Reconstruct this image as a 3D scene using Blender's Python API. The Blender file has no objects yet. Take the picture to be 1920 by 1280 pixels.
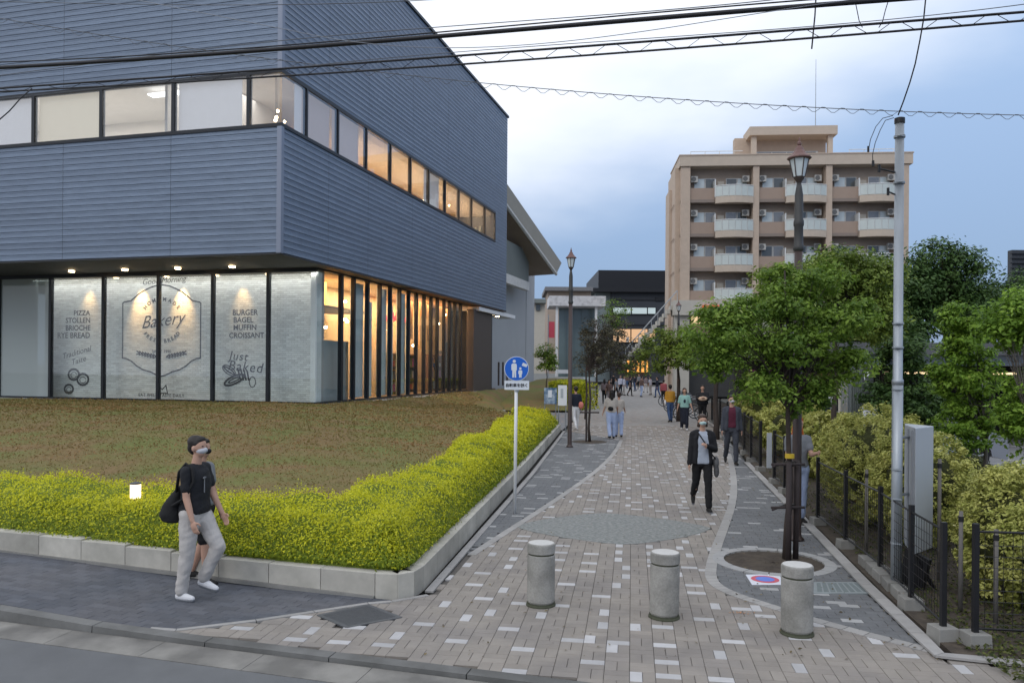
import bpy, bmesh, math, random
import numpy as np
from mathutils import Vector, Matrix, noise as mnoise
R = math.radians
random.seed(7); rng = np.random.default_rng(7)
SC = bpy.context.scene
COL = SC.collection

# ------------------------------------------------------------------ camera
CAM_H, FPX, HOR, ROLL = 2.4, 1500.0, 687.0, R(0.45)
cd = bpy.data.cameras.new('camera'); cam = bpy.data.objects.new('camera', cd); COL.objects.link(cam)
cam.matrix_world = Matrix.Translation((0, 0, CAM_H)) @ Matrix.Rotation(R(90), 4, 'X') @ Matrix.Rotation(ROLL, 4, 'Z')
cd.sensor_width = 36; cd.lens = 36*FPX/1920; cd.shift_y = 47/1920; cd.clip_start = .1; cd.clip_end = 3000
SC.camera = cam
# ------------------------------------------------------------------ sky, sun, exposure
SUN_EL, SUN_AZ = R(38), R(215)
w = bpy.data.worlds.new('World'); SC.world = w; w.use_nodes = True
nt = w.node_tree; N = nt.nodes; L = nt.links; N.clear()
def wn(t, **k):
    n = N.new(t)
    for a, b in k.items(): setattr(n, a, b)
    return n
sky = wn('ShaderNodeTexSky', sky_type='NISHITA'); sky.sun_disc = False; sky.sun_elevation = SUN_EL; sky.sun_rotation = SUN_AZ
sky.air_density = 1.3; sky.dust_density = .6; sky.ozone_density = 2.5
geo = wn('ShaderNodeTexCoord'); sep = wn('ShaderNodeSeparateXYZ'); L.new(geo.outputs['Generated'], sep.inputs[0])
def wmath(op, a, b=None, c=None):
    n = wn('ShaderNodeMath', operation=op)
    for i, v in enumerate((a, b, c)):
        if v is None: continue
        if isinstance(v, (int, float)): n.inputs[i].default_value = v
        else: L.new(v, n.inputs[i])
    return n.outputs[0]
mp = wn('ShaderNodeMapping'); mp.inputs['Scale'].default_value = (1.2, 1.2, 3.2); L.new(geo.outputs['Generated'], mp.inputs[0])
no = wn('ShaderNodeTexNoise'); no.inputs['Scale'].default_value = 1.9; no.inputs['Detail'].default_value = 5; no.inputs['Roughness'].default_value = .5
L.new(mp.outputs[0], no.inputs['Vector'])
# cloud cover: thin blue-grey band over the horizon, white cloud deck above; thicker to the left
cov = wmath('ADD', wmath('MULTIPLY', sep.outputs['Z'], 3.1), wmath('MULTIPLY', wmath('SUBTRACT', no.outputs['Fac'], .5), 1.1))
cov = wmath('ADD', cov, wmath('MULTIPLY', sep.outputs['X'], -.95))
mr = wn('ShaderNodeMapRange', interpolation_type='SMOOTHSTEP'); L.new(cov, mr.inputs['Value'])
mr.inputs['From Min'].default_value = .32; mr.inputs['From Max'].default_value = 1.15
SKY_STRENGTH = .12
tint = wn('ShaderNodeMix', data_type='RGBA', blend_type='MIX'); tint.inputs[0].default_value = .88
L.new(sky.outputs[0], tint.inputs[6])
# far rain cloud: blue grey, a little lighter with height
g = wn('ShaderNodeMix', data_type='RGBA'); L.new(wmath('MULTIPLY', sep.outputs['Z'], 3.0), g.inputs[0])
g.inputs[6].default_value = (1.5, 2.35, 4.1, 1); g.inputs[7].default_value = (3.4, 4.7, 6.9, 1)
L.new(g.outputs[2], tint.inputs[7])
cl = wn('ShaderNodeMix', data_type='RGBA'); L.new(mr.outputs[0], cl.inputs[0]); L.new(tint.outputs[2], cl.inputs[6])
cl.inputs[7].default_value = (8.0, 8.4, 9.2, 1)
bg = wn('ShaderNodeBackground'); bg.inputs['Strength'].default_value = SKY_STRENGTH; L.new(cl.outputs[2], bg.inputs['Color'])
wo = wn('ShaderNodeOutputWorld'); L.new(bg.outputs[0], wo.inputs['Surface'])
sd = bpy.data.lights.new('sun', 'SUN'); sd.energy = .5; sd.angle = R(25); sd.color = (1, .96, .9)
so = bpy.data.objects.new('sun', sd); COL.objects.link(so); so.rotation_euler = (R(90)-SUN_EL, 0, math.pi-SUN_AZ)
SC.view_settings.view_transform = 'Standard'; SC.view_settings.look = 'None'; SC.view_settings.gamma = 1
SC.view_settings.exposure = 0.12; SC.view_settings.use_curve_mapping = False
SC.cycles.use_denoising = True; SC.cycles.max_bounces = 6; SC.cycles.diffuse_bounces = 3; SC.cycles.glossy_bounces = 3
SC.cycles.transparent_max_bounces = 16; SC.cycles.transmission_bounces = 4; SC.cycles.caustics_reflective = False; SC.cycles.caustics_refractive = False
SC.cycles.sample_clamp_indirect = 4

# ------------------------------------------------------------------ measuring helpers (survey of the photo into metres)
cR, sR = math.cos(ROLL), math.sin(ROLL)
def G(px, py, z=0.0):
    a, b = (px-960)/FPX, -(py-HOR)/FPX
    D = (z-CAM_H)/(a*sR + b*cR)
    return Vector(((a*cR - b*sR)*D, D, z))
def AT(px, py, D):
    a, b = (px-960)/FPX, -(py-HOR)/FPX
    return Vector(((a*cR - b*sR)*D, D, CAM_H + (a*sR + b*cR)*D))
def proj(p):
    X, Y, Z = p[0], p[1], p[2]-CAM_H
    if Y < .2: return (-9999, -9999)
    return (960+FPX*(X*cR+Z*sR)/Y, HOR-FPX*(-X*sR+Z*cR)/Y)

# ------------------------------------------------------------------ materials
MATS = {}
def mat(name, col, rough=.7, var=.12, vscale=4.0, bump=0.0, bscale=40.0, metal=0.0, spec=.4, stretch=(1,1,1), rnd=0.0, col2=None, c2scale=1.5, c2amt=.5, emit=None, estr=0, space='pos'):
    m = bpy.data.materials.new(name); m.use_nodes = True; t = m.node_tree; n = t.nodes; l = t.links; n.clear()
    out = n.new('ShaderNodeOutputMaterial'); p = n.new('ShaderNodeBsdfPrincipled'); l.new(p.outputs[0], out.inputs[0])
    p.inputs['Roughness'].default_value = rough; p.inputs['Metallic'].default_value = metal; p.inputs['Specular IOR Level'].default_value = spec
    ge = n.new('ShaderNodeNewGeometry'); mp = n.new('ShaderNodeMapping'); mp.inputs['Scale'].default_value = stretch
    if space == 'pos': l.new(ge.outputs['Position'], mp.inputs[0])
    else:
        tc = n.new('ShaderNodeTexCoord'); l.new(tc.outputs['Object'], mp.inputs[0])
    base = None
    def mathn(op, a, b):
        q = n.new('ShaderNodeMath'); q.operation = op
        for i, v in enumerate((a, b)):
            if isinstance(v, (int, float)): q.inputs[i].default_value = v
            else: l.new(v, q.inputs[i])
        return q.outputs[0]
    na = n.new('ShaderNodeTexNoise'); na.inputs['Scale'].default_value = vscale; na.inputs['Detail'].default_value = 6; na.inputs['Roughness'].default_value = .6
    l.new(mp.outputs[0], na.inputs['Vector'])
    f = mathn('ADD', mathn('MULTIPLY', mathn('SUBTRACT', na.outputs['Fac'], .5), var*4), 1.0)
    if rnd:
        at = n.new('ShaderNodeAttribute'); at.attribute_name = 'rnd'
        f = mathn('MULTIPLY', f, mathn('ADD', mathn('MULTIPLY', mathn('SUBTRACT', at.outputs['Fac'], .5), rnd*2), 1.0))
    c = n.new('ShaderNodeMix'); c.data_type = 'RGBA'; c.inputs[6].default_value = (*col, 1); c.inputs[7].default_value = (*(col2 or col), 1)
    if col2:
        nb = n.new('ShaderNodeTexNoise'); nb.inputs['Scale'].default_value = c2scale; nb.inputs['Detail'].default_value = 4; l.new(mp.outputs[0], nb.inputs['Vector'])
        r = n.new('ShaderNodeMapRange'); r.inputs['From Min'].default_value = c2amt-.12; r.inputs['From Max'].default_value = c2amt+.12; l.new(nb.outputs['Fac'], r.inputs['Value']); l.new(r.outputs[0], c.inputs[0])
    else: c.inputs[0].default_value = 0
    v = n.new('ShaderNodeVectorMath'); v.operation = 'SCALE'; l.new(c.outputs[2], v.inputs[0]); l.new(f, v.inputs['Scale']); l.new(v.outputs[0], p.inputs['Base Color'])
    if bump:
        nb2 = n.new('ShaderNodeTexNoise'); nb2.inputs['Scale'].default_value = bscale; nb2.inputs['Detail'].default_value = 4; l.new(mp.outputs[0], nb2.inputs['Vector'])
        b = n.new('ShaderNodeBump'); b.inputs['Strength'].default_value = bump; b.inputs['Distance'].default_value = .01; l.new(nb2.outputs['Fac'], b.inputs['Height']); l.new(b.outputs[0], p.inputs['Normal'])
    if emit:
        p.inputs['Emission Color'].default_value = (*emit, 1); p.inputs['Emission Strength'].default_value = estr
    MATS[name] = m; return m
def s2l(r, g, b):
    f = lambda c: (c/255/12.92) if c/255 <= .04045 else ((c/255+.055)/1.055)**2.4
    return (f(r), f(g), f(b))
def leafmat(name, ca, cb, cc=None, trans=.25, rough=.5):
    """each leaf its own tint between ca and cb (attribute rnd), patches of cc"""
    m = bpy.data.materials.new(name); m.use_nodes = True; t = m.node_tree; n = t.nodes; l = t.links; n.clear()
    out = n.new('ShaderNodeOutputMaterial'); at = n.new('ShaderNodeAttribute'); at.attribute_name = 'rnd'
    cr = n.new('ShaderNodeValToRGB'); cr.color_ramp.elements[0].color = (*ca, 1); cr.color_ramp.elements[1].color = (*cb, 1)
    if cc: e = cr.color_ramp.elements.new(.93); e.color = (*cb, 1); cr.color_ramp.elements[2].color = (*cc, 1); cr.color_ramp.elements[2].position = .96
    l.new(at.outputs['Fac'], cr.inputs[0])
    p = n.new('ShaderNodeBsdfPrincipled'); p.inputs['Roughness'].default_value = rough; p.inputs['Specular IOR Level'].default_value = .25; l.new(cr.outputs[0], p.inputs['Base Color'])
    tr = n.new('ShaderNodeBsdfTranslucent'); l.new(cr.outputs[0], tr.inputs[0])
    mx = n.new('ShaderNodeMixShader'); mx.inputs[0].default_value = trans; l.new(p.outputs[0], mx.inputs[1]); l.new(tr.outputs[0], mx.inputs[2]); l.new(mx.outputs[0], out.inputs[0])
    MATS[name] = m; return m
def glassmat(name, tint=(.9, .95, .97), refl=.06, grazing=.7, rough=.02, body=0.0, bodycol=(.7, .8, .82)):
    m = bpy.data.materials.new(name); m.use_nodes = True; t = m.node_tree; n = t.nodes; l = t.links; n.clear()
    out = n.new('ShaderNodeOutputMaterial'); tr = n.new('ShaderNodeBsdfTransparent'); tr.inputs[0].default_value = (*tint, 1)
    gl = n.new('ShaderNodeBsdfGlossy'); gl.inputs['Roughness'].default_value = rough
    lw = n.new('ShaderNodeLayerWeight'); lw.inputs['Blend'].default_value = .25
    mr = n.new('ShaderNodeMapRange'); l.new(lw.outputs['Facing'], mr.inputs['Value']); mr.inputs['To Min'].default_value = refl; mr.inputs['To Max'].default_value = grazing; mr.inputs['From Min'].default_value = .2
    mx = n.new('ShaderNodeMixShader'); l.new(mr.outputs[0], mx.inputs[0]); l.new(tr.outputs[0], mx.inputs[1]); l.new(gl.outputs[0], mx.inputs[2])
    last = mx.outputs[0]
    if body:
        df = n.new('ShaderNodeBsdfDiffuse'); df.inputs[0].default_value = (*bodycol, 1)
        m2 = n.new('ShaderNodeMixShader'); m2.inputs[0].default_value = body; l.new(last, m2.inputs[1]); l.new(df.outputs[0], m2.inputs[2]); last = m2.outputs[0]
    l.new(last, out.inputs[0]); MATS[name] = m; return m
def emat(name, col, s):
    m = bpy.data.materials.new(name); m.use_nodes = True; t = m.node_tree; n = t.nodes; n.clear()
    out = n.new('ShaderNodeOutputMaterial'); e = n.new('ShaderNodeEmission'); e.inputs[0].default_value = (*col, 1); e.inputs[1].default_value = s
    t.links.new(e.outputs[0], out.inputs[0]); MATS[name] = m; return m

# ------------------------------------------------------------------ mesh building
LOC = {}      # root location of every thing
class MB:
    def __init__(s): s.v = []; s.f = []; s.m = []; s.r = []
    def add(s, vs, fs, mi=0, rnd=.5):
        o = len(s.v); s.v += [tuple(p) for p in vs]
        for f in fs: s.f.append(tuple(o+i for i in f)); s.m.append(mi); s.r.append(rnd)
        return s
    def box(s, c, d, rz=0, mi=0, rnd=.5, taper=1.0, rx=0):
        x, y, z = d[0]/2, d[1]/2, d[2]/2; ca, sa = math.cos(rz), math.sin(rz)
        vs = []
        for sz in (-1, 1):
            k = taper if sz > 0 else 1
            for sx, sy in ((-1, -1), (1, -1), (1, 1), (-1, 1)):
                px, py, pz = sx*x*k, sy*y*k, sz*z
                if rx: py, pz = py*math.cos(rx)-pz*math.sin(rx), py*math.sin(rx)+pz*math.cos(rx)
                vs.append((c[0]+px*ca-py*sa, c[1]+px*sa+py*ca, c[2]+pz))
        return s.add(vs, [(0, 3, 2, 1), (4, 5, 6, 7), (0, 1, 5, 4), (1, 2, 6, 5), (2, 3, 7, 6), (3, 0, 4, 7)], mi, rnd)
    def hexa(s, p, mi=0, rnd=.5):      # eight corners: bottom ring, top ring
        return s.add(p, [(0, 3, 2, 1), (4, 5, 6, 7), (0, 1, 5, 4), (1, 2, 6, 5), (2, 3, 7, 6), (3, 0, 4, 7)], mi, rnd)
    def tube(s, pts, rad, n=8, mi=0, cap=True, rnd=.5):
        pts = [Vector(p) for p in pts]; rad = rad if isinstance(rad, (list, tuple)) else [rad]*len(pts)
        rings = []; up = Vector((0, 0, 1)); prev = None
        for i, p in enumerate(pts):
            d = (pts[min(i+1, len(pts)-1)]-pts[max(i-1, 0)])
            d = d.normalized() if d.length > 1e-9 else up
            a = prev if prev is not None else (up if abs(d.z) < .9 else Vector((1, 0, 0)))
            a = (a-d*a.dot(d)); a = a.normalized() if a.length > 1e-6 else d.orthogonal().normalized(); b = d.cross(a); prev = a
            rings.append([p+(a*math.cos(2*math.pi*k/n)+b*math.sin(2*math.pi*k/n))*rad[i] for k in range(n)])
        vs = [q for r_ in rings for q in r_]; fs = []
        for i in range(len(rings)-1):
            for k in range(n): fs.append((i*n+k, i*n+(k+1) % n, (i+1)*n+(k+1) % n, (i+1)*n+k))
        if cap: fs += [tuple(range(n))[::-1], tuple((len(rings)-1)*n+k for k in range(n))]
        return s.add(vs, fs, mi, rnd)
    def lathe(s, prof, c=(0, 0, 0), n=20, mi=0, sx=1, sy=1, rz=0, rnd=.5, cap=True):
        vs = []; fs = []
        for r_, z in prof:
            for k in range(n):
                a = 2*math.pi*k/n+rz; vs.append((c[0]+r_*math.cos(a)*sx, c[1]+r_*math.sin(a)*sy, c[2]+z))
        for i in range(len(prof)-1):
            for k in range(n): fs.append((i*n+k, i*n+(k+1) % n, (i+1)*n+(k+1) % n, (i+1)*n+k))
        if cap and prof[0][0] > 1e-5: fs.append(tuple(range(n))[::-1])
        if cap and prof[-1][0] > 1e-5: fs.append(tuple((len(prof)-1)*n+k for k in range(n)))
        return s.add(vs, fs, mi, rnd)
    def ell(s, c, r_, n=14, m=8, M=None, mi=0):
        vs = []; fs = []
        for i in range(m+1):
            t = math.pi*i/m
            for k in range(n):
                a = 2*math.pi*k/n; q = Vector((math.sin(t)*math.cos(a)*r_[0], math.sin(t)*math.sin(a)*r_[1], math.cos(t)*r_[2]))
                if M: q = M @ q
                vs.append(tuple(q+Vector(c)))
        for i in range(m):
            for k in range(n): fs.append((i*n+k, (i+1)*n+k, (i+1)*n+(k+1) % n, i*n+(k+1) % n))
        return s.add(vs, fs, mi)
    def poly(s, pts, z0, z1=None, mi=0, rnd=.5):    # plan polygon -> sheet or prism
        n = len(pts)
        if z1 is None: return s.add([(p[0], p[1], z0) for p in pts], [tuple(range(n))], mi, rnd)
        return s.add([(p[0], p[1], z0) for p in pts]+[(p[0], p[1], z1) for p in pts], [tuple(range(n))[::-1], tuple(n+i for i in range(n))]+[(i, (i+1) % n, n+(i+1) % n, n+i) for i in range(n)], mi, rnd)
    def quadgrid(s, fn, nu, nv, mi=0, rnd=.5):
        vs = [fn(i/nu, j/nv) for j in range(nv+1) for i in range(nu+1)]
        return s.add(vs, [(j*(nu+1)+i, j*(nu+1)+i+1, (j+1)*(nu+1)+i+1, (j+1)*(nu+1)+i) for j in range(nv) for i in range(nu)], mi, rnd)
    def mesh(s, name, mats, off=(0, 0, 0), smooth=False):
        me = bpy.data.meshes.new(name)
        v = np.array(s.v, dtype=float).reshape(-1, 3)-np.array(off)
        me.from_pydata(v.tolist(), [], s.f)
        mats = mats if isinstance(mats, (list, tuple)) else [mats]
        for m in mats: me.materials.append(MATS[m] if isinstance(m, str) else m)
        if len(mats) > 1: me.polygons.foreach_set('material_index', s.m)
        at = me.attributes.new('rnd', 'FLOAT', 'FACE'); at.data.foreach_set('value', s.r)
        if smooth: me.polygons.foreach_set('use_smooth', [True]*len(me.polygons))
        me.update(); return me
    def build(s, name, mats, parent=None, kind=None, smooth=False, label=None, bevel=0):
        off = LOC.get(parent.name, (0, 0, 0)) if parent else (0, 0, 0)
        me = s.mesh(name, mats, off, smooth)
        if bevel:
            bm = bmesh.new(); bm.from_mesh(me)
            es = [e for e in bm.edges if len(e.link_faces) == 2 and e.calc_face_angle(0) > .5]
            bmesh.ops.bevel(bm, geom=es, offset=bevel, segments=2, affect='EDGES', profile=.5, clamp_overlap=True); bm.to_mesh(me); bm.free()
        return link(name, me, parent, kind, label)
def link(name, data, parent=None, kind=None, label=None, loc=None):
    o = bpy.data.objects.new(name, data); COL.objects.link(o)
    if parent: o.parent = parent; LOC[o.name] = LOC.get(parent.name, (0, 0, 0))
    if loc is not None: o.location = loc
    if kind: o['kind'] = kind
    if label: o['label'] = label
    return o
def tag(o, label, cat, group=None):
    o['label'] = label; o['category'] = cat
    if group: o['group'] = group
    return o
def thing(name, loc, label, cat, group=None, rz=0):
    o = bpy.data.objects.new(name, None); COL.objects.link(o); o.empty_display_size = .2
    o.location = loc; LOC[o.name] = tuple(loc); o.rotation_euler.z = rz
    return tag(o, label, cat, group)
def local_thing(name, label, cat, group=None):     # built round the origin, moved afterwards
    return thing(name, (0, 0, 0), label, cat, group)
def copy_tree(o, parent=None):
    c = o.copy(); COL.objects.link(c)
    if parent: c.parent = parent
    for ch in [x for x in o.children]: copy_tree(ch, c)
    return c
def text_mesh(txt, size, shear=0, depth=.002, align='CENTER', spacing=1.0, bold=0):
    cu = bpy.data.curves.new('lettering', 'FONT'); cu.body = txt; cu.size = size; cu.shear = shear; cu.extrude = depth; cu.align_x = align; cu.align_y = 'CENTER'; cu.space_character = spacing; cu.offset = bold; cu.resolution_u = 3
    o = bpy.data.objects.new('t', cu); COL.objects.link(o); dg = bpy.context.evaluated_depsgraph_get(); me = bpy.data.meshes.new_from_object(o.evaluated_get(dg))
    bpy.data.objects.remove(o); bpy.data.curves.remove(cu); return me
def place_text(name, txt, size, M, matn, parent, **k):
    me = text_mesh(txt, size, **k); off = Vector(LOC.get(parent.name, (0, 0, 0))) if parent else Vector()
    me.transform(Matrix.Translation(-off) @ M); me.materials.clear(); me.materials.append(MATS[matn])
    return link(name, me, parent)
def leaves(name, P, Nn, size, rnd, matn, parent=None, kind=None, aspect=.5, label=None):
    """one rhombic leaf per point, P (n,3), Nn (n,3) facing, size (n,), rnd (n,)"""
    n = len(P); Nn = Nn/np.maximum(np.linalg.norm(Nn, axis=1, keepdims=True), 1e-6)
    t = rng.normal(size=(n, 3)); t -= Nn*np.sum(t*Nn, axis=1, keepdims=True); t /= np.maximum(np.linalg.norm(t, axis=1, keepdims=True), 1e-6)
    b = np.cross(Nn, t); sz = size[:, None]
    V = np.stack([P-t*sz*.5, P+b*sz*aspect*.5+Nn*sz*.08, P+t*sz*.5, P-b*sz*aspect*.5+Nn*sz*.08], axis=1).reshape(-1, 3)
    if parent is not None: V = V-np.array(LOC.get(parent.name, (0, 0, 0)))
    me = bpy.data.meshes.new(name); me.vertices.add(4*n); me.vertices.foreach_set('co', V.ravel())
    me.loops.add(4*n); me.loops.foreach_set('vertex_index', np.arange(4*n, dtype=np.int32)); me.polygons.add(n)
    me.polygons.foreach_set('loop_start', np.arange(0, 4*n, 4, dtype=np.int32))
    at = me.attributes.new('rnd', 'FLOAT', 'FACE'); at.data.foreach_set('value', np.clip(rnd, 0, 1).astype(np.float32))
    me.materials.append(MATS[matn]); me.update(); me.validate()
    return link(name, me, parent, kind, label)
def lay(pieces, shapes, mats, name, parent, rest_name, limit=300, slope=None):
    """pieces: (shapekey, loc, rz, own) - the ones that show largest become objects sharing meshes, the rest one mesh"""
    sc = []
    for k, (key, loc, rz, own) in enumerate(pieces):
        px, py = proj(loc)
        vis = -30 < px < 1950 and -30 < py < 1310
        sc.append((-(1.0/max(loc[1], 1)**2) if vis and own is None else 1, k))
    sc.sort(); top = [k for v, k in sc[:limit] if v < 0]; ts = set(top); cache = {}
    po = Vector(LOC.get(parent.name, (0, 0, 0)))
    def shape(key):
        return shapes(key)
    for k in top:
        key, loc, rz, own = pieces[k]; vk = (key, random.randrange(7))
        if vk not in cache:
            vs, fs, mi = shape(key); b = MB(); b.add(vs, fs, 0, vk[1]/6); cache[vk] = b.mesh(name, mats[mi])
        o = link(name, cache[vk], parent, loc=Vector(loc)-po); o.rotation_euler.z = rz+(random.uniform(-.004, .004) if own is None and key[0] < 1 else 0)
        if slope: o.rotation_euler = (0, -math.atan(slope(loc[0])), rz)
    m = MB()
    for k, (key, loc, rz, own) in enumerate(pieces):
        if k in ts: continue
        if own is not None: vs, fs, mi = own
        else:
            vs, fs, mi = shape(key); ca, sa = math.cos(rz), math.sin(rz)
            vs = [(loc[0]+x*ca-y*sa, loc[1]+x*sa+y*ca, loc[2]+z) for x, y, z in vs]
        if slope: vs = [(x, y, z+(x-loc[0])*slope(loc[0])) for x, y, z in vs]
        m.add(vs, fs, mi, random.random())
    if m.v: m.build(rest_name, mats, parent, kind='stuff')

mat('asphalt', (.15, .155, .16), .85, .10, 3, .5, 260, col2=(.13, .135, .142), c2scale=.8)
mat('asphalt_light', (.21, .215, .225), .85, .08, 3, .3, 200)
mat('gutter_concrete', (.26, .25, .23), .85, .12, 6, .4, 120, col2=(.15, .145, .135), c2scale=2)
mat('kerb_concrete', (.24, .235, .22), .85, .15, 5, .3, 90, rnd=.12)
mat('road_kerb', (.165, .165, .16), .85, .18, 4, .4, 90, rnd=.12, col2=(.12, .12, .115), c2scale=2.5)
mat('granite_block', (.50, .478, .425), .75, .10, 10, .3, 160, rnd=.16, col2=(.40, .385, .34), c2scale=1.9)
mat('joint_sand', (.12, .11, .10), .95, .15, 10)
mat('paver_brown', (.287, .259, .230), .85, .09, 5, .4, 200, rnd=.07, col2=(.235, .215, .20), c2scale=1.3, c2amt=.53)
mat('paver_white', (.46, .455, .46), .8, .09, 6, .3, 120, rnd=.13)
mat('paver_grey', (.17, .175, .18), .85, .12, 8, .5, 200, rnd=.07, col2=(.15, .155, .163), c2scale=.5)
mat('paver_pale', (.36, .36, .36), .8, .08, 8, rnd=.12)
mat('paver_slate', (.088, .096, .115), .75, .10, 7, .3, 150, rnd=.14, col2=(.11, .112, .125), c2scale=1.1)
mat('border_strip', (.34, .33, .32), .8, .1, 7, rnd=.1)
mat('pebble_grey', (.20, .215, .21), .85, .42, 22, .9, 90, col2=(.27, .275, .265), c2scale=16)
mat('soil', (.060, .048, .038), .95, .3, 12, .8, 60, col2=(.085, .068, .052), c2scale=5)
mat('bark_dark', (.055, .042, .036), .9, .25, 14, .8, 70, stretch=(1, 1, .3))
mat('bark_grey', (.13, .115, .10), .9, .25, 14, .8, 70, stretch=(1, 1, .3))
mat('stake_wood', (.045, .035, .035), .8, .2, 20, .3, 60, stretch=(1, 1, .2))
mat('old_wood', (.14, .13, .12), .9, .2, 20, .4, 60, stretch=(1, 1, .2))
mat('black_metal', (.012, .012, .014), .45, .1, 20)
mat('brown_metal', (.075, .055, .052), .5, .1, 10, metal=.2)
mat('brown_roof', (.16, .085, .075), .5, .1, 10)
mat('galvanised', (.33, .36, .39), .45, .16, 6, .15, 60, metal=.55, stretch=(1, 1, .35))
mat('white_paint', (.75, .76, .78), .4, .03, 6)
mat('lamp_glass', (.62, .68, .70), .15, .03, 3)
mat('stone_granite', (.36, .35, .325), .85, .17, 55, .7, 160, space='pos', col2=(.25, .245, .225), c2scale=4.5)
mat('stone_top', (.55, .54, .52), .8, .08, 50)
mat('moss_dark', (.07, .075, .05), .95, .2, 30)

# ================================================================== THE GROUND
XL = -60
base = MB()
# one big terrain sheet to the horizon
base.quadgrid(lambda u, v: (-900+1800*u, 62-20+v*1600 if v > 0 else 20.0, -.14), 2, 4)
mat('far_ground', (.12, .12, .11), .95, .2, .1)
ground = MB(); ground.add([(-900, -60, -.15), (900, -60, -.15), (900, 1800, -.15), (-900, 1800, -.15)], [(0, 1, 2, 3)])
ground.build('ground', 'far_ground', kind='structure')

# road line on plan (pavement kerb), from far left to far right
RD = Vector((1, -.2946)).normalized(); RN = Vector((-RD.y, RD.x))       # RN points away from the camera
K0 = Vector((-4.9, 7.72))
def rp(s, d, z=0): p = K0+RD*s+RN*d; return (p.x, p.y, z)
road = MB()
road.quadgrid(lambda u, v: rp(-70+140*u, -9+8.60*v, -.055), 40, 6); road.build('road', 'asphalt', kind='structure')
gut = MB()
for i in range(-60, 80):
    s0, s1 = i*1.0, i*1.0+.994
    gut.hexa([rp(s0, -.47, -.12), rp(s1, -.47, -.12), rp(s1, -.145, -.12), rp(s0, -.145, -.12), rp(s0, -.47, -.05), rp(s1, -.47, -.05), rp(s1, -.145, -.035), rp(s0, -.145, -.035)], 0, random.random())
g_o = gut.build('gutter', 'gutter_concrete', kind='structure')
def lift(x):      # height of the left pavement above the crossing
    t = min(max((-2.7-x)/3.6, 0), 1); return .1*t*t*(3-2*t)
kerb = MB(); kb = bpy.data.objects.new('road_kerb', None); COL.objects.link(kb); kb['kind'] = 'structure'; LOC['road_kerb'] = (0, 0, 0)
for i in range(-20, 30):
    s0, s1 = i*.6*2, i*.6*2+1.19
    a, b_ = rp(s0, 0), rp(s1, 0); h0, h1 = lift(a[0]), lift(b_[0])
    m = MB(); m.hexa([rp(s0, -.14, -.13), rp(s1, -.14, -.13), rp(s1, -.005, -.13), rp(s0, -.005, -.13), rp(s0, -.13, h0), rp(s1, -.13, h1), rp(s1, -.005, h1+.003), rp(s0, -.005, h0+.003)], 0, random.random())
    m.build('kerb_stone', 'road_kerb', kb)

# plan lines of the promenade
LE = [Vector((-.86, 8.38)), Vector((.60, 18.7)), Vector((2.0, 30)), Vector((5.1, 53)), Vector((11.5, 101))]       # left edge
RE = [G(1762, 1232).xy, G(1625, 1100).xy, G(1530, 1000).xy, G(1400, 868).xy, Vector((7.9, 30)), Vector((11.6, 55)), Vector((18, 101))]
def lerp_line(Lp, y):
    for a, b in zip(Lp, Lp[1:]):
        if y <= b.y or b is Lp[-1]: t = (y-a.y)/(b.y-a.y); return a.x+(b.x-a.x)*t
# light border curves inside the promenade
LB = [G(330, 1181).xy, G(480, 1163).xy, G(690, 1131).xy, G(735, 1127).xy, G(815, 1118).xy]
LC = [G(*p).xy for p in ((884, 1040), (940, 1003), (1000, 965), (1060, 925), (1105, 893), (1135, 868), (1155, 845), (1165, 825), (1168, 800), (1166, 775))]
RC = [G(*p).xy for p in ((1745, 1219), (1560, 1172), (1450, 1138), (1370, 1112), (1336, 1093), (1331, 1070), (1340, 1035), (1357, 990), (1372, 950), (1377, 915), (1374, 880), (1366, 850), (1352, 825), (1335, 800))]
def inpoly(x, y, P):
    c = False; j = len(P)-1
    for i in range(len(P)):
        if (P[i][1] > y) != (P[j][1] > y) and x < (P[j][0]-P[i][0])*(y-P[i][1])/(P[j][1]-P[i][1])+P[i][0]: c = not c
        j = i
    return c
def near_edge(x, y, P, closed=True):
    best = (9, None)
    for i in range(len(P) if closed else len(P)-1):
        a, b = P[i], P[(i+1) % len(P)]; dx, dy = b[0]-a[0], b[1]-a[1]; l2 = dx*dx+dy*dy
        t = min(max(((x-a[0])*dx+(y-a[1])*dy)/l2, 0), 1); d = math.hypot(x-a[0]-t*dx, y-a[1]-t*dy)
        if d < best[0]: best = (d, (a, b))
    return best
def clip(poly, a, b, inside):
    """keep the side of line ab on which point inside lies"""
    nx, ny = -(b[1]-a[1]), b[0]-a[0]; s = (inside[0]-a[0])*nx+(inside[1]-a[1])*ny
    if s < 0: nx, ny = -nx, -ny
    out = []
    for i in range(len(poly)):
        p, q = poly[i], poly[(i+1) % len(poly)]; dp = (p[0]-a[0])*nx+(p[1]-a[1])*ny; dq = (q[0]-a[0])*nx+(q[1]-a[1])*ny
        if dp >= 0: out.append(p)
        if (dp > 0 > dq) or (dp < 0 < dq): t = dp/(dp-dq); out.append((p[0]+(q[0]-p[0])*t, p[1]+(q[1]-p[1])*t))
    return out
SP = 33.0    # laid piece by piece up to here
kl0, kl1 = rp(1.7, 0), rp(11, 0)
sLE = [p for p in LE if p.y < SP]+[Vector((lerp_line(LE, SP), SP))]
sRE = [p for p in RE if p.y < SP]+[Vector((lerp_line(RE, SP), SP))]
kerbL = Vector(rp(2.2, 0)[:2])
brown_poly = [p.copy() for p in LB[:-1]]+[LE[0].copy()]+[LC[0].copy()]+LC[1:]+[Vector((lerp_line(LE, 28)+1.8, 28))]
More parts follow.
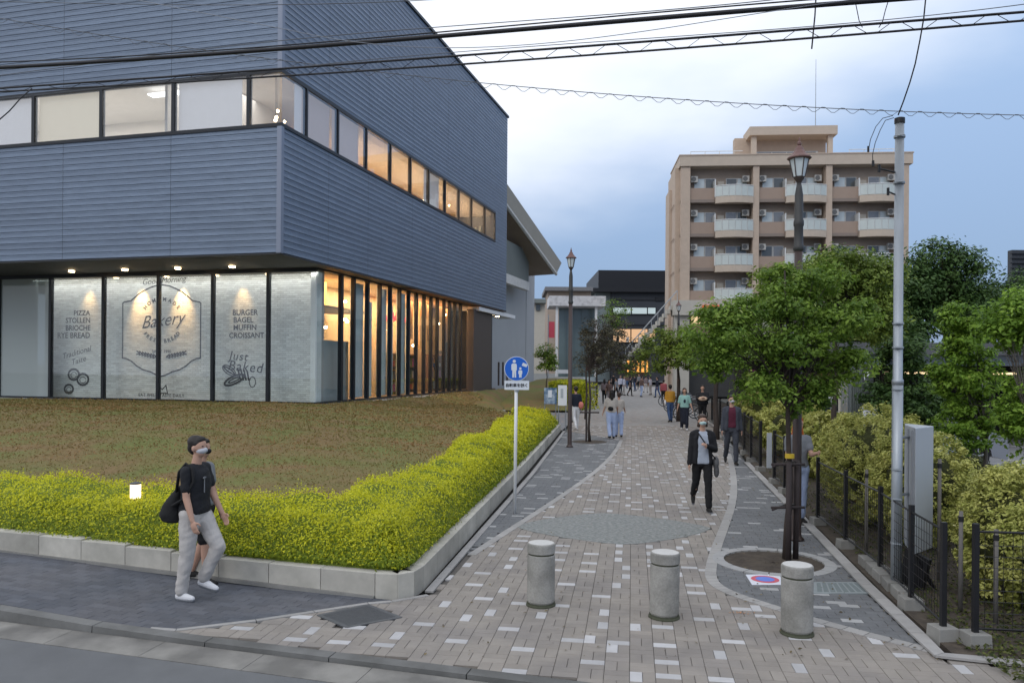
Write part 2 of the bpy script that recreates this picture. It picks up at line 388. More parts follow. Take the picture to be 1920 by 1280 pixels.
# brown field: kerb line -> LB -> LE0 -> LC ... -> far -> RC back -> right edge -> kerb
far_l = [Vector((lerp_line(LE, y)+.10, y)) for y in (47,)]
BROWN = [Vector(rp(1.82, 0)[:2])]+LB[:-1]+[LE[0]]+[LC[0]]+LC[1:-2]+[Vector((lerp_line(LE, 30)+.08, 30)), Vector((lerp_line(LE, SP)+.08, SP)), Vector((lerp_line(RE, SP)-.08, SP)), Vector((lerp_line(RE, 30)-.08, 30))]+[p for p in RC[::-1] if p.y < 24]+[RE[0], Vector((RE[0].x+2.6, RE[0].y-.75)), Vector(rp(13.2, 0)[:2])]
GREYL = [LE[0]+Vector((.05, .1))]+[Vector((lerp_line(LE, y), y)) for y in (12, 18, 24, 30)]+[Vector((lerp_line(LE, 30)+.08, 30))]+LC[1:-2][::-1]+[LC[0]]
GREYR = [RE[0]]+[p for p in RC if p.y < 24]+[Vector((lerp_line(RE, 30)-.08, 30)), Vector((lerp_line(RE, 30), 30))]+[p for p in RE[1:] if p.y < 25][::-1]
OV = G(1150, 988).xy
def in_oval(x, y): 
    u, v = abs(x-OV.x)/1.42, abs(y-OV.y)/1.12
    return u**1.35+v**1.35 < 1
PITC = G(1450, 1052).xy
def in_pit(x, y): return math.hypot(x-PITC.x, y-PITC.y) < .60
DRAIN = [G(*p).xy for p in ((596, 1153), (690, 1133), (752, 1157), (650, 1176))]
GRATE = [G(*p).xy for p in ((1525, 1092), (1612, 1092), (1640, 1112), (1525, 1112))]
STICK = [G(*p).xy for p in ((1398, 1077), (1462, 1076), (1468, 1096), (1410, 1096))]
prom = MB()
prom.poly([Vector(rp(1.0, 0)[:2]), Vector((-1.4, 8.2))]+LE+RE[::-1]+[Vector((RE[0].x+3.2, RE[0].y-.95)), Vector(rp(13.6, 0)[:2])], -.022)
promenade = prom.build('promenade', 'joint_sand', kind='structure')
PT = .02; GAP = .0035
def brick_shape(lx, ly, sheet=False):
    x, y = lx/2-GAP/2, ly/2-GAP/2; c = .003
    return [(-x, -y, -PT), (x, -y, -PT), (x, y, -PT), (-x, y, -PT), (-x, -y, -c), (x, -y, -c), (x, y, -c), (-x, y, -c), (-x+c, -y+c, 0), (x-c, -y+c, 0), (x-c, y-c, 0), (-x+c, y-c, 0)], \
        [(8, 9, 10, 11), (4, 5, 9, 8), (5, 6, 10, 9), (6, 7, 11, 10), (7, 4, 8, 11), (0, 1, 5, 4), (1, 2, 6, 5), (2, 3, 7, 6), (3, 0, 4, 7)]
def pav_shapes(key):
    lx, ly, mi = key; v, f = brick_shape(lx, ly); return v, f, mi
ang = math.atan2(-.15, 1)         # courses run across the promenade
CA, SA = math.cos(ang), math.sin(ang)
def pave(region, cells, mats, parent, name, rest, dy=0, holes=()):
    """cells: (local x, local y, lx, ly, material) generator in the rotated grid"""
    P = []
    for (gx, gy, lx, ly, mi) in cells:
        x, y = gx*CA-gy*SA, gx*SA+gy*CA
        if not inpoly(x, y, region): 
            continue
        d, e = near_edge(x, y, region)
        if any(h(x, y) for h in holes): continue
        z = random.uniform(-.0012, .0012)
        if d < .13:
            pts = [(x+(px*CA-py*SA), y+(px*SA+py*CA)) for px, py in ((-lx/2+GAP/2, -ly/2+GAP/2), (lx/2-GAP/2, -ly/2+GAP/2), (lx/2-GAP/2, ly/2-GAP/2), (-lx/2+GAP/2, ly/2-GAP/2))]
            q = clip(pts, e[0], e[1], (x, y))
            if len(q) >= 3:
                n = len(q); P.append((None, (x, y, z), 0, ([(p[0], p[1], z-PT) for p in q]+[(p[0], p[1], z) for p in q], [tuple(n+i for i in range(n))]+[(i, (i+1) % n, n+(i+1) % n, n+i) for i in range(n)], mi)))
        else: P.append(((lx, ly, mi), (x, y, z), ang, None))
    lay(P, pav_shapes, mats, name, parent, rest)
def weave(x0, x1, y0, y1, s=.2, pw=.20):
    W = {}
    for j in range(int(y0/s), int(y1/s)):
        for i in range(int(x0/s), int(x1/s)):
            cx, cy = (i+.5)*s, (j+.5)*s
            near = any(W.get((i+a, j+b)) for a, b in ((-1, 0), (0, -1), (-1, -1), (1, -1)))
            wk = random.choice((-1, 1)) if random.random() < (pw*.22 if near else pw*2.3) else 0; W[(i, j)] = wk != 0
            for k in (-1, 1):
                mi = 1 if k == wk else 0
                if (i+j) % 2: yield (cx+k*s/4, cy, s/2, s, mi)
                else: yield (cx, cy+k*s/4, s, s/2, mi)
def running(x0, x1, y0, y1, lx=.2, ly=.1, pw=.06):
    for j in range(int(y0/ly), int(y1/ly)):
        for i in range(int(x0/lx)-1, int(x1/lx)+1):
            yield ((i+.5+(j % 2)*.5)*lx, (j+.5)*ly, lx, ly, 1 if random.random() < pw else 0)
pit_h = lambda x, y: math.hypot(x-PITC.x, y-PITC.y) < .70
dr_h = lambda x, y: inpoly(x, y, DRAIN)
gr_h = lambda x, y: inpoly(x, y, GRATE)
pave(BROWN, weave(-8, 14, 4, 36), ['paver_brown', 'paver_white'], promenade, 'paver', 'pavers_beyond', holes=(in_oval, dr_h, pit_h))
pave(GREYL, running(-6, 6, 6, 34, pw=.07), ['paver_grey', 'paver_pale'], promenade, 'grey_paver', 'grey_pavers_beyond')
pave(GREYR, running(-2, 12, 4, 36, pw=.075), ['paver_grey', 'paver_pale'], promenade, 'grey_paver', 'grey_pavers_beyond', holes=(pit_h, gr_h))
def strip(line, wd, z, matn, name, parent, seg=.45, closed=False):
    pts = [Vector((p[0], p[1])) for p in line]; m = MB()
    # resample
    out = [pts[0]]
    for a, b in zip(pts, pts[1:]):
        n = max(1, int((b-a).length/seg)); out += [a.lerp(b, k/n) for k in range(1, n+1)]
    def nrm(i):
        t = (out[min(i+1, len(out)-1)]-out[max(i-1, 0)]).normalized(); return Vector((-t.y, t.x))
    for i in range(len(out)-1):
        n0, n1 = nrm(i), nrm(i+1); t = (out[i+1]-out[i]).normalized()*.004
        a0, a1, b0, b1 = out[i]+n0*wd/2+t, out[i]-n0*wd/2+t, out[i+1]+n1*wd/2-t, out[i+1]-n1*wd/2-t
        m.hexa([(*a1, z-.02), (*b1, z-.02), (*b0, z-.02), (*a0, z-.02), (*a1, z), (*b1, z), (*b0, z), (*a0, z)], 0, random.random())
    return m.build(name, matn, parent, kind=None)
def smooth_line(P, it=2):
    P = [Vector(p) for p in P]
    for _ in range(it):
        Q = [P[0]]
        for a, b in zip(P, P[1:]): Q += [a.lerp(b, .25), a.lerp(b, .75)]
        P = Q+[P[-1]]
    return P
strip([LB[0]+Vector((-.3, .05))]+LB[:-1]+[LE[0]], .06, .006, 'border_strip', 'border_strip', promenade)
strip(smooth_line(LC[:-2]), .11, .005, 'border_strip', 'border_strip', promenade)
strip(smooth_line([p for p in RC if p.y < 24]), .13, .005, 'border_strip', 'border_strip', promenade)
strip([Vector((lerp_line(LE, y)-.02, y)) for y in (8.5, 12, 18, 24, 30)], .09, .012, 'border_strip', 'edging_strip', promenade)
strip([RE[0]+Vector((3.2, -.92)), RE[0]]+[p for p in RE[1:] if p.y < 29], .13, .03, 'border_strip', 'edging_strip', promenade)
strip([RE[4], RE[5]], .15, .03, 'border_strip', 'edging_strip', promenade)
# pebble patch
ov = MB(); pts = []
for k in range(72):
    a = 2*math.pi*k/72; c, s = math.cos(a), math.sin(a); r = (abs(c/1.46)**1.35+abs(s/1.16)**1.35)**(-1/1.35)
    pts.append((OV.x+c*r, OV.y+s*r))
ov.poly(pts, -.02, .0035); ov.build('pebble_patch', 'pebble_grey', promenade)
# promenade beyond the laid pieces
mat('paving_far', (.275, .26, .245), .85, .2, 9, stretch=(1, .5, 1), col2=(.31, .30, .29), c2scale=3)
pf = MB(); pf.poly([Vector((lerp_line(LE, SP), SP)), Vector((lerp_line(LE, 53), 53)), Vector((lerp_line(LE, 101), 101)), Vector((lerp_line(RE, 101), 101)), Vector((lerp_line(RE, 55), 55)), Vector((lerp_line(RE, SP), SP))], -.004)
pf.build('far_paving', 'paving_far', promenade)
# tree pit ring
tp = thing('tree_pit', (PITC.x, PITC.y, 0), 'round tree pit with pale stone ring and bare soil around the near street tree', 'tree pit')
m = MB()
for k in range(16):
    a0, a1 = 2*math.pi*k/16+.01, 2*math.pi*(k+1)/16-.01
    def q(r, a, z): return (PITC.x+r*math.cos(a), PITC.y+r*math.sin(a), z)
    am = (a0+a1)/2
    for b0, b1 in ((a0, am), (am, a1)): m.hexa([q(.6, b0, -.02), q(.74, b0, -.02), q(.74, b1, -.02), q(.6, b1, -.02), q(.6, b0, .006), q(.74, b0, .006), q(.74, b1, .006), q(.6, b1, .006)], 0, .5)
m.build('stone_ring', 'paver_pale', tp)
m = MB(); m.lathe([(.60, .004), (.60, -.05)], (PITC.x, PITC.y, 0), 40, cap=False); m.build('inner_rim', 'kerb_concrete', tp)
m = MB(); m.quadgrid(lambda u, v: (PITC.x+(.02+.58*v)*math.cos(2*math.pi*u), PITC.y+(.02+.58*v)*math.sin(2*math.pi*u), -.013+.008*mnoise.noise(Vector((u*20, v*9, 3)))), 40, 6); m.build('soil', 'soil', tp)
# drains
def plate(P, z, matn, barm, name, label, nb, along):
    c = sum(P, Vector((0, 0)))/len(P); t = thing(name, (c.x, c.y, 0), label, 'drain')
    m = MB(); m.poly(P, -.02, z+.0012); m.build('pan', matn, t)
    m = MB(); s = MB()
    a, b, c_, d = P
    for i in range(4):
        p, q = P[i], P[(i+1) % 4]; n = Vector((-(q-p).y, (q-p).x)).normalized()*.02
        m.poly([p-n*1.6, q-n*1.6, q+n*.6, p+n*.6], -.01, z+.0045+i*.0001)
    m.build('frame', barm, t)
    for i in range(nb):
        t0 = (i+.5)/nb; p, q = (a.lerp(b, t0), d.lerp(c_, t0)) if abs(along) == 1 else (a.lerp(d, t0), b.lerp(c_, t0))
        n = Vector((-(q-p).y, (q-p).x)).normalized()*.008
        s = MB(); s.poly([p-n, q-n, q+n, p+n], -.005, z+.0035); s.build('bar', barm, t)
    return t
mat('grate_metal', (.12, .125, .135), .5, .15, 20, metal=.4); mat('grate_dark', (.03, .03, .032), .8); mat('plate_blue', (.17, .2, .205), .6, .1, 9); mat('plate_line', (.26, .29, .3), .5)
plate(DRAIN, .0, 'grate_dark', 'grate_metal', 'drain_grate', 'dark slatted drain grate at the planter corner by the blue-grey pavement', 22, 2)
plate(GRATE, .002, 'plate_blue', 'plate_line', 'drain_cover', 'pale blue striped drain cover behind the right bollard near the fence', 9, 1)
# sticker
st = thing('ground_sticker', (*(sum(STICK, Vector((0, 0)))/4), 0), 'white floor sticker with a blue disc and red ring beside the right bollard', 'floor sign')
mat('sticker_white', (.72, .74, .82), .4, .02); mat('sticker_blue', (.12, .22, .7), .4, .05); mat('sticker_red', (.62, .09, .13), .4, .05)
m = MB(); m.poly(STICK, .001, .004); m.build('sheet', 'sticker_white', st)
sc_ = sum(STICK, Vector((0, 0)))/4
for nme, rr, zz, mm in (('red_ring', .155, .0056, 'sticker_red'), ('blue_disc', .105, .0072, 'sticker_blue')):
    m = MB(); m.lathe([(rr, 0), (rr, .0012)], (sc_.x, sc_.y, zz), 28); m.build(nme, mm, st)

# left pavement, slate pavers along the road
LP = [Vector((-14, 12.25)), Vector((-6.26, 9.80)), Vector((-1.33, 8.27)), Vector((-1.2, 8.22)), LB[2], LB[1], LB[0], Vector(rp(1.82, 0)[:2]), Vector(rp(-9.5, 0)[:2])]
lp = MB()
for i in range(0, 30):
    s0, s1 = -9.6+i*.42, -9.6+(i+1)*.42
    a, b = rp(s0, 0), rp(s1, 0)
    n_ = 8
    for k in range(n_):
        q = [rp(s_, 3.4*kk/n_) for s_, kk in ((s0, k), (s1, k), (s1, k+1), (s0, k+1))]; lp.add([(x, y, lift(x)-.018) for x, y, z in q], [(0, 1, 2, 3)])
pavement = lp.build('pavement', 'joint_sand', kind='structure')
P = []; ra = math.atan2(RD.y, RD.x)
for j in range(0, 40):
    for i in range(-52, 46):
        s, d = (i+.5+(j % 2)*.5)*.2, .005+(j+.5)*.1; p = K0+RD*s+RN*d; x, y = p
        if not inpoly(x, y, LP) or dr_h(x, y): continue
        dd, e = near_edge(x, y, LP); z = lift(x)+random.uniform(-.0012, .0012)
        if dd < .12:
            q = clip([tuple(p+RD*a+RN*b) for a, b in ((-.098, -.048), (.098, -.048), (.098, .048), (-.098, .048))], e[0], e[1], (x, y))
            if len(q) >= 3: n = len(q); P.append((None, (x, y, z), 0, ([(c[0], c[1], z-PT) for c in q]+[(c[0], c[1], z) for c in q], [tuple(n+k for k in range(n))]+[(k, (k+1) % n, n+(k+1) % n, n+k) for k in range(n)], 0)))
        else: P.append(((.2, .1, 0), (x, y, z), ra, None))
lay(P, pav_shapes, ['paver_slate'], 'slate_paver', pavement, 'slate_pavers_beyond', slope=lambda x: (lift(x+.05)-lift(x-.05))/.1)

# ================================================================== PLANTER: granite wall, hedge, mound
WL = [Vector((-24, 15.27)), Vector((-6.26, 9.77)), Vector((-1.40, 8.27)), Vector((-1.16, 8.24)), Vector((-1.0, 8.36)), Vector((-.93, 8.6)), Vector((.42, 18.7)), Vector((1.84, 30)), Vector((1.0, 31.3)), Vector((-.4, 37)), Vector((-.3, 44)), Vector((.5, 52))]
planter = thing('planter_wall', (-1.2, 8.3, 0), 'low pale granite block wall around the hedge and sloping ground cover bed', 'planter wall')
def wall_blocks(pts, lens, h=.255, th=.16, z0=0):
    pts = [Vector(p) for p in pts]; acc = []
    for a, b in zip(pts, pts[1:]):
        Ls = (b-a).length; n = max(1, round(Ls/lens)); d = (b-a).normalized(); nn = Vector((-d.y, d.x))
        for k in range(n):
            p, q = a+d*(Ls*k/n+.003), a+d*(Ls*(k+1)/n-.003); zb = lift(p.x)+z0-.02
            zt = h+lift(p.x)*.85
            m = MB(); m.hexa([(*p, zb), (*q, zb), (*(q+nn*th), zb), (*(p+nn*th), zb), (*p, zt), (*q, zt), (*(q+nn*th), zt), (*(p+nn*th), zt)], 0, random.random())
            m.build('granite_block', 'granite_block', planter, bevel=.006)
wall_blocks(WL[:3], .62); wall_blocks(WL[2:6], .3); wall_blocks(WL[5:8], .62); wall_blocks(WL[7:], .9, h=.12)
m = MB()     # thin mortar lip along the foot
for a, b in zip(WL[:3], WL[1:3]):
    d = (b-a).normalized(); nn = Vector((-d.y, d.x))*.03; la, lb = lift(a.x), lift(b.x)
    m.hexa([(*(a-nn), la-.02), (*(b-nn), lb-.02), (*b, lb-.02), (*a, la-.02), (*(a-nn), la+.022), (*(b-nn), lb+.022), (*b, lb+.022), (*a, la+.022)])
m.build('mortar_foot', 'kerb_concrete', planter)
WLa = np.array([[p.x, p.y] for p in WL])
def dist_wall(X, Y):
    """signed distance inside the bed; positive inside"""
    D = np.full(X.shape, 1e9)
    for a, b in zip(WLa, WLa[1:]):
        d = b-a; l2 = d@d; t = np.clip(((X-a[0])*d[0]+(Y-a[1])*d[1])/l2, 0, 1)
        D = np.minimum(D, np.hypot(X-a[0]-t*d[0], Y-a[1]-t*d[1]))
    # inside test
    ins = np.zeros(X.shape, bool); PP = np.vstack([WLa, [[-24, 52]]]); j = len(PP)-1
    for i in range(len(PP)):
        cnd = ((PP[i][1] > Y) != (PP[j][1] > Y)) & (X < (PP[j][0]-PP[i][0])*(Y-PP[i][1])/(PP[j][1]-PP[i][1]+1e-12)+PP[i][0]); ins ^= cnd; j = i
    return np.where(ins, D, -D)
def sm(x, a, b): t = np.clip((x-a)/(b-a), 0, 1); return t*t*(3-2*t)
def vnoise(X, Y, s, seed=0):
    r = np.random.default_rng(seed); T = r.random((64, 64)); U, V = X/s % 64, Y/s % 64; i, j = U.astype(int), V.astype(int); f, g = U-i, V-j; f = f*f*(3-2*f); g = g*g*(3-2*g)
    i2, j2 = (i+1) % 64, (j+1) % 64; i %= 64; j %= 64
    return (T[i, j]*(1-f)+T[i2, j]*f)*(1-g)+(T[i, j2]*(1-f)+T[i2, j2]*f)*g
def hedge_w(X, Y): return 1.22+.18*np.sin(X*1.3+Y*.9)+.15*vnoise(X, Y, .9, 4)+.25*sm(X, -3.2, -1.5)*sm(-Y, -11, -9)
def hedge_z(X, Y, d):
    w = hedge_w(X, Y)
    z = .14+.56*np.sqrt(np.clip(sm(d, .04, .55), 0, 1))+.12*sm(d, .5, 1.2)+sm(d, .1, .3)*(.17*(vnoise(X, Y, .6, 1)-.5)+.11*(vnoise(X, Y, .2, 2)-.5))
    z = z-.30*sm(d, w-.12, w+.12)
    return z
def mound_z(X, Y, d):
    vx, vy = X-C0.x, Y-C0.y; u = vx*U_.x+vy*U_.y; v = vx*V_.x+vy*V_.y
    db = np.hypot(np.maximum(3.25-v, 0), np.maximum(.5-u, 0))
    z = .60+.52*sm(d, 1.0, 9.5)-.05*sm(d, 9, 16)
    z = np.where(Y > 31, .22+(z-.22)*sm(d, 0, 1.0), z)
    return z+(1.0-z)*(1-sm(db, .2, 2.0))+.06*(vnoise(X, Y, 1.4, 5)-.5)+.045*(vnoise(X, Y, .33, 6)-.5)
# plan frame of the corner building
C0 = Vector((-7.28, 25.0)); U_ = Vector((-1, .27)).normalized(); V_ = Vector((.27, 1)).normalized()
def inside_bldg(X, Y):
    vx, vy = X-C0.x, Y-C0.y; u = vx*U_.x+vy*U_.y; v = vx*V_.x+vy*V_.y
    return (v > 3.25) & (u > -.05+.45)
def grid_obj(cond, zf, x0, x1, y0, y1, st, name, matn, **k):
    xs, ys = np.arange(x0, x1, st), np.arange(y0, y1, st); X, Y = np.meshgrid(xs, ys); d = dist_wall(X, Y); Z = zf(X, Y, d); ok = cond(X, Y, d)
    idx = -np.ones(X.shape, int); cell = ok[:-1, :-1] & ok[1:, :-1] & ok[:-1, 1:] & ok[1:, 1:]
    use = np.zeros(X.shape, bool)
    for a, b in ((slice(0, -1), slice(0, -1)), (slice(1, None), slice(0, -1)), (slice(0, -1), slice(1, None)), (slice(1, None), slice(1, None))): use[a, b] |= cell
    idx[use] = np.arange(use.sum()); V = np.stack([X[use], Y[use], Z[use]], 1)
    jj, ii = np.nonzero(cell); F = np.stack([idx[jj, ii], idx[jj, ii+1], idx[jj+1, ii+1], idx[jj+1, ii]], 1)
    m = MB(); m.v = V.tolist(); m.f = F.tolist(); m.m = [0]*len(F); m.r = [.5]*len(F)
    return m.build(name, matn, smooth=True, **k)
mat('hedge_inner', (.13, .17, .02), .95, .35, 25, 1, 40)
mat('cover_ground', (.20, .138, .06), .95, .25, 22, 1, 45, col2=(.15, .16, .045), c2scale=.9)
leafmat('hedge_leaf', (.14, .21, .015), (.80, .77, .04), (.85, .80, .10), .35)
leafmat('cover_leaf', (.135, .175, .04), (.35, .185, .085), (.62, .50, .42), .25)
hedge = thing('hedge', (-1.2, 8.6, .25), 'low bright yellow-green clipped hedge along the granite planter wall', 'hedge')
grid_obj(lambda X, Y, d: (d > .04) & (d < hedge_w(X, Y)+.16) & (X > -12.5) & (Y < 30.3), lambda X, Y, d: hedge_z(X, Y, d)-.05, -13, 3, 7.9, 31.5, .07, 'inner_twigs', 'hedge_inner', parent=hedge)
grid_obj(lambda X, Y, d: (d > np.where(Y > 31, .1, .8)) & (X > -23) & ~inside_bldg(X, Y), mound_z, -24, 3, 7.9, 52, .22, 'ground_cover_bed', 'cover_ground', kind='structure')
def scatter(n, zf, cond, x0, x1, y0, y1, size, near, name, matn, parent=None, kind=None, jit=.05, upness=.7):
    Pn = []; tot = 0
    X = rng.uniform(x0, x1, n*3); t = rng.random(n*3); Y = y0+(y1-y0)*t**near; d = dist_wall(X, Y); ok = cond(X, Y, d)
    X, Y, d = X[ok][:n], Y[ok][:n], d[ok][:n]; e = .02
    Z = zf(X, Y, d); gx = (zf(X+e, Y, dist_wall(X+e, Y))-Z)/e; gy = (zf(X, Y+e, dist_wall(X, Y+e))-Z)/e
    Nn = np.stack([-gx, -gy, np.ones_like(gx)], 1); Nn /= np.linalg.norm(Nn, axis=1, keepdims=True)
    off = rng.normal(size=len(X))*jit
    P = np.stack([X, Y, Z], 1)+Nn*off[:, None]
    Nn = Nn*upness+rng.normal(size=Nn.shape)*(1-upness*.5)
    s = size*(.6+.8*rng.random(len(X)))*np.clip(Y/11, 1, 2.2)
    rn = rng.random(len(X))*.36+.26*vnoise(X, Y, .35, 9)+.38*vnoise(X, Y, 1.3, 12)
    if matn == 'hedge_leaf': rn = .46+.54*rn
    return leaves(name, P, Nn, s, rn, matn, parent, kind)
# steep outer face needs points of its own: parametrise by wall line
def face_scatter(n):
    seg = [(a, b, (b-a).length/(max((a.y+b.y)/2, 8)**1.2)) for a, b in zip(WL[:7], WL[1:8])]; tw = sum(s[2] for s in seg); PX = []; PY = []
    for a, b, l in seg:
        k = int(n*l/tw); t = rng.random(k); dd = .11+.42*rng.random(k)**1.5; dr = (b-a).normalized(); nn = Vector((-dr.y, dr.x))
        PX.append(a.x+(b.x-a.x)*t+nn.x*dd); PY.append(a.y+(b.y-a.y)*t+nn.y*dd)
    X, Y = np.concatenate(PX), np.concatenate(PY); d = dist_wall(X, Y); ok = (d > .02) & (X > -12); X, Y, d = X[ok], Y[ok], d[ok]
    Z = hedge_z(X, Y, d)-rng.random(len(X))**2*.12; Z = np.maximum(Z, .29+rng.random(len(X))*.03); e = .03
    gx = (dist_wall(X+e, Y)-d)/e; gy = (dist_wall(X, Y+e)-d)/e
    Nn = np.stack([-gx, -gy, np.full_like(gx, .8)], 1)+rng.normal(size=(len(X), 3))*.6
    P = np.stack([X, Y, Z], 1)+Nn*(rng.normal(size=len(X))*.028)[:, None]
    s = .033*(.6+.8*rng.random(len(X)))*np.clip(Y/11, 1, 2.2); rn = rng.random(len(X))*.5+.5*vnoise(X*2, Z*2+Y, .3, 3); low_green = rng.random(len(X)) < np.clip(1.05-(Z-.25)/.42, .08, .8); rn = np.where(low_green, rn*.16, .2+.8*rn)  # low leaves darker green: older growth, plus shade of the face put in colour
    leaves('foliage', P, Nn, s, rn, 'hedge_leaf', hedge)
scatter(135000, hedge_z, lambda X, Y, d: (d > .15) & (d < hedge_w(X, Y)+.08) & (X > -12.3) & (Y < 30.3), -12.4, 2, 8.2, 31, .030, 2.0, 'foliage', 'hedge_leaf', hedge, jit=.03)
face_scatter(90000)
n = 2600; X = rng.uniform(-12, 2, n*4); Y = 8.3+22*rng.random(n*4)**2; d = dist_wall(X, Y); ok = (d > .2) & (d < hedge_w(X, Y)-.05); X, Y, d = X[ok][:n], Y[ok][:n], d[ok][:n]; Z = hedge_z(X, Y, d)
q = []; ln = .05+.07*rng.random(len(X)); dx, dy = rng.normal(size=len(X))*.3, rng.normal(size=len(X))*.3
for k in range(4): f = (k+1)/4; q.append(np.stack([X+dx*ln*f, Y+dy*ln*f, Z+ln*f], 1)+rng.normal(size=(len(X), 3))*.006)
q = np.concatenate(q); leaves('stray_shoots', q, rng.normal(size=q.shape)*.7+np.array([0, -.4, .5]), .028*(.6+.7*rng.random(len(q))), .55+.45*rng.random(len(q)), 'hedge_leaf', hedge)
gc = scatter(125000, mound_z, lambda X, Y, d: (d > hedge_w(X, Y)+.02) & ~inside_bldg(X, Y) & (X > -19) & (d < 30), -18, 2, 9, 44, .03, 1.7, 'ground_cover', 'cover_leaf', kind='stuff', jit=.022, upness=.75)
# garden lights among the hedge
mat('garden_post', (.05, .05, .05), .5); emat('garden_glow', (1, .78, .48), 3.4)
def garden_light(p, h, r, label):
    t = thing('garden_light', p, label, 'garden light', 'lit garden lights in the hedge')
    m = MB(); m.lathe([(r*.55, -.35), (r*.55, 0)], p, 12); m.build('post', 'garden_post', t)
    m = MB(); m.lathe([(r, 0), (r, h)], p, 16); m.build('glowing_lens', 'garden_glow', t)
    m = MB(); m.lathe([(r*1.06, h), (r*1.06, h+.02), (r*.3, h+.03)], p, 16); m.build('cap', 'grate_metal', t)
garden_light(AT(254, 933, 9.9), .17, .062, 'tall lit garden lamp in the hedge left of the walking man')
garden_light(AT(792, 912, 13.2)+Vector((0, 0, .02)), .07, .06, 'small lit garden lamp sunk in the hedge left of the pedestrian sign')

# second lawn bank and path beyond the planter
m = MB(); m.poly([Vector((-3, 31.3)), Vector((1.5, 31.0)), Vector((1.9, 30.1)), Vector((lerp_line(LE, 44), 44)), Vector((2.5, 46)), Vector((-3, 46))], -.01, .012); m.build('side_path', 'asphalt_light', kind='structure')
m = MB()
def bank(u, v):
    y = 42+24*v; xr = lerp_line(LE, y)-.2; x0 = -1.0+4*v; x = x0+(xr-x0)*u
    return (x, y, .1+1.35*math.sin(min(1, v*1.3)*math.pi/2)*(1-max(0, u-.75)*3.2)+.05*mnoise.noise(Vector((x, y, 0))))
m.quadgrid(bank, 30, 30); m.build('grass_bank', 'cover_ground', kind='structure', smooth=True)
# ground behind the fence: soil strip then parking asphalt
FE = [Vector((p.x+.10, p.y)) for p in RE[:5]]+[Vector((11.9, 55))]
m = MB(); m.poly([FE[0]+Vector((.02, -.03))]+FE[1:]+[Vector((15.5, 55)), Vector((11.2, 20.5)), Vector((10.4, 15.5)), Vector((9.0, 9)), Vector((8.2, 5.4))], -.05, .02); m.build('soil_strip', 'soil', kind='structure')
m = MB(); m.poly([Vector((8.25, 5.4)), Vector((9.05, 9)), Vector((10.45, 15.5)), Vector((11.25, 20.5)), Vector((15.6, 55)), Vector((60, 55)), Vector((60, -5)), Vector((8.2, 2))], -.06, .015); m.build('parking_lot', 'asphalt_light', kind='structure')
m = MB()
for k in range(6):
    x = 13.2+k*2.6; m.poly([(x, 20.6), (x+.12, 20.6), (x+.12, 25.4), (x, 25.4)], .016, .02)
m.poly([(12, 20.4), (32, 20.4), (32, 20.52), (12, 20.52)], .0165, .0205)
m.build('parking_line', 'paver_white', bpy.data.objects['parking_lot'])

# ================================================================== CORNER BUILDING
def B(u, v, z=0.0): p = C0+U_*u+V_*v; return Vector((p.x, p.y, z))
def u_at(px, v):      # where the sight line of pixel column px meets the plane v
    lo, hi = -5.0, 40.0
    for _ in range(50):
        m_ = (lo+hi)/2; q = proj(B(m_, v, 3))[0]
        if q > px: lo = m_
        else: hi = m_
    return lo
def v_at(px, u):
    lo, hi = 0.0, 60.0
    for _ in range(50):
        m_ = (lo+hi)/2; q = proj(B(u, m_, 3))[0]
        if q < px: lo = m_
        else: hi = m_
    return lo
ZB, ZS0, ZS1, ZR = 5.91, 9.90, 11.57, 18.2
VE = v_at(948, 0); UE = 19.0
GV = 3.3; GU = .50                     # glass planes of the ground floor
ZG = 1.03
bld = thing('corner_building', tuple(B(0, 0, 0)), 'large slate-blue clad corner shop building with lit ribbon window and bakery front', 'building')
mat('clad_blue', (.143, .187, .26), .40, .16, 1.6, .9, 5, metal=.35, spec=.5, rnd=.05, stretch=(1.2, 1.2, 16), col2=(.128, .168, .236), c2scale=.35)
mat('clad_side', (.143, .187, .26), .40, .16, 2.2, .9, 7, metal=.35, spec=.5, rnd=.05, stretch=(2.2, 2.2, 9), col2=(.128, .168, .236), c2scale=.35)
mat('clad_trim', (.21, .24, .31), .4, .04, 2, metal=.3)
mat('dark_frame', (.018, .021, .027), .4, .05, 8, metal=.3)
mat('soffit_dark', (.045, .047, .052), .7, .1, 2)
mat('soffit_wood', (.16, .10, .075), .6, .1, 3)
mat('roof_grey', (.2, .2, .21), .8)
mat('interior_white', (.62, .60, .57), .8, .04, 2)
mat('interior_warm', (.58, .46, .32), .8, .06, 2)
mat('brown_wall', (.085, .068, .06), .7, .06, 3, .1, 40)
mat('step_white', (.62, .63, .64), .7, .06, 4)
emat('glow_warm', (1, .62, .28), 5.5); emat('glow_white', (1, .93, .82), 4.5); emat('downlight', (1, .72, .40), 22); emat('bulb', (1, .70, .38), 30)
emat('strip_white', (1, .97, .92), 3.0)
glassmat('glass_upper', (.86, .88, .9), .10, .55); glassmat('glass_shop', (.93, .96, .96), .08, .34, body=.012, bodycol=(.6, .7, .72)); glassmat('glass_film', (.9, .95, .95), .08, .5, body=.22, bodycol=(.62, .68, .68))
glassmat('glass_blind', (.8, .85, .86), .10, .5, body=.62, bodycol=(.50, .56, .57))
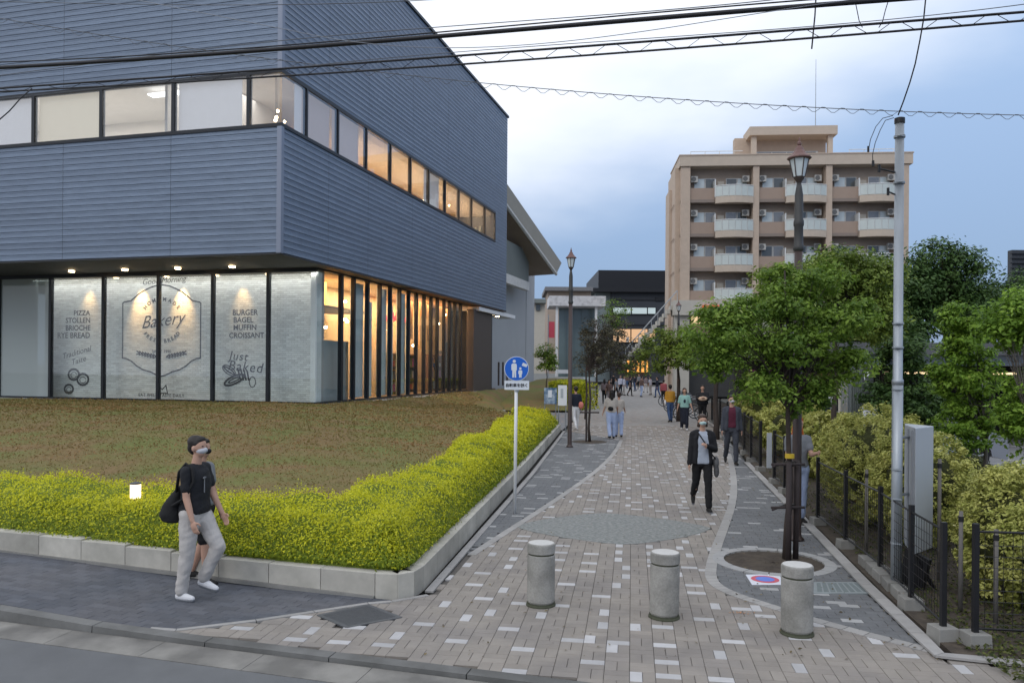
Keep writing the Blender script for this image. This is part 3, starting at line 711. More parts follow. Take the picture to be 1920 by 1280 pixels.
# cladding boards, real laps: every board leans out at its foot
RH = .2; BP = .014
def board_shape(key):
    L_, h_, mi = key     # along local x, facing local -y ; lap profile with a rolled rib
    x = L_/2-.006; pr = [(-.5, -BP), (-.44, -BP-.004), (-.20, -BP*.75), (.1, -BP*.35), (.3, -BP*.55), (.44, -.006), (.5, -.002)]
    vs = []; fs = []
    for sx in (-x, x):
        for a, b in pr: vs.append((sx, b, a*h_))
    n = len(pr)
    for i in range(n-1): fs.append((i, n+i, n+i+1, i+1))
    fs.append((0, n, n-1+n, n-1)); fs = [tuple(f) for f in fs[:-1]]
    return vs, fs, mi
P = []
fj = [0.0]+[u_at(318, 0), u_at(116, 0)]; fj += [fj[2]+4.25, fj[2]+8.5]; fj[0] = .12
sj = [.12]+[v_at(x, 0) for x in (688, 771, 837, 885)]; sj = [.12, 3.1, sj[1], sj[2]-0, sj[3], sj[4], VE]
angF = math.atan2(-U_.y, -U_.x); angS = math.atan2(V_.y, V_.x)
rows = [ZB+RH*(k+.5) for k in range(round((ZS0-ZB)/RH)-0)]
rows = [(ZB+(ZS0-ZB)*(k+.5)/20, (ZS0-ZB)/20) for k in range(20)]+[(ZS1+(ZR-ZS1-.12)*(k+.5)/33, (ZR-ZS1-.12)/33) for k in range(33)]
v_end_strip = v_at(925, 0)
for z, h in rows:
    for a, b in zip(fj, fj[1:]):
        c = B((a+b)/2, 0, z); P.append(((round(b-a, 4), round(h, 4), 0), tuple(c), angF, None))
    for a, b in zip(sj, sj[1:]):
        c = B(0, (a+b)/2, z); P.append(((round(b-a, 4), round(h, 4), 1), tuple(c), angS, None))
nz = 8
for k in range(nz):      # boards beside the end of the ribbon window
    h = (ZS1-ZS0)/nz; z = ZS0+h*(k+.5); a, b = v_end_strip, VE; P.append(((round(b-a, 4), round(h, 4), 1), tuple(B(0, (a+b)/2, z)), angS, None))
lay(P, board_shape, ['clad_blue', 'clad_side'], 'siding_board', bld, 'siding_beyond', limit=300)
m = MB()
def ubox(m, u0, u1, v0, v1, z0, z1, mi=0, rnd=.5):
    m.hexa([B(u0, v0, z0), B(u1, v0, z0), B(u1, v1, z0), B(u0, v1, z0), B(u0, v0, z1), B(u1, v0, z1), B(u1, v1, z1), B(u0, v1, z1)], mi, rnd); return m
# backing walls (behind boards)
m = MB(); ubox(m, .02, UE, .02, .25, ZB+.02, ZS0-.02); ubox(m, .02, UE, .02, .25, ZS1+.02, ZR-.14); ubox(m, .02, .25, .26, VE-.02, ZB+.02, ZS0-.02); ubox(m, .02, .25, .26, VE-.02, ZS1+.02, ZR-.14)
ubox(m, .02, .25, v_end_strip+.03, VE-.02, ZS0-.018, ZS1+.018); ubox(m, .02, UE, VE-.018, VE+.1, ZB, ZR-.13); m.build('wall', 'soffit_dark', bld)
m = MB(); ubox(m, -.06, .10, -.06, .10, ZB-.02, ZS0-.06); ubox(m, -.06, .10, -.06, .10, ZS1+.08, ZR); m.build('corner_trim', 'clad_trim', bld)
m = MB(); ubox(m, -.08, UE, -.08, VE+.14, ZR-.12, ZR); m.build('roof', 'dark_frame', bld)
m = MB(); ubox(m, -.03, UE, -.03, GV+.0, ZB-.06, ZB-.021); ubox(m, -.03, 1.0, GV+.003, VE, ZB-.06, ZB-.021); m.build('soffit', 'soffit_dark', bld)
m = MB(); ubox(m, -.02, 1.2, v_at(770, .2), VE-.02, ZB-.085, ZB-.062); m.build('soffit_board', 'soffit_wood', bld)
# ribbon window
m = MB(); e = .045
ubox(m, -e, UE, -e, .10, ZS0-.06, ZS0+.05); ubox(m, -e, UE, -e, .10, ZS1-.05, ZS1+.08); ubox(m, -e, .10, .102, v_end_strip, ZS0-.06, ZS0+.05); ubox(m, -e, .10, .102, v_end_strip, ZS1-.05, ZS1+.08)
ubox(m, -e, .10, v_end_strip, v_end_strip+.14, ZS0-.06, ZS1+.08); m.build('window_rail', 'dark_frame', bld)
fm = [u_at(x, 0) for x in (463, 322, 187, 60, -68)]; sm_ = [v_at(x, 0) for x in (571, 630, 683.5, 729, 767, 801, 832, 858, 882, 907)]
for u in fm: m = MB(); ubox(m, u-.06, u+.06, -e, .10, ZS0+.05, ZS1-.05); m.build('mullion', 'dark_frame', bld)
for v in sm_: m = MB(); ubox(m, -e, .10, v-.045, v+.045, ZS0+.05, ZS1-.05); m.build('mullion', 'dark_frame', bld)
fu = [-.01]+fm+[UE]; sv = [-.01]+sm_+[v_end_strip]
for a, b in zip(fu, fu[1:]): m = MB(); ubox(m, a+.03, b-.03, -.012, .0, ZS0+.04, ZS1-.04); m.build('window_pane', 'glass_upper', bld)
for a, b in zip(sv, sv[1:]): m = MB(); ubox(m, -.012, .0, a+.03, b-.03, ZS0+.04, ZS1-.04); m.build('window_pane', 'glass_upper', bld)
# upper floor interior
m = MB(); ubox(m, .3, UE, .3, VE-.05, ZS0-.3, ZS0-.18); m.build('upper_floor', 'interior_white', bld)
m = MB(); ubox(m, .3, UE, .3, VE-.05, ZS1+.35, ZS1+.5); m.build('upper_ceiling', 'interior_white', bld)
m = MB(); ubox(m, 3.0, UE, 4.4, 4.5, ZS0-.2, ZS1+.4)      # back wall of the front rooms
m.build('partition', 'interior_white', bld)
m = MB(); ubox(m, 5.5, 5.6, 4.5, VE, ZS0-.2, ZS1+.4); m.build('partition', 'interior_warm', bld)
for u in (fm[1]+1.0, fm[1]-.9): m = MB(); ubox(m, u-.05, u+.05, .9, 4.4, ZS0-.2, ZS1+.4); m.build('partition', 'interior_white', bld)
m = MB(); ubox(m, fm[3]+.07, fm[2]-.07 if fm[3] < fm[2] else fm[3]-.05, .16, .17, ZS0, ZS1) if False else ubox(m, fm[2]+.08, fm[3]-.08, .16, .17, ZS0-.05, ZS1+.05); mat('blind_cream', (.74, .66, .52), .8, .03, 3, emit=(1, .84, .6), estr=.42); m.build('roller_blind', 'blind_cream', bld)  # faint emission stands in for room light through the blind
mat('blind_white', (.62, .62, .64), .8, .04, 3, emit=(1, .93, .90), estr=.34)  # emission paints in the lit room behind these blinds
m = MB(); ubox(m, fm[3]+.08, fm[4]-.08, .16, .17, ZS0-.05, ZS1+.05); m.build('roller_blind', 'blind_white', bld)
m = MB(); ubox(m, fm[0]+.35, fm[1]-.08, .16, .17, ZS0-.05, ZS1+.05); m.build('roller_blind', 'blind_white', bld)
m = MB(); ubox(m, .12, .13, 1.0, sm_[0]-.1, ZS0-.05, ZS1+.05); m.build('roller_blind', 'blind_white', bld)
mat('screen_mauve', (.36, .30, .30), .8, .05, 3, emit=(1, .80, .70), estr=.26)  # low emission again puts room light into the blind colour
for k in (0, 1, 5): m = MB(); ubox(m, .28, .29, sm_[k]+.1, sm_[k+1]-.1, ZS0-.05, ZS1+.05); m.build('roller_blind', 'screen_mauve' if k != 5 else 'blind_white', bld)
m = MB(); ubox(m, fm[1]+.3, fm[1]+2.0, 1.2, 1.5, ZS1+.12, ZS1+.18); m.build('light_strip', 'strip_white', bld)
# pendants on the upper floor
for (u, v, z) in ((.9, 1.2, 10.55), (.75, .9, 10.35), (1.1, 1.6, 10.9)): 
    m = MB(); m.ell(tuple(B(u, v, z)), (.05, .05, .05), 10, 6); po_ = m.build('pendant', 'bulb', bld); m = MB(); m.tube([B(u, v, z+.05), B(u, v, ZS1+.35)], .006, 5); m.build('cord', 'dark_frame', po_)
for k in range(16):
    v = sm_[0]+.4+k*1.05; m = MB(); z = ZS0+.55+.5*random.random(); u = .7+random.random()*1.5
    m.ell(tuple(B(u, v, z)), (.045, .045, .045), 8, 6); m.build('pendant', 'bulb', bld)
def arealight(name, c, sx, sy, energy, col, rot=(0, 0, 0), parent=None):
    l = bpy.data.lights.new(name, 'AREA'); l.shape = 'RECTANGLE'; l.size = sx; l.size_y = sy; l.energy = energy; l.color = col
    o = bpy.data.objects.new(name, l); COL.objects.link(o); o.location = c; o.rotation_euler = rot; return o
aS = math.atan2(V_.y, V_.x)
mat('shade_orange', (.6, .34, .16), .7, .25, 1.2)
m = MB(); ubox(m, 3.4, 3.5, sm_[2], VE-.1, ZS0-.2, ZS1+.35); m.build('partition', 'shade_orange', bld)
arealight('upper_side_light', B(1.9, (sm_[3]+VE)/2, ZS1+.3), VE-sm_[3], 1.6, 850, (1, .68, .38), (0, 0, aS))
arealight('upper_front_light', B(9, 2.2, ZS1+.3), 15, 2.0, 420, (1, .93, .84), (0, 0, aS+math.pi/2))
# ---------------- ground floor
gm = [u_at(x, GV) for x in (502, 398, 296, 193, 94)]; gm += [gm[-1]+(gm[-1]-gm[-2])*k for k in (1, 2, 3, 4)]
uc = u_at(592, GV)
GU = uc
gs = [v_at(x, GU) for x in (640, 663, 689, 712, 731.5, 749, 766, 780.5, 795, 808, 820, 832.5, 843, 853, 863.5)]; vs_end = v_at(877, GU)
m = MB(); ubox(m, GU-.45, GU+.0, GV-.3, vs_end+.4, ZG-.22, ZG-.04); ubox(m, GU-.06, UE, GV-.06, GV-.021, ZG-.5, ZG-.02); m.build('plinth', 'step_white', bld)
m = MB(); ubox(m, GU, UE, GV-.02, GV+.1, ZG-.02, ZG+.05); ubox(m, GU, UE, GV-.02, GV+.1, ZB-.2, ZB-.062); ubox(m, GU-.02, GU+.08, GV+.1, vs_end, ZG-.02, ZG+.05); ubox(m, GU-.02, GU+.08, GV+.1, vs_end, ZB-.12, ZB-.062); m.build('shopfront_rail', 'dark_frame', bld)
for u in gm: m = MB(); ubox(m, u-.055, u+.055, GV-.04, GV+.12, ZG+.05, ZB-.2); m.build('shopfront_mullion', 'dark_frame', bld)
for v in gs: m = MB(); ubox(m, GU-.05, GU+.1, v-.10 if v == gs[0] else v-.07, v+.07, ZG+.05, ZB-.12); m.build('shopfront_mullion', 'dark_frame', bld)
gu = [uc]+gm
for i, (a, b) in enumerate(zip(gu, gu[1:])):
    m = MB(); ubox(m, a+.02, b-.02, GV+.02, GV+.032, ZG+.05, ZB-.2); m.build('shop_glass', 'glass_shop' if i < 5 else 'glass_blind', bld)
gsv = [GV+.1]+gs+[vs_end]
for i, (a, b) in enumerate(zip(gsv, gsv[1:])):
    m = MB(); ubox(m, GU+.02, GU+.032, a+.02, b-.02, ZG+.05, ZB-.12); m.build('shop_glass', 'glass_shop', bld)
# floor, ceiling, back walls inside
m = MB(); ubox(m, GU+.1, UE, GV+.1, VE, ZG-.1, ZG); mat('shop_floor', (.16, .11, .08), .4, .1, 2); m.build('shop_floor', 'shop_floor', bld)
m = MB(); ubox(m, GU+.1, UE, GV+.12, VE, ZB-.14, ZB-.1); m.build('shop_ceiling', 'interior_warm', bld)
mat('mural_brick', (.86, .86, .84), .7, .05, 4, .2, 60, rnd=.14); mat('mural_joint', (.42, .42, .41), .8); mat('mural_ink', (.02, .022, .03), .7, .1, 20)
MV = GV+.62
m = MB(); u1m = u_at(84, MV); ubox(m, uc+.12, u1m, MV+.012, MV+.2, ZG, ZB-.15); m.build('mural_wall', 'mural_joint', bld)
m = MB(); bh = .078; bw = .24
nr = int((ZB-.15-ZG)/bh)
for r_ in range(nr):
    z = ZG+bh*(r_+.5); s = (r_ % 2)*bw/2; u = uc+.12+s
    while u < u1m-.02:
        u2 = min(u+bw, u1m); ubox(m, u+.005, u2-.005, MV, MV+.02, z-bh/2+.006, z+bh/2-.006, 0, random.random()); u = u2
m.build('mural_bricks', 'mural_brick', bld, kind='stuff')
m = MB(); ubox(m, uc+.10, uc+.30, GV+.16, MV-.02, ZG, ZB-.15); m.build('brick_return', 'mural_brick', bld)
m = MB(); ubox(m, u1m+.02, UE, GV+.2, GV+.3, ZG, ZB-.15); mat('film_panel', (.42, .46, .465), .7, .06, 1.2); m.build('film_panel', 'film_panel', bld)
# mural writing: a plane frame, x to the viewer's right
def MUR(px, py, s=1.0):
    """matrix for flat print on the mural at the sight line of (px,py)"""
    u = u_at(px, MV); p = B(u, MV-.006, 0); D = p.y; z = AT(px, py, D).z
    ex = -U_
    M = Matrix(((ex.x, 0, -V_.x, p.x), (ex.y, 0, -V_.y, p.y), (0, 1, 0, z), (0, 0, 0, 1))); return M
pxm = 28.9/1500     # metres per photo pixel at the mural
for t_, x, y, sz in (('PIZZA', 153, 587, 12), ('STOLLEN', 146, 601, 12), ('BRIOCHE', 146, 615, 12), ('RYE BREAD', 138, 629, 13)):
    place_text('menu_word', t_, sz*1.25*pxm, MUR(x, y), 'mural_ink', bld, bold=.004)
for t_, x, y, sz in (('BURGER', 459, 586, 12), ('BAGEL', 456, 600, 12), ('MUFFIN', 459, 614, 12), ('CROISSANT', 462, 629, 11.5)):
    place_text('menu_word', t_, sz*1.25*pxm, MUR(x, y), 'mural_ink', bld, bold=.004)
RT = Matrix.Rotation(R(14), 4, 'Z')
for t_, x, y, sz in (('Traditional', 143, 661, 14), ('Taste', 147, 676, 14)): place_text('script_word', t_, sz*1.2*pxm, MUR(x, y) @ RT, 'mural_ink', bld, shear=.35, bold=-.002)
for t_, x, y, sz in (('Just', 447, 668, 21), ('Baked', 460, 688, 24)): place_text('script_word', t_, sz*1.15*pxm, MUR(x, y) @ Matrix.Rotation(R(-4), 4, 'Z'), 'mural_ink', bld, shear=.2, spacing=1.15)
place_text('script_word', 'Bakery', 36*pxm, MUR(303, 601) @ Matrix.Rotation(R(6), 4, 'Z'), 'mural_ink', bld, shear=.45, bold=-.002)
place_text('small_print', 'SINCE 1990', 9*pxm, MUR(303, 659), 'mural_ink', bld); place_text('small_print', 'EAT WELL, TASTE DAILY', 9*pxm, MUR(303, 741), 'mural_ink', bld, spacing=1.1)
def mur_pts(pts, w, name, closed=False):
    """drawn line on the mural given in photo pixels"""
    m = MB(); q = []
    for (x, y) in pts: M = MUR(x, y); q.append(M.to_translation()-V_.to_3d()*.0)
    if closed: q.append(q[0])
    for i, (a, b) in enumerate(zip(q, q[1:])):
        d = (b-a)
        if d.length < 1e-4: continue
        d.normalize(); n = d.cross(V_.to_3d()).normalized()*w/2; k = V_.to_3d()*(-.003-.0004*(i % 3)); a_, b_ = a-d*w*.3, b+d*w*.3
        m.add([a_-n+k, b_-n+k, b_+n+k, a_+n+k], [(0, 1, 2, 3)])
    return m.build(name, 'mural_ink', bld)
# shield outline
cxs = 303; sh = []
half = [(0, 534), (14, 536), (26, 541), (38, 547), (48, 555), (58, 564), (70, 566)]
rgt = [(cxs+a, b) for a, b in half]+[(cxs+73, 568), (cxs+73, 671), (cxs+66, 672), (cxs+56, 677), (cxs+46, 686), (cxs+34, 693), (cxs+20, 697), (cxs+8, 703), (cxs, 705)]
sh = rgt+[(2*cxs-x, y) for x, y in rgt[::-1][1:-1]]
mur_pts(sh, .055, 'shield_outline', True)
def arc(cx, cy, r, a0, a1, n, ry=None): return [(cx+r*math.cos(R(a0+(a1-a0)*k/n)), cy-(ry or r)*math.sin(R(a0+(a1-a0)*k/n))) for k in range(n+1)]
# arched lettering made of single letters
def arch_text(t_, r, a0, a1, sz, flip=False):
    for k, ch in enumerate(t_):
        a = a0+(a1-a0)*(k+.5)/len(t_); x, y = cxs+r*math.cos(R(a)), 600-r*math.sin(R(a))
        place_text('arched_letter', ch, sz*pxm, MUR(x, y) @ Matrix.Rotation(R(a-90 if not flip else a+90), 4, 'Z'), 'mural_ink', bld, bold=.004)
arch_text('HOMEMADE', 39, 150, 30, 11); arch_text('FRESH BREAD', 40, 215, 325, 11, True)
place_text('script_word', 'Good Morning', 17*pxm, MUR(306, 526) @ Matrix.Rotation(R(3), 4, 'Z'), 'mural_ink', bld, shear=.3, bold=-.002)
for sx in (-1, 1):      # ears of wheat under the word
    for k in range(7):
        x0 = cxs+sx*(9+k*5.2); y0 = 669-abs(k-0)*1.1; mur_pts([(x0, y0), (x0+sx*6, y0-5)], .05, 'wheat_stroke'); mur_pts([(x0, y0), (x0+sx*7, y0+2)], .045, 'wheat_stroke')
# pretzels and sandwich
for cx_, cy_, r_ in ((139, 702, 10), (156, 711, 10.5), (130, 729, 8)):
    mur_pts(arc(cx_, cy_, r_, 0, 360, 16), .085, 'pretzel'); mur_pts(arc(cx_, cy_+1, r_*.55, 20, 340, 10), .03, 'pretzel')
for cx_, cy_, a in ((430, 694, 35), (440, 712, -25)):
    ca, sa = math.cos(R(a)), math.sin(R(a)); el = lambda rx, ry: [(cx_+rx*math.cos(t*math.pi/8)*ca+ry*math.sin(t*math.pi/8)*sa, cy_+rx*math.cos(t*math.pi/8)*sa-ry*math.sin(t*math.pi/8)*ca) for t in range(17)]
    mur_pts(el(20 if a < 0 else 14, 7), .08 if a < 0 else .04, 'loaf'); mur_pts(el(12, 2.6), .05, 'loaf')
for k in range(4): mur_pts([(446+k*6, 690+k*2), (452+k*5, 712)], .07, 'loaf_stroke')
mur_pts(arc(474, 716, 6, 90, 450, 10, 10), .035, 'roll_outline'); mur_pts([(295, 737), (298, 722), (305, 730), (312, 722), (315, 737), (295, 737)], .04, 'oven_mark')
# downlights in the soffit + warm wash on the mural
for x, y in ((133, 494), (233, 494), (332, 493), (434, 492)):
    v = GV-1.1; u = u_at(x, v); c = B(u, v, ZB-.064)
    m = MB(); m.lathe([(.10, 0), (.10, -.065)], c, 16); m.build('downlight', 'downlight', bld)
    m = MB(); m.lathe([(.105, .0), (.125, -.012), (.105, -.016)], c, 16, cap=False); m.build('downlight_ring', 'grate_metal', bld)
    l = bpy.data.lights.new('downlight', 'SPOT'); l.energy = 26; l.spot_size = R(80); l.color = (1, .75, .45); l.shadow_soft_size = .08; o = bpy.data.objects.new('downlight_lamp', l); COL.objects.link(o); o.location = c+Vector((0, 0, -.05))
for x, e_ in ((266, 420), (342, 420), (168, 90), (455, 90)):
    u = u_at(x, MV); l = bpy.data.lights.new('mural_spot', 'SPOT'); l.energy = e_; l.spot_size = R(54); l.spot_blend = 1; l.color = (1, .58, .22); l.shadow_soft_size = .04
    o = bpy.data.objects.new('mural_spot', l); COL.objects.link(o); o.location = B(u, MV-.42, ZB-.25); o.rotation_euler = (R(21), 0, math.atan2(U_.y, U_.x)+math.pi)
arealight('mural_wash', B((uc+u1m)/2, MV-.47, ZB-.22), u1m-uc, .28, 62, (1, .96, .9), (R(22), 0, math.atan2(-U_.y, -U_.x)))
# interior of the side: warm bulkhead, partition, shelves
mat('counter_grey', (.30, .28, .27), .7, .05, 2); mat('mirror_frame', (.03, .025, .022), .5)
m = MB(); ubox(m, GU+2.6, GU+2.7, MV+.2, VE, ZG, ZB-.14); m.build('inner_wall', 'interior_warm', bld)
m = MB(); ubox(m, GU+.5, GU+2.5, MV+.9, MV+5.0, ZG+3.55, ZG+3.62, 0); m.build('light_shelf', 'counter_grey', bld)
m = MB(); ubox(m, GU+1.1, GU+2.55, MV+.35, MV+.5, ZG+3.6, ZB-.16); mat('glow_panel', (.8, .45, .16), .8, .15, 1.5, emit=(1, .50, .13), estr=1.3, stretch=(1, 1, .6)); m.build('ceiling_bulkhead', 'glow_panel', bld)
m = MB(); ubox(m, GU+1.5, GU+1.6, MV+.6, gs[1]+.6, ZG+3.6, ZB-.16); m.build('ceiling_bulkhead', 'glow_panel', bld)
m = MB(); ubox(m, GU+1.9, GU+2.0, MV+.3, gs[1]+.2, ZG, ZG+3.5); m.build('inner_wall', 'counter_grey', bld)
m = MB(); ubox(m, GU+.35, GU+.5, MV+.25, MV+2.6, ZG, ZG+2.3); m.build('low_partition', 'film_panel', bld)
m = MB(); ubox(m, GU+1.84, GU+1.88, MV+1.0, MV+1.5, ZG+2.3, ZG+3.0); m.build('picture_frame', 'mirror_frame', bld)
for z in (2.6, 3.3): m = MB(); ubox(m, GU+1.0, GU+1.2, MV+1.5, gs[0]+.3, ZG+z, ZG+z+.05); m.build('shelf', 'step_white' if z > 3 else 'mirror_frame', bld)
mat('blind_sky_tint', (.62, .67, .68), .9, .08, 3, stretch=(6, 6, .2))
for i in (1, 2, 3, 4, 5, 6):       # pale blinds between nearer mullions; tone also paints in sky reflected by the glass
    a, b = gs[i], gs[i+1]; w_ = (b-a)
    m = MB(); ubox(m, GU+.16, GU+.2, a+.08, a+w_*(.93 if i in (1, 3, 5) else .62), ZG+.1, ZB-.25 if i % 2 else ZB-.9); m.build('vertical_blind', 'blind_sky_tint', bld)
gcols = [(.45, .10, .05), (.5, .30, .10), (.12, .16, .07), (.45, .42, .38), (.35, .08, .22), (.08, .12, .22), (.55, .45, .2), (.06, .04, .03)]
for i, c in enumerate(gcols): mat('goods_%d' % i, c, .6, .2, 6)
v0 = gs[6]
for k in range(7):       # shelving units with goods
    v = v0+.6+k*1.9
    if v > vs_end-1: break
    sh_ = MB(); u0 = GU+1.2+(k % 3)*.4
    for z in (.1, .7, 1.3, 1.9): ubox(sh_, u0, u0+.5, v, v+1.5, ZG+z, ZG+z+.04)
    ubox(sh_, u0, u0+.5, v-.04, v, ZG, ZG+2.0); ubox(sh_, u0, u0+.5, v+1.5, v+1.54, ZG, ZG+2.0); so_ = sh_.build('shelf_unit', 'soffit_wood', bld)
    for z in (.14, .74, 1.34):
        for q in range(5):
            m = MB(); a = v+.06+q*.29; h = .15+.3*random.random(); ubox(m, u0+.08, u0+.4, a, a+.22, ZG+z, ZG+z+h); m.build('goods', 'goods_%d' % random.randrange(8), bld)
for k in range(22):
    v = random.uniform(gs[0], vs_end-.5); u = GU+random.uniform(.6, 2.3); z = ZG+random.uniform(2.3, 4.3); m = MB(); m.ell(tuple(B(u, v, z)), (.075, .075, .06), 8, 6); m.build('pendant', 'bulb', bld)
mat('panel_amber', (.6, .33, .13), .7, .3, 1.4, emit=(1, .5, .18), estr=.35)
for k in range(6):
    v = gs[7]+.2+k*(vs_end-gs[7])/6; m = MB(); ubox(m, GU+.9+.25*(k % 2), GU+1.0+.25*(k % 2), v, v+.9, ZG+2.2+(k % 2)*.5, ZB-.3); m.build('hanging_panel', 'panel_amber' if k % 2 == 0 else 'shade_orange', bld)
emat('neon_red', (1, .07, .08), 2.6)       # red lit script sign inside, unreadable strokes
vn = v_at(708, GU+.3); vn2 = v_at(768, GU+.3)
for k in range(9):
    a = vn+(vn2-vn)*k/9; b = a+(vn2-vn)/9*.72; m = MB(); p = [B(GU+.3, a, 4.6+(.18 if k in (4, 5, 7) else 0)), B(GU+.3, (a+b)/2, 4.38), B(GU+.3, b, 4.62), B(GU+.3, b, 4.42)]; m.tube(p, .035, 6); m.build('neon_stroke', 'neon_red', bld)
arealight('shop_light', B(GU+1.4, (gs[0]+vs_end)/2, ZB-.2), vs_end-gs[0], 1.4, 1050, (1, .64, .33), (0, 0, aS))
# brown end wall, canopy light box
m = MB(); ubox(m, GU-.32, GU+.1, vs_end+.05, v_at(921, GU-.32), ZG-.1, ZB-.3); m.build('brown_wall', 'brown_wall', bld)
m = MB(); ubox(m, GU-.30, GU+3, v_at(921, GU-.32)+.02, v_at(921, GU-.32)+.25, ZG-.1, ZB-.1); m.build('wall_edge', 'dark_frame', bld)
vq = v_at(900, -.0); m = MB(); ubox(m, .05, 1.1, vq, VE+2.5, ZB-.36, ZB-.14); m.build('canopy_fascia', 'white_paint', bld)
for k in range(4): m = MB(); m.lathe([(.12, 0), (.12, -.02)], B(.5, vs_end+1.2+k*1.5, ZB-.37 if vs_end+1.2+k*1.5 > vq else ZB-.09), 12); m.build('downlight', 'downlight', bld)

# ================================================================== SECOND BUILDING, winged roof
wb = thing('winged_roof_building', (1.2, 62, 0), 'pale grey hall with overhanging winged roof beyond the slate-blue building', 'building')
mat('pale_wall', (.40, .42, .44), .8, .05, .6); mat('pale_wall_dark', (.22, .24, .25), .8, .06, 1, .1, 20); mat('roof_soffit', (.30, .245, .20), .8, .06, 1); mat('roof_fascia', (.62, .62, .60), .6); mat('rib_grey', (.20, .225, .22), .8, .05, 2)
def W(px, py, D): return AT(px, py, D)
m = MB()       # grey wall volume: from the end of the corner building to x~1000
a = AT(900, 700, 54); b = AT(1000, 700, 66)
def wallq(m, pA, pB, z0, z1, th=.4):
    d = (pB-pA); d.z = 0; d.normalize(); n = Vector((-d.y, d.x, 0))*th
    m.hexa([(pA.x, pA.y, z0), (pB.x, pB.y, z0), (pB.x+n.x, pB.y+n.y, z0), (pA.x+n.x, pA.y+n.y, z0), (pA.x, pA.y, z1), (pB.x, pB.y, z1), (pB.x+n.x, pB.y+n.y, z1), (pA.x+n.x, pA.y+n.y, z1)]); return m
a0, a1, a2 = AT(880, 700, 53), AT(985, 700, 64), AT(1001, 700, 68)
zt = AT(985, 540, 64).z
wallq(m, a0, a1, 0, zt); wallq(m, AT(986, 700, 64.1), a2, 0, zt+2.2); m.build('wall', 'pale_wall', wb)

zc = AT(985, 480, 62).z
p0, p1 = AT(900, 600, 50), AT(991, 600, 61); d = (p1-p0); d.z = 0; nn = 40
for k in range(nn):
    q0 = p0+d*(k/nn); q1 = p0+d*((k+.8)/nn); m = MB(); wallq(m, q0, q1, AT(985, 526, 60).z, zc+.2, .12); m.build('screen_slat', 'rib_grey', wb)
zl0, zl1 = AT(985, 543, 60).z, AT(985, 527, 60).z; m = MB(); wallq(m, p0+Vector((.05, -.15, 0)), p1+Vector((.05, -.15, 0)), zl0, zl1, .4); m.build('ledge', 'roof_fascia', wb)
m = MB(); wallq(m, p0+Vector((-.3, .3, 0)), p1+Vector((-.3, .3, 0)), AT(985, 526, 60).z, zc+.15, .1); m.build('screen_wall', 'rib_grey', wb)
m = MB(); m.box(AT(970, 470, 64), (1.2, 1.2, 5)); m.build('roof_column', 'pale_wall', wb)
# wing: a thick slab rising towards the viewer
tipo, tipi = AT(1053, 492, 58), AT(1043, 515, 56)
rt0, rt1 = AT(900, 268, 40), AT(900, 330, 41)
m = MB(); A_ = AT(1053, 493, 64); B_ = AT(935, 322, 54); Cc = AT(1043, 514, 62); Dd = AT(935, 366, 53.2)
inA, inB = A_+Vector((-7, 3, 1)), B_+Vector((-6, 3, 1)); inC, inD = AT(992, 516, 64)+Vector((-1.5, 1.5, 0)), AT(935, 440, 58)+Vector((-4, 1.5, 0))
m.add([A_, B_, inB, inA], [(0, 1, 2, 3)]); m.build('roof_top', 'rib_grey', wb)
m = MB(); m.add([A_, B_, Dd, Cc], [(0, 1, 2, 3)]); mat('roof_edge', (.26, .25, .22), .8, .08, 1); m.build('roof_edge', 'roof_edge', wb)
m = MB(); m.add([Cc, Dd, inD, inC], [(0, 1, 2, 3)]); m.build('soffit', 'roof_soffit', wb)
m = MB(); m.tube([Dd, Cc], .13, 6); m.build('gutter', 'roof_fascia', wb)
m = MB(); m.add([A_, Cc, inC, inA], [(0, 1, 2, 3)]); m.build('roof_end', 'roof_soffit', wb)
for k in range(3): m = MB(); p = AT(935+k*8, 690, 55); m.box((p.x, p.y, 1.2+.7), (.12, .3, 1.6)); m.build('foot_post', 'brown_wall', wb)

# ================================================================== APARTMENT BLOCK
apt = thing('apartment_block', (AT(1275, 700, 67).x, 67, 0), 'seven storey tan brick apartment block with rounded glass balconies and rooftop penthouse', 'building')
mat('apt_brick', (.52, .415, .33), .85, .08, 2.5, .1, 30); mat('apt_slab', (.54, .45, .365), .8, .06, 2); mat('apt_wall', (.40, .32, .26), .85, .08, 2); mat('apt_panel', (.36, .27, .215), .8, .04, 2); mat('apt_recess', (.26, .21, .18), .85, .06, 2)
mat('balcony_glass', (.55, .60, .58), .3, .06, 1.5); mat('rail_white', (.66, .67, .66), .5); mat('ac_white', (.52, .51, .48), .6, .05, 5); mat('ac_grille', (.16, .16, .16), .6)
mat('door_cream', (.5, .45, .38), .6); mat('beige_wall', (.52, .49, .43), .8, .05, 2); mat('sign_orange', (.75, .10, .04), .4, .1, 1, emit=(1, .12, .05), estr=.25)
mat('pane_pale', (.56, .63, .65), .12, .12, .8, spec=.8); mat('pane_dark', (.085, .095, .10), .1, .2, .8, spec=.8); mat('pane_mid', (.22, .23, .25), .12, .2, .8, spec=.8)
emat('pane_lit', (1, .78, .5), .9)
A0 = AT(1275, 640, 67.0); A0.z = 0; AX = Vector((18.35, -1.48, 0)); AW = AX.length; AX.normalize(); AY = Vector((-AX.y, AX.x, 0))
def Q(x, y, z): return A0+AX*x+AY*y+Vector((0, 0, z))
def abox(m, x0, x1, y0, y1, z0, z1, mi=0, rnd=.5):
    return m.hexa([Q(x0, y0, z0), Q(x1, y0, z0), Q(x1, y1, z0), Q(x0, y1, z0), Q(x0, y0, z1), Q(x1, y0, z1), Q(x1, y1, z1), Q(x0, y1, z1)], mi, rnd)
zA = lambda py: AT(1400, py, 66).z
ZT = zA(286); FH = (zA(312)-zA(506))/3.0
FH = 2.86
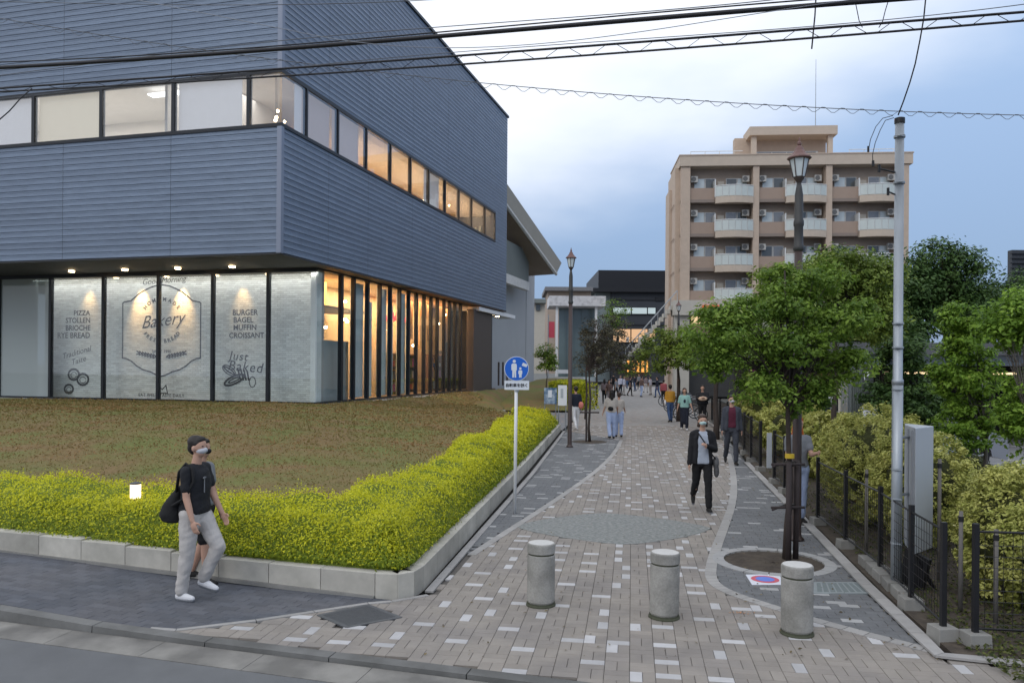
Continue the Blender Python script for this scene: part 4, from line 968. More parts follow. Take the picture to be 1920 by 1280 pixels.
ZF = [zA(376)-.0-FH*k for k in range(8)]      # underside of each balcony beam, top floor first
m = MB(); abox(m, .0, AW, 1.1, 6, 0, ZT-.2); m.build('wall', 'apt_wall', apt)
m = MB(); abox(m, -.40, 0.0, .8, 6, 0, ZT-.9); abox(m, -.62, -.40, 3.2, 6, 0, ZT-2.2); m.build('side_wall', 'apt_brick', apt)
for k in range(7): m = MB(); abox(m, -.5, -.47, .9, 3.1, ZF[k]-.05, ZF[k]+.02); m.build('joint_band', 'apt_panel', apt)
m = MB(); abox(m, -.15, AW+.25, -.15, 6.2, ZT-.95, ZT-.1); m.build('roof_slab', 'apt_slab', apt)
m = MB(); abox(m, -.2, AW+.3, -.2, 6.3, ZT-.1, ZT); m.build('roof', 'apt_brick', apt)
UW = (AW-.7)/3
for k in range(4):
    x = .0+k*UW if k else 0; x1 = x+(.75 if k == 0 else .5)
    if k == 3: x, x1 = AW-.55, AW
    m = MB(); abox(m, x, x1, 0.0, 1.6, 0, ZT-.95); m.build('column', 'apt_brick', apt)
for f in range(7):
    z0 = ZF[f]            # bottom of balcony beam
    if z0 < 3: break
    m = MB(); abox(m, .0, AW, .25, 1.1, z0+.0, z0+.25); m.build('floor_slab', 'apt_recess', apt)
    for u in range(3):
        x0 = u*UW+(.75 if u == 0 else .5); x1 = (u+1)*UW; w_ = x1-x0; xm = x0+w_*.40
        # recess with solid parapet on the left
        m = MB(); abox(m, x0, xm-.02, .16, .26, z0+.27, z0+1.22); m.build('parapet', 'apt_panel', apt)
        m = MB(); abox(m, x0, xm-.03, .1, .3, z0+.0, z0+.262); m.build('beam', 'apt_recess', apt)
        # bulging balcony
        bx = []
        n = 6
        m = MB(); g = MB(); rl = MB()
        for i in range(n):
            t0, t1 = i/n, (i+1)/n; f_ = lambda t: -.15-.42*math.sin(math.pi*t)**.8 if 0 < t < 1 else -.15
            xa, xb = xm+(x1-xm)*t0, xm+(x1-xm)*t1; ya, yb = f_(t0), f_(t1)
            m.hexa([Q(xa, ya, z0-.12), Q(xb, yb, z0-.12), Q(xb, .24, z0-.12), Q(xa, .24, z0-.12), Q(xa, ya, z0+.42), Q(xb, yb, z0+.42), Q(xb, .24, z0+.42), Q(xa, .24, z0+.42)])
            gg = MB(); gg.hexa([Q(xa+.03, ya+.06, z0+.46), Q(xb-.03, yb+.06, z0+.46), Q(xb-.03, yb+.10, z0+.46), Q(xa+.03, ya+.10, z0+.46), Q(xa+.03, ya+.06, z0+1.28), Q(xb-.03, yb+.06, z0+1.28), Q(xb-.03, yb+.10, z0+1.28), Q(xa+.03, ya+.10, z0+1.28)])
            bx.append(gg)
            rl.tube([Q(xa, ya+.08, z0+1.34), Q(xb, yb+.08, z0+1.34)], .045, 5); rl.tube([Q(xb, yb+.08, z0+.42), Q(xb, yb+.08, z0+1.34)], .025, 4)
        rl.tube([Q(xm, -.07, z0+.42), Q(xm, -.07, z0+1.34)], .06, 4)
        bo = m.build('balcony', 'apt_slab', apt); rl.build('railing', 'rail_white', bo)
        for gg in bx: gg.build('glass_panel', 'balcony_glass', bo)
        m = MB(); abox(m, xm-.04, xm+.05, .0, 1.08, z0+.42, z0+1.9); m.build('divider', 'rail_white', apt)
        # windows on the back wall
        for (wa, wb_, kind) in ((x0+.45, x0+1.35, 'p'), (x0+1.38, x0+2.25, 'd'), (xm+1.05, xm+1.95, 'd'), (xm+1.98, xm+2.8, 'p')):
            r_ = random.random(); pm = ('pane_pale' if kind == 'p' else 'pane_mid') if r_ < .7 else ('pane_dark' if r_ < .985 else 'pane_lit')
            wb_ = min(wb_, x1-.1)
            fr = MB(); abox(fr, wa, wb_, 1.02, 1.1, z0+.8, z0+2.2); wo_ = fr.build('window', 'rail_white', apt)
            pn = MB(); abox(pn, wa+.05, wb_-.05, .99, 1.02, z0+.85, z0+2.15); pn.build('pane', pm, wo_)
        m = MB(); abox(m, xm+.35, xm+.9, 1.0, 1.1, z0+.45, z0+1.95); m.build('door', 'door_cream', apt)
        for ax in (x0+.15, x1-.75):
            m = MB(); abox(m, ax, ax+.55, .55, .9, z0+1.82, z0+2.32); ao = m.build('air_conditioner', 'ac_white', apt)
            m = MB(); c = Q(ax+.22, .545, z0+2.07); m.lathe([(.2, 0), (.2, .02)], (0, 0, 0), 12); m.v = [(c.x+x, c.y-z*1.0, c.z+y) for x, y, z in m.v]; m.build('fan_grille', 'ac_grille', ao)
# penthouse
px0, px1 = (AT(1405, 250, 71).x-A0.x)/AX.x, (AT(1568, 250, 70).x-A0.x)/AX.x; px0 -= .35; px1 -= .75; zp = zA(236)+1.05
m = MB(); abox(m, px0-.25, px1+.25, 3.2, 6, zp-.75, zp); m.build('penthouse_roof', 'apt_slab', apt)
m = MB(); abox(m, px0+.2, px1-.2, 5.0, 5.9, ZT, zp-.75); m.build('penthouse_wall', 'apt_brick', apt)
m = MB(); abox(m, px0-1.2, px0+.2, 5, 5.8, ZT, zp-.5); m.build('penthouse_wing', 'apt_brick', apt)
for x in (px0, px1-.45): m = MB(); abox(m, x, x+.4, 3.5, 4.0, ZT, zp-.75); m.build('penthouse_post', 'apt_slab', apt)
m = MB(); abox(m, px0+.7, px1-.9, 4.93, 5.0, ZT+.35, ZT+1.5); wo_ = m.build('window', 'rail_white', apt)
for k in range(4): a = px0+.8+k*(px1-px0-1.8)/4; m = MB(); abox(m, a, a+(px1-px0-1.8)/4-.1, 4.9, 4.93, ZT+.42, ZT+1.42); m.build('pane', 'pane_mid' if k != 3 else 'pane_dark', wo_)
m = MB(); 
for a, b in ((.9, px0-1.3), (px1+.5, AW-.8)):
    m.tube([Q(a, 1.0, ZT+.55), Q(b, 1.0, ZT+.55)], .03, 4); m.tube([Q(a, 1.0, ZT+.3), Q(b, 1.0, ZT+.3)], .02, 4)
    k = a
    while k < b+.01: m.tube([Q(k, 1, ZT), Q(k, 1, ZT+.55)], .025, 4); k += 1.2
m.build('roof_railing', 'rail_white', apt)
an = AT(1529, 235, 72); m = MB(); m.tube([(an.x, an.y, ZT+1), (an.x, an.y, AT(1530, 112, 72).z)], [.05, .02], 5); m.build('antenna', 'galvanised', apt)
# podium
m = MB(); abox(m, -.7, AW+.3, -1.6, 0.7, AT(1300, 590, 65).z, AT(1300, 562, 65).z); m.build('podium_fascia', 'beige_wall', apt)
m = MB(); abox(m, -.6, .6, -1.2, .0, 0, AT(1300, 590, 65).z-.003); m.build('podium_pier', 'beige_wall', apt); m = MB(); abox(m, 6.0, 7, -1.2, .0, 0, AT(1300, 590, 65).z-.003); m.build('podium_pier', 'beige_wall', apt)
m = MB(); abox(m, .7, 5.9, .3, .5, 0, AT(1300, 592, 65).z-.01); mat('shop_dark', (.05, .05, .05), .5); m.build('shopfront', 'shop_dark', apt)
zs = AT(1325, 578, 64).z; m = MB(); abox(m, 1.55, 2.9, -1.75, -1.61, zs-.3, zs+.35); m.build('red_sign', 'sign_orange', apt)
zs = AT(1305, 595, 64).z; m = MB(); abox(m, .9, 3.8, -.3, -.2, zs-.35, zs+.3); mat('lit_shopwindow', (.7, .5, .3), .5, .2, 3, emit=(1, .72, .4), estr=.8); m.build('lit_window', 'lit_shopwindow', apt)
# outside stair on the left of the podium
m = MB()
for k in range(16):
    x = -.3-k*.28; z = AT(1300, 562, 65).z-k*.32; abox(m, x-.28, x, -.4, .9, z-.4, z-.02)
m.build('stair_flight', 'beige_wall', apt)
m = MB(); zz = AT(1300, 562, 65).z; m.tube([Q(-.3, -.4, zz+.9), Q(-4.6, -.4, zz-4.1)], .05, 5)
for k in range(9): m.tube([Q(-.3-k*.53, -.4, zz-.6*k-.1), Q(-.3-k*.53, -.4, zz+.9-.6*k-.02)], .03, 4)
m.build('stair_railing', 'pale_wall', apt)

# ================================================================== DARK BUILDING AT THE END
db = thing('dark_building', (AT(1180, 700, 118).x, 118, 0), 'dark charcoal commercial building closing the end of the promenade', 'building')
mat('charcoal', (.045, .05, .06), .6, .08, .4); mat('charcoal_dark', (.012, .013, .017), .5, .05, 1); mat('roof_pale', (.3, .36, .37), .5)
def dbx(m, x0, x1, y0, y1, D, dep):     # photo rectangle -> box at depth D
    a, b = AT(x0, y1, D), AT(x1, y0, D); m.hexa([(a.x, D, a.z), (b.x, D, a.z), (b.x, D+dep, a.z), (a.x, D+dep, a.z), (a.x, D, b.z), (b.x, D, b.z), (b.x, D+dep, b.z), (a.x, D+dep, b.z)]); return m
dbx(MB(), 1122, 1345, 508, 541.5, 122, 20).build('upper_storey', 'charcoal_dark', db)
dbx(MB(), 1110, 1345, 541.5, 546.5, 117, 26).build('roof', 'charcoal_dark', db)
dbx(MB(), 1145, 1345, 547, 714, 118, 24).build('wall', 'charcoal', db)
dbx(MB(), 1116, 1144.8, 549, 714, 119, 20).build('glass_wing', 'roof_pale', db)
for y in (562, 609, 640): dbx(MB(), 1145, 1345, y, y+.9, 117.9, .2).build('panel_joint', 'charcoal_dark', db)
emat('lit_strip_cool', (.75, .9, .95), .62); emat('lit_warm_far', (1, .62, .36), .75); emat('lit_orange_far', (1, .42, .10), 1.5)
for a, b in ((1150, 1183), (1185, 1213), (1215, 1229)):
    wo_ = dbx(MB(), a-.6, b+.6, 576, 589, 117.8, .3).build('window', 'charcoal_dark', db); dbx(MB(), a, b, 577, 588, 117.7, .06).build('pane', 'lit_strip_cool', wo_)
for a, b in ((1150, 1182), (1184, 1214), (1216, 1228)):
    wo_ = dbx(MB(), a-.6, b+.6, 616, 643, 117.8, .3).build('window', 'charcoal_dark', db); dbx(MB(), a, b, 617, 641, 117.7, .06).build('pane', 'lit_warm_far', wo_)
    for k in range(3): x = a+(b-a)*random.random()*.8; dbx(MB(), x, x+5, 632, 641, 117.6, .04).build('counter', 'interior_white', wo_)
dbx(MB(), 1172, 1215, 676, 697, 117.5, .3).build('lit_entrance', 'lit_orange_far', db)
for k in range(5): dbx(MB(), 1172+k*9, 1176+k*9, 674, 697, 117.2, .2).build('entrance_post', 'soffit_wood', db)
place_text('wall_lettering', '...', 1.2, Matrix.Translation(AT(1236, 561, 117.7)) @ Matrix.Rotation(R(90), 4, 'X'), 'charcoal_dark', db) if False else dbx(MB(), 1229, 1243, 557, 564, 117.8, .1).build('wall_emblem', 'charcoal_dark', db)

# white frame pavilion
pv = thing('white_pavilion', (AT(1080, 700, 78).x, 78, 0), 'white framed glazed pavilion behind the bare brownish street trees', 'building')
mat('mottled_white', (.66, .66, .68), .7, .12, 3, col2=(.42, .42, .44), c2scale=2.2, c2amt=.62)
dbx(MB(), 1030, 1136, 555, 573, 76, 5).build('roof_band', 'mottled_white', pv)
for x in (1044, 1117.5): dbx(MB(), x-2.6, x+2.6, 573.3, 706, 76.4, .4).build('column', 'white_paint', pv)
mat('green_glass', (.14, .19, .20), .15, .2, .5, spec=.8); dbx(MB(), 1047, 1115, 574, 706, 79, .3).build('glass_wall', 'green_glass', pv)
for x in (1060, 1075, 1090, 1104): dbx(MB(), x-.5, x+.5, 574, 706, 78.8, .15).build('mullion', 'rib_grey', pv)
dbx(MB(), 1044, 1068, 693, 700, 74, 1).build('white_bench_wall', 'white_paint', pv)
# little houses, red banner beyond the hall
h1 = thing('distant_house', (AT(1012, 700, 95).x, 95, 0), 'small pale house with grey roof between the winged roof hall and the pavilion', 'house')
dbx(MB(), 1000, 1022, 568, 700, 95, 8).build('wall', 'beige_wall', h1); dbx(MB(), 998, 1024, 560, 567.6, 94, 10).build('roof', 'rib_grey', h1); wo_ = dbx(MB(), 1005, 1013, 571, 582, 94.8, .1).build('window', 'pane_dark', h1)
h2 = thing('distant_house', (AT(1060, 700, 110).x, 110, 0), 'low brown-roofed block showing above the white pavilion band', 'house')
dbx(MB(), 1026, 1108, 545, 700, 110, 10).build('wall', 'apt_wall', h2); dbx(MB(), 1022, 1112, 538, 544.6, 109, 12).build('roof', 'roof_grey', h2)
rb = thing('red_banner', (AT(1034, 700, 84).x, 84, 0), 'tall red banner standing left of the white pavilion', 'banner')
dbx(MB(), 1029, 1040, 603, 633, 84, .08).build('cloth', 'sticker_red', rb); m = MB(); p = AT(1028, 640, 84); m.tube([(p.x, 84, 0), (p.x, 84, AT(1028, 590, 84).z)], .05, 6); m.build('pole', 'galvanised', rb)
# tower far right
ft = thing('distant_tower', (AT(1908, 690, 220).x, 220, 0), 'dark scaffolded tower block far off at the right edge', 'building')
dbx(MB(), 1896, 1960, 469, 690, 220, 2).build('wall', 'charcoal', ft)
for k in range(8): dbx(MB(), 1895, 1961, 475+k*9, 476+k*9, 219.5, .4).build('floor_band', 'charcoal_dark', ft)

# ================================================================== STATION CANOPY BEHIND THE TREES
cn = thing('parking_canopy', (14, 27, 0), 'long flat grey canopy roof with lit strip lights behind the right hand trees', 'canopy')
mat('canopy_grey', (.11, .112, .12), .6, .08, 1); mat('canopy_back', (.045, .042, .04), .8, .3, 1.5); emat('canopy_lamp', (1, .72, .42), 1.6)
def cb(x0, x1, y0, y1, z0, z1, m=None): m = m or MB(); m.box(((x0+x1)/2, (y0+y1)/2, (z0+z1)/2), (x1-x0, y1-y0, z1-z0)); return m
zc1, zc0 = AT(1700, 642, 24).z, AT(1700, 664, 24).z
cb(AT(1573, 650, 24).x, 45, 24, 36, zc0, zc1).build('roof', 'canopy_grey', cn)
cb(AT(1588, 650, 25).x, 45, 25, 25.4, zc0-.32, zc0-.004).build('fascia_beam', 'galvanised', cn)
cb(9.8, 45, 35, 35.3, 0, zc0-.01).build('back_wall', 'canopy_back', cn)
for k in range(9): x = 12.2+k*2.9; cb(x, x+1.3, 26, 26.2, zc0-.60, zc0-.53).build('strip_light', 'canopy_lamp', cn)
for k in range(6): x = 10.9+k*4.6; cb(x, x+.2, 26.5, 26.7, 0, zc0-.33).build('column', 'galvanised', cn)
for k in range(14): x = 10+k*2.3+random.random(); z = .3+random.random()*1.6; cb(x, x+.7+random.random(), 34.4, 34.9, z, z+.5).build('shop_goods', 'goods_%d' % random.randrange(8), cn)
# ribbed cabinet post with P plate
p = G(1605, 850); cp = thing('ribbed_cabinet', (AT(1604, 800, 19).x, 19, 0), 'tall grey ribbed utility cabinet behind the variegated hedge', 'cabinet')
x0, x1 = AT(1590, 700, 19).x, AT(1617, 700, 19).x; zt_ = AT(1600, 683, 19).z
cb(x0, x1, 19, 19.4, 0, zt_).build('case', 'galvanised', cp)
for k in range(5): a = x0+.06+k*(x1-x0-.1)/5; cb(a, a+.025, 18.975, 19, 1.0, zt_-.1).build('rib', 'rib_grey', cp)
pw = thing('cream_post', (AT(1579, 800, 20).x, 20, 0), 'cream square post just left of the ribbed cabinet', 'post'); x = AT(1579, 700, 20).x; cb(x-.05, x+.05, 20, 20.1, 0, AT(1579, 672, 20).z).build('shaft', 'beige_wall', pw)
ps = thing('parking_sign', (AT(1616, 700, 22).x, 22, 0), 'dark panel with white letter P beside the ribbed cabinet', 'sign'); c = AT(1620, 705, 22)
cb(c.x-.12, c.x+.26, 22, 22.1, .0, c.z+.3).build('panel', 'shop_dark', ps); place_text('letter', 'P', .34, Matrix.Translation((c.x+.06, 21.99, c.z)) @ Matrix.Rotation(R(90), 4, 'X'), 'white_paint', ps)

# ================================================================== TREES AND SHRUBS
leafmat('leaf_mid', (.055, .12, .02), (.27, .40, .06), (.32, .38, .10), .38)
leafmat('leaf_light', (.09, .15, .025), (.28, .36, .07), (.32, .33, .09), .3)
leafmat('leaf_dark', (.028, .07, .02), (.11, .19, .045), None, .2)
leafmat('leaf_fresh', (.08, .17, .02), (.29, .45, .06), (.30, .38, .06), .35)
leafmat('leaf_brown', (.04, .042, .026), (.11, .10, .06), (.20, .18, .13), .15)
leafmat('leaf_varieg', (.24, .28, .05), (.62, .60, .19), (.82, .80, .44), .25)
leafmat('leaf_litter', (.06, .045, .02), (.20, .15, .06), None, .1); leafmat('crumb', (.5, .2, .05), (.7, .35, .15), None, .1)
leafmat('leaf_low', (.03, .05, .012), (.12, .13, .03), (.25, .22, .06), .2)
def crown_pts(ells, nclump, per, cr, flat=.6, shell=.55):
    """clumps spread through ellipsoids (cx,cy,cz,rx,ry,rz); returns points, normals, clump tint, clump centres"""
    vol = np.array([e[3]*e[4]*e[5] for e in ells])**.67; vol = vol/vol.sum(); C = []; Pp = []; Nn = []; T = []
    for e, q in zip(ells, vol):
        n = max(1, int(nclump*q)); d = rng.normal(size=(n, 3)); d /= np.linalg.norm(d, axis=1, keepdims=True); r_ = shell+(1-shell)*rng.random(n)**.6
        r_ = np.where(rng.random(n) < .22, rng.random(n)*shell, r_)
        c = np.array(e[:3])+d*r_[:, None]*np.array(e[3:]); C.append(c)
        for cc, dd in zip(c, d):
            k = int(per*(.4+1.1*rng.random())); s = cr*(.55+.8*rng.random()); t = rng.normal(size=(k, 3)); t /= np.maximum(np.linalg.norm(t, axis=1, keepdims=True), .01)
            t *= (rng.random(k)**.45)[:, None]; pp = cc+t*np.array([s, s, s*flat]); Pp.append(pp)
            nn = t*.5+np.array([0, 0, .75])+dd*.3+rng.normal(size=(k, 3))*.45; Nn.append(nn); T.append(np.full(k, rng.random()))
    return np.concatenate(Pp), np.concatenate(Nn), np.concatenate(T), np.concatenate(C)
def tree(name, base, ells, leafm, lsize, nclump, per, cr, tr, label, cat='tree', group=None, barkm='bark_dark', flat=.6, shell=.55, forks=26, tw=1.0, topz=None):
    t = thing(name, tuple(base), label, cat, group); base = Vector(base)
    P, Nn, T, C = crown_pts(ells, nclump, per, cr, flat, shell)
    cx = sum(e[0]*e[3] for e in ells)/sum(e[3] for e in ells); cy = sum(e[1]*e[3] for e in ells)/sum(e[3] for e in ells)
    zlo = min(e[2]-e[5]*.6 for e in ells); zhi = topz or max(e[2]+e[5]*.5 for e in ells)
    m = MB(); pts = []; rd = []
    for k in range(9):
        f = k/8; z = base.z-.05+(zhi-base.z)*f; g_ = max(0, (z-zlo)/(max(zhi-zlo, .1)))**1.3
        pts.append(Vector((base.x+(cx-base.x)*g_*.8+.03*math.sin(k*1.9+base.x), base.y+(cy-base.y)*g_*.8+.03*math.cos(k*2.3), z))); rd.append(tr*(1.25 if k == 0 else 1-.78*f))
    m.tube(pts, rd, 9); m.build('trunk', barkm, t, smooth=True)
    m = MB(); idx = rng.choice(len(C), min(forks, len(C)), replace=False)
    for i in idx:
        c = Vector(C[i]); z0 = zlo-.1+(c.z-zlo)*.45*random.random(); z0 = min(max(z0, base.z+.25*(zlo-base.z)), zhi); f = (z0-base.z+.05)/(zhi-base.z)*8; k = min(int(max(f, 0)), 7); s = pts[k].lerp(pts[k+1], min(f-k, 1))
        r0 = tr*.42*(1-.5*f/8); mid = s.lerp(c, .5)+Vector((random.uniform(-.06, .06), random.uniform(-.06, .06), (c-s).length*.12)); m.tube([s, s.lerp(mid, .5)+Vector((0, 0, .02)), mid, c], [r0*tw, r0*.75*tw, r0*.5*tw, r0*.15*tw], 5, cap=False)
        for q in range(2): e_ = mid+Vector((random.uniform(-1, 1), random.uniform(-1, 1), random.uniform(0, .9)))*cr*1.6; m.tube([mid, mid.lerp(e_, .5)+Vector((0, 0, .03)), e_], [r0*.35*tw, r0*.25*tw, r0*.1*tw], 4, cap=False)
    m.build('branches', barkm, t, smooth=True)
    n = len(P); sz = lsize*(.6+.8*rng.random(n)); rn = np.clip(.5*rng.random(n)+.5*T, 0, 1)
    leaves('crown', P, Nn, sz, rn, leafm, t)
    return t
def E(px0, px1, py0, py1, D, dy=None):
    """ellipsoid that covers a photo rectangle at depth D"""
    a, b = AT(px0, py1, D), AT(px1, py0, D); rx, rz = (b.x-a.x)/2, (b.z-a.z)/2
    return ((a.x+b.x)/2, D, (a.z+b.z)/2, rx, dy or rx*.8, rz)
TB = G(1478, 1046)
tree('street_tree', TB, [E(1285, 1400, 600, 660, 9.8, .5), E(1310, 1430, 555, 620, 10.1, .5), E(1290, 1370, 660, 712, 10.0, .4), E(1390, 1530, 535, 600, 10.3, .6), E(1480, 1640, 560, 630, 10.4, .6), E(1430, 1590, 490, 560, 10.6, .5), E(1400, 1560, 615, 680, 10, .6), E(1520, 1640, 650, 715, 10.3, .4), E(1380, 1480, 695, 752, 9.9, .5), E(1460, 1560, 700, 780, 10.2, .4)], 'leaf_mid', .062, 400, 75, .17, .046,
     'nearest street tree with spreading green crown, braced by dark stakes in the round pit', forks=60)
tree('street_tree', (6.15, 15.2, 0), [E(1410, 1570, 482, 600, 15), E(1530, 1690, 478, 590, 15.5), E(1500, 1640, 470, 540, 15.2), E(1560, 1700, 560, 640, 15.2)], 'leaf_light', .085, 300, 75, .28, .07,
     'tall pale yellowish green tree directly behind the near street tree crown', forks=50)
tree('street_tree', (6.9, 27, 0), [E(1330, 1470, 560, 680, 27), E(1280, 1390, 600, 700, 27), E(1400, 1500, 540, 640, 28), E(1310, 1400, 570, 620, 26), E(1360, 1500, 640, 710, 26)], 'leaf_mid', .12, 120, 60, .42, .10, 'mid green street tree over the fence in front of the apartment block podium', forks=40)
tree('street_tree', (7.5, 36, 0), [E(1195, 1300, 618, 697, 36), E(1240, 1340, 610, 690, 35)], 'leaf_light', .14, 110, 60, .42, .10, 'yellow green street tree leaning over the crowd in front of the dark building', forks=40)
tree('broad_tree', (19.5, 36, 0), [E(1690, 1845, 448, 600, 36), E(1650, 1760, 500, 650, 35), E(1780, 1870, 540, 640, 35)], 'leaf_dark', .17, 420, 80, .75, .22, 'large dark green tree crown to the right of the utility pole', forks=50)
tree('broad_tree', (12.6, 30, 0), [E(1500, 1620, 465, 560, 30), E(1580, 1700, 475, 600, 31), E(1500, 1680, 560, 660, 29)], 'leaf_dark', .15, 180, 70, .6, .18, 'dark green tree left of the utility pole behind the yellowish tree', forks=40)
tree('broad_tree', (24, 40, 0), [E(1830, 1960, 510, 640, 40), E(1790, 1900, 550, 650, 38), E(1880, 1990, 530, 650, 37)], 'leaf_dark', .18, 300, 70, .8, .2, 'lower dark tree mass at the right edge beneath the distant tower', forks=30)
tree('upright_tree', (G(1815, 925).x, 15.0, .0), [E(1770, 1850, 560, 680, 15, .5), E(1750, 1865, 640, 770, 15, .55), E(1765, 1862, 745, 850, 15, .5)], 'leaf_fresh', .085, 200, 70, .2, .045, 'slim upright fresh green tree in front of the parked car', barkm='bark_grey', forks=40, shell=.35)
tree('upright_tree', (8.35, 12.9, 0), [E(1860, 1990, 535, 660, 13, .6), E(1840, 1960, 600, 640, 13, .4), E(1870, 2000, 690, 855, 13, .6)], 'leaf_fresh', .085, 230, 70, .22, .045, 'fresh green tree cut off by the right edge of the picture', barkm='bark_grey', forks=40, shell=.35)
tree('upright_tree', (8.6, 18.6, 0), [E(1640, 1735, 605, 720, 18, .7), E(1615, 1770, 700, 790, 18, .8), E(1650, 1770, 740, 815, 17.5, .7)], 'leaf_dark', .095, 230, 75, .26, .06, 'bushy dark green tree right behind the utility pole and signboard', forks=40, shell=.35)
tb = G(1105, 828)
tree('young_street_tree', tb, [E(1085, 1150, 600, 700, 25.6, .7), E(1100, 1180, 580, 660, 26, .8), E(1070, 1150, 640, 710, 26, .6)], 'leaf_brown', .075, 90, 34, .2, .045, 'thin young street tree with sparse dull brownish leaves left of the walkway', forks=70, tw=.8, group=None, shell=.3)
tree('young_street_tree', (lerp_line(LE, 37)+.5, 37, 0), [E(1110, 1190, 600, 690, 37, 1), E(1130, 1215, 640, 705, 38, 1), E(1080, 1130, 590, 660, 38, 1)], 'leaf_brown', .11, 110, 36, .32, .06, 'sparse brownish tree behind the pavilion column, further along the walkway', forks=70, tw=.8, shell=.3)
tree('young_street_tree', (lerp_line(LE, 50)+.6, 50, 0), [E(1120, 1185, 560, 640, 50, 1), E(1150, 1215, 660, 710, 50, 1)], 'leaf_mid', .13, 70, 40, .45, .07, 'small far tree with a yellow green top right of the pavilion column', forks=30, shell=.3)
tree('young_tree', (AT(1025, 700, 45).x, 45, .9), [E(1005, 1042, 637, 698, 45, .5), E(1020, 1048, 650, 700, 45, .4)], 'leaf_mid', .12, 60, 44, .3, .04, 'small leafy round tree beside the end wall of the winged roof hall', forks=20, shell=.3)
# variegated hedge bushes behind the fence
def bush(name, c, r, leafm, ls, n, label, group=None, cat='shrub', cr=.12):
    t = thing(name, (c[0], c[1], 0), label, cat, group); z0 = .02
    P, Nn, T, C = crown_pts([(c[0], c[1], c[2], r[0], r[1], r[2])], int(n*3.0), 80, cr, .85, .74)
    ok = P[:, 2] > .03; P, Nn, T = P[ok], Nn[ok], T[ok]
    leaves('foliage', P, Nn, ls*(.6+.8*rng.random(len(P))), .45*rng.random(len(P))+.55*T, leafm, t)
    m = MB()
    for k in range(9): a = k*.7; m.tube([(c[0]+.08*math.cos(a), c[1]+.08*math.sin(a), 0), (c[0]+r[0]*.5*math.cos(a), c[1]+r[1]*.5*math.sin(a), c[2]+r[2]*.3)], [.014, .005], 5)
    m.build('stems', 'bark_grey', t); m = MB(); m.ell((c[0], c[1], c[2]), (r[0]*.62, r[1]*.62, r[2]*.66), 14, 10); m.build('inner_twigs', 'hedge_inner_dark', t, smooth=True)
    return t
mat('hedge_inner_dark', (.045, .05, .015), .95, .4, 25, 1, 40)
bl = ['topmost variegated bush beside the utility pole, nearest the striped drain cover', 'variegated bush just behind the fence, directly right of the stake-braced trunk', 'variegated bush hidden half behind the near street tree trunk', 'variegated bush behind the pale panel on the fence', 'variegated bush behind the man in the burgundy vest', 'variegated bush at the far end of the black fence']
for (x, D, zt, r_, rz), lb in zip(((5.62, 10.9, 1.62, .60, .8), (5.72, 12.4, 1.85, .72, .93), (6.35, 14.6, 1.55, .7, .78), (7.0, 17.6, 1.45, .8, .74), (7.75, 21.5, 1.55, 1.0, .8), (8.9, 27.5, 1.9, 1.1, .95)), bl):
    bush('variegated_bush', (x-.05, D, zt-rz+.02), (r_*1.12, r_*1.3, rz), 'leaf_varieg', .043 if D < 16 else .08, int(150*(1 if D < 16 else .8)), lb, 'variegated bushes behind the fence', cr=.10)
bush('variegated_bush', (5.15, 8.25, .70), (.50, .55, .70), 'leaf_varieg', .042, 150, 'large variegated bush in the right foreground behind the two fence posts', 'variegated bushes behind the fence', cr=.09)
bush('variegated_bush', (5.85, 9.3, .75), (.40, .5, .55), 'leaf_varieg', .045, 110, 'narrow variegated bush showing just right of the signboard', 'variegated bushes behind the fence', cr=.10)
for k, (x, y, r_, lb) in enumerate(((5.6, 7.6, .55, 'low dark green shrub at the bottom right corner'), (6.9, 9.6, .6, 'low olive shrub in front of the upright tree'), (8.5, 14.0, .8, 'low olive shrub below the parked car wheel'), (6.4, 11.6, .45, 'small dull shrub behind the signboard'), (9.4, 17.0, .8, 'wide low shrub at the edge of the parking lot'))):
    bush('low_shrub', (x, y, .2), (r_, r_, .42), 'leaf_low', .05, 90, lb, 'low shrubs by the parking lot', cr=.12)
# leaf litter / ground ivy on the soil strip
n = 16000; Y = 6+20*rng.random(n)**1.7; X = np.array([lerp_line(RE, max(y, 7)) for y in Y])+.25+rng.random(n)*(.6+.14*Y); P = np.stack([X, Y, .025+.03*rng.random(n)], 1)
leaves('ground_leaves', P, np.array([0, 0, 1])+rng.normal(size=(n, 3))*.5, .04*(.6+.8*rng.random(n)), rng.random(n)*.95, 'leaf_low', kind='stuff')
# stakes braced round the near tree
br = thing('tree_brace', (TB.x, TB.y, 0), 'dark wooden stakes with two levels of cross rails bracing the near street tree', 'tree support')
for dx, dy in ((-.045, -.14), (.10, .02)):
    m = MB(); m.tube([(TB.x+dx, TB.y+dy, -.02), (TB.x+dx*1.1, TB.y+dy, 1.23)], [.036, .034], 9); m.build('stake', 'stake_wood', br, smooth=True)
for z in (1.20, .66):
    m = MB(); m.tube([(TB.x-.26, TB.y-.12, z), (TB.x+.17, TB.y-.08, z)], .017, 8); m.build('cross_rail', 'stake_wood', br, smooth=True)
    m = MB(); m.tube([(TB.x-.26, TB.y-.17, z-.02), (TB.x+.02, TB.y+.2, z-.02)], .013, 8); m.build('cross_rail', 'stake_wood', br, smooth=True)
    m = MB(); m.lathe([(.062, -.03), (.062, .03)], (TB.x+.01, TB.y, z), 12); m.build('tie', 'mirror_frame', br)
m = MB(); m.lathe([(.058, 0), (.058, .055)], (TB.x+.0, TB.y-.02, 1.27), 12); mat('yellow_tape', (.55, .38, .03), .6); m.build('yellow_tape', 'yellow_tape', br)
y2 = thing('tree_brace', (tb.x, tb.y, 0), 'light dark-metal brace and ground ring around the thin brownish tree', 'tree support')
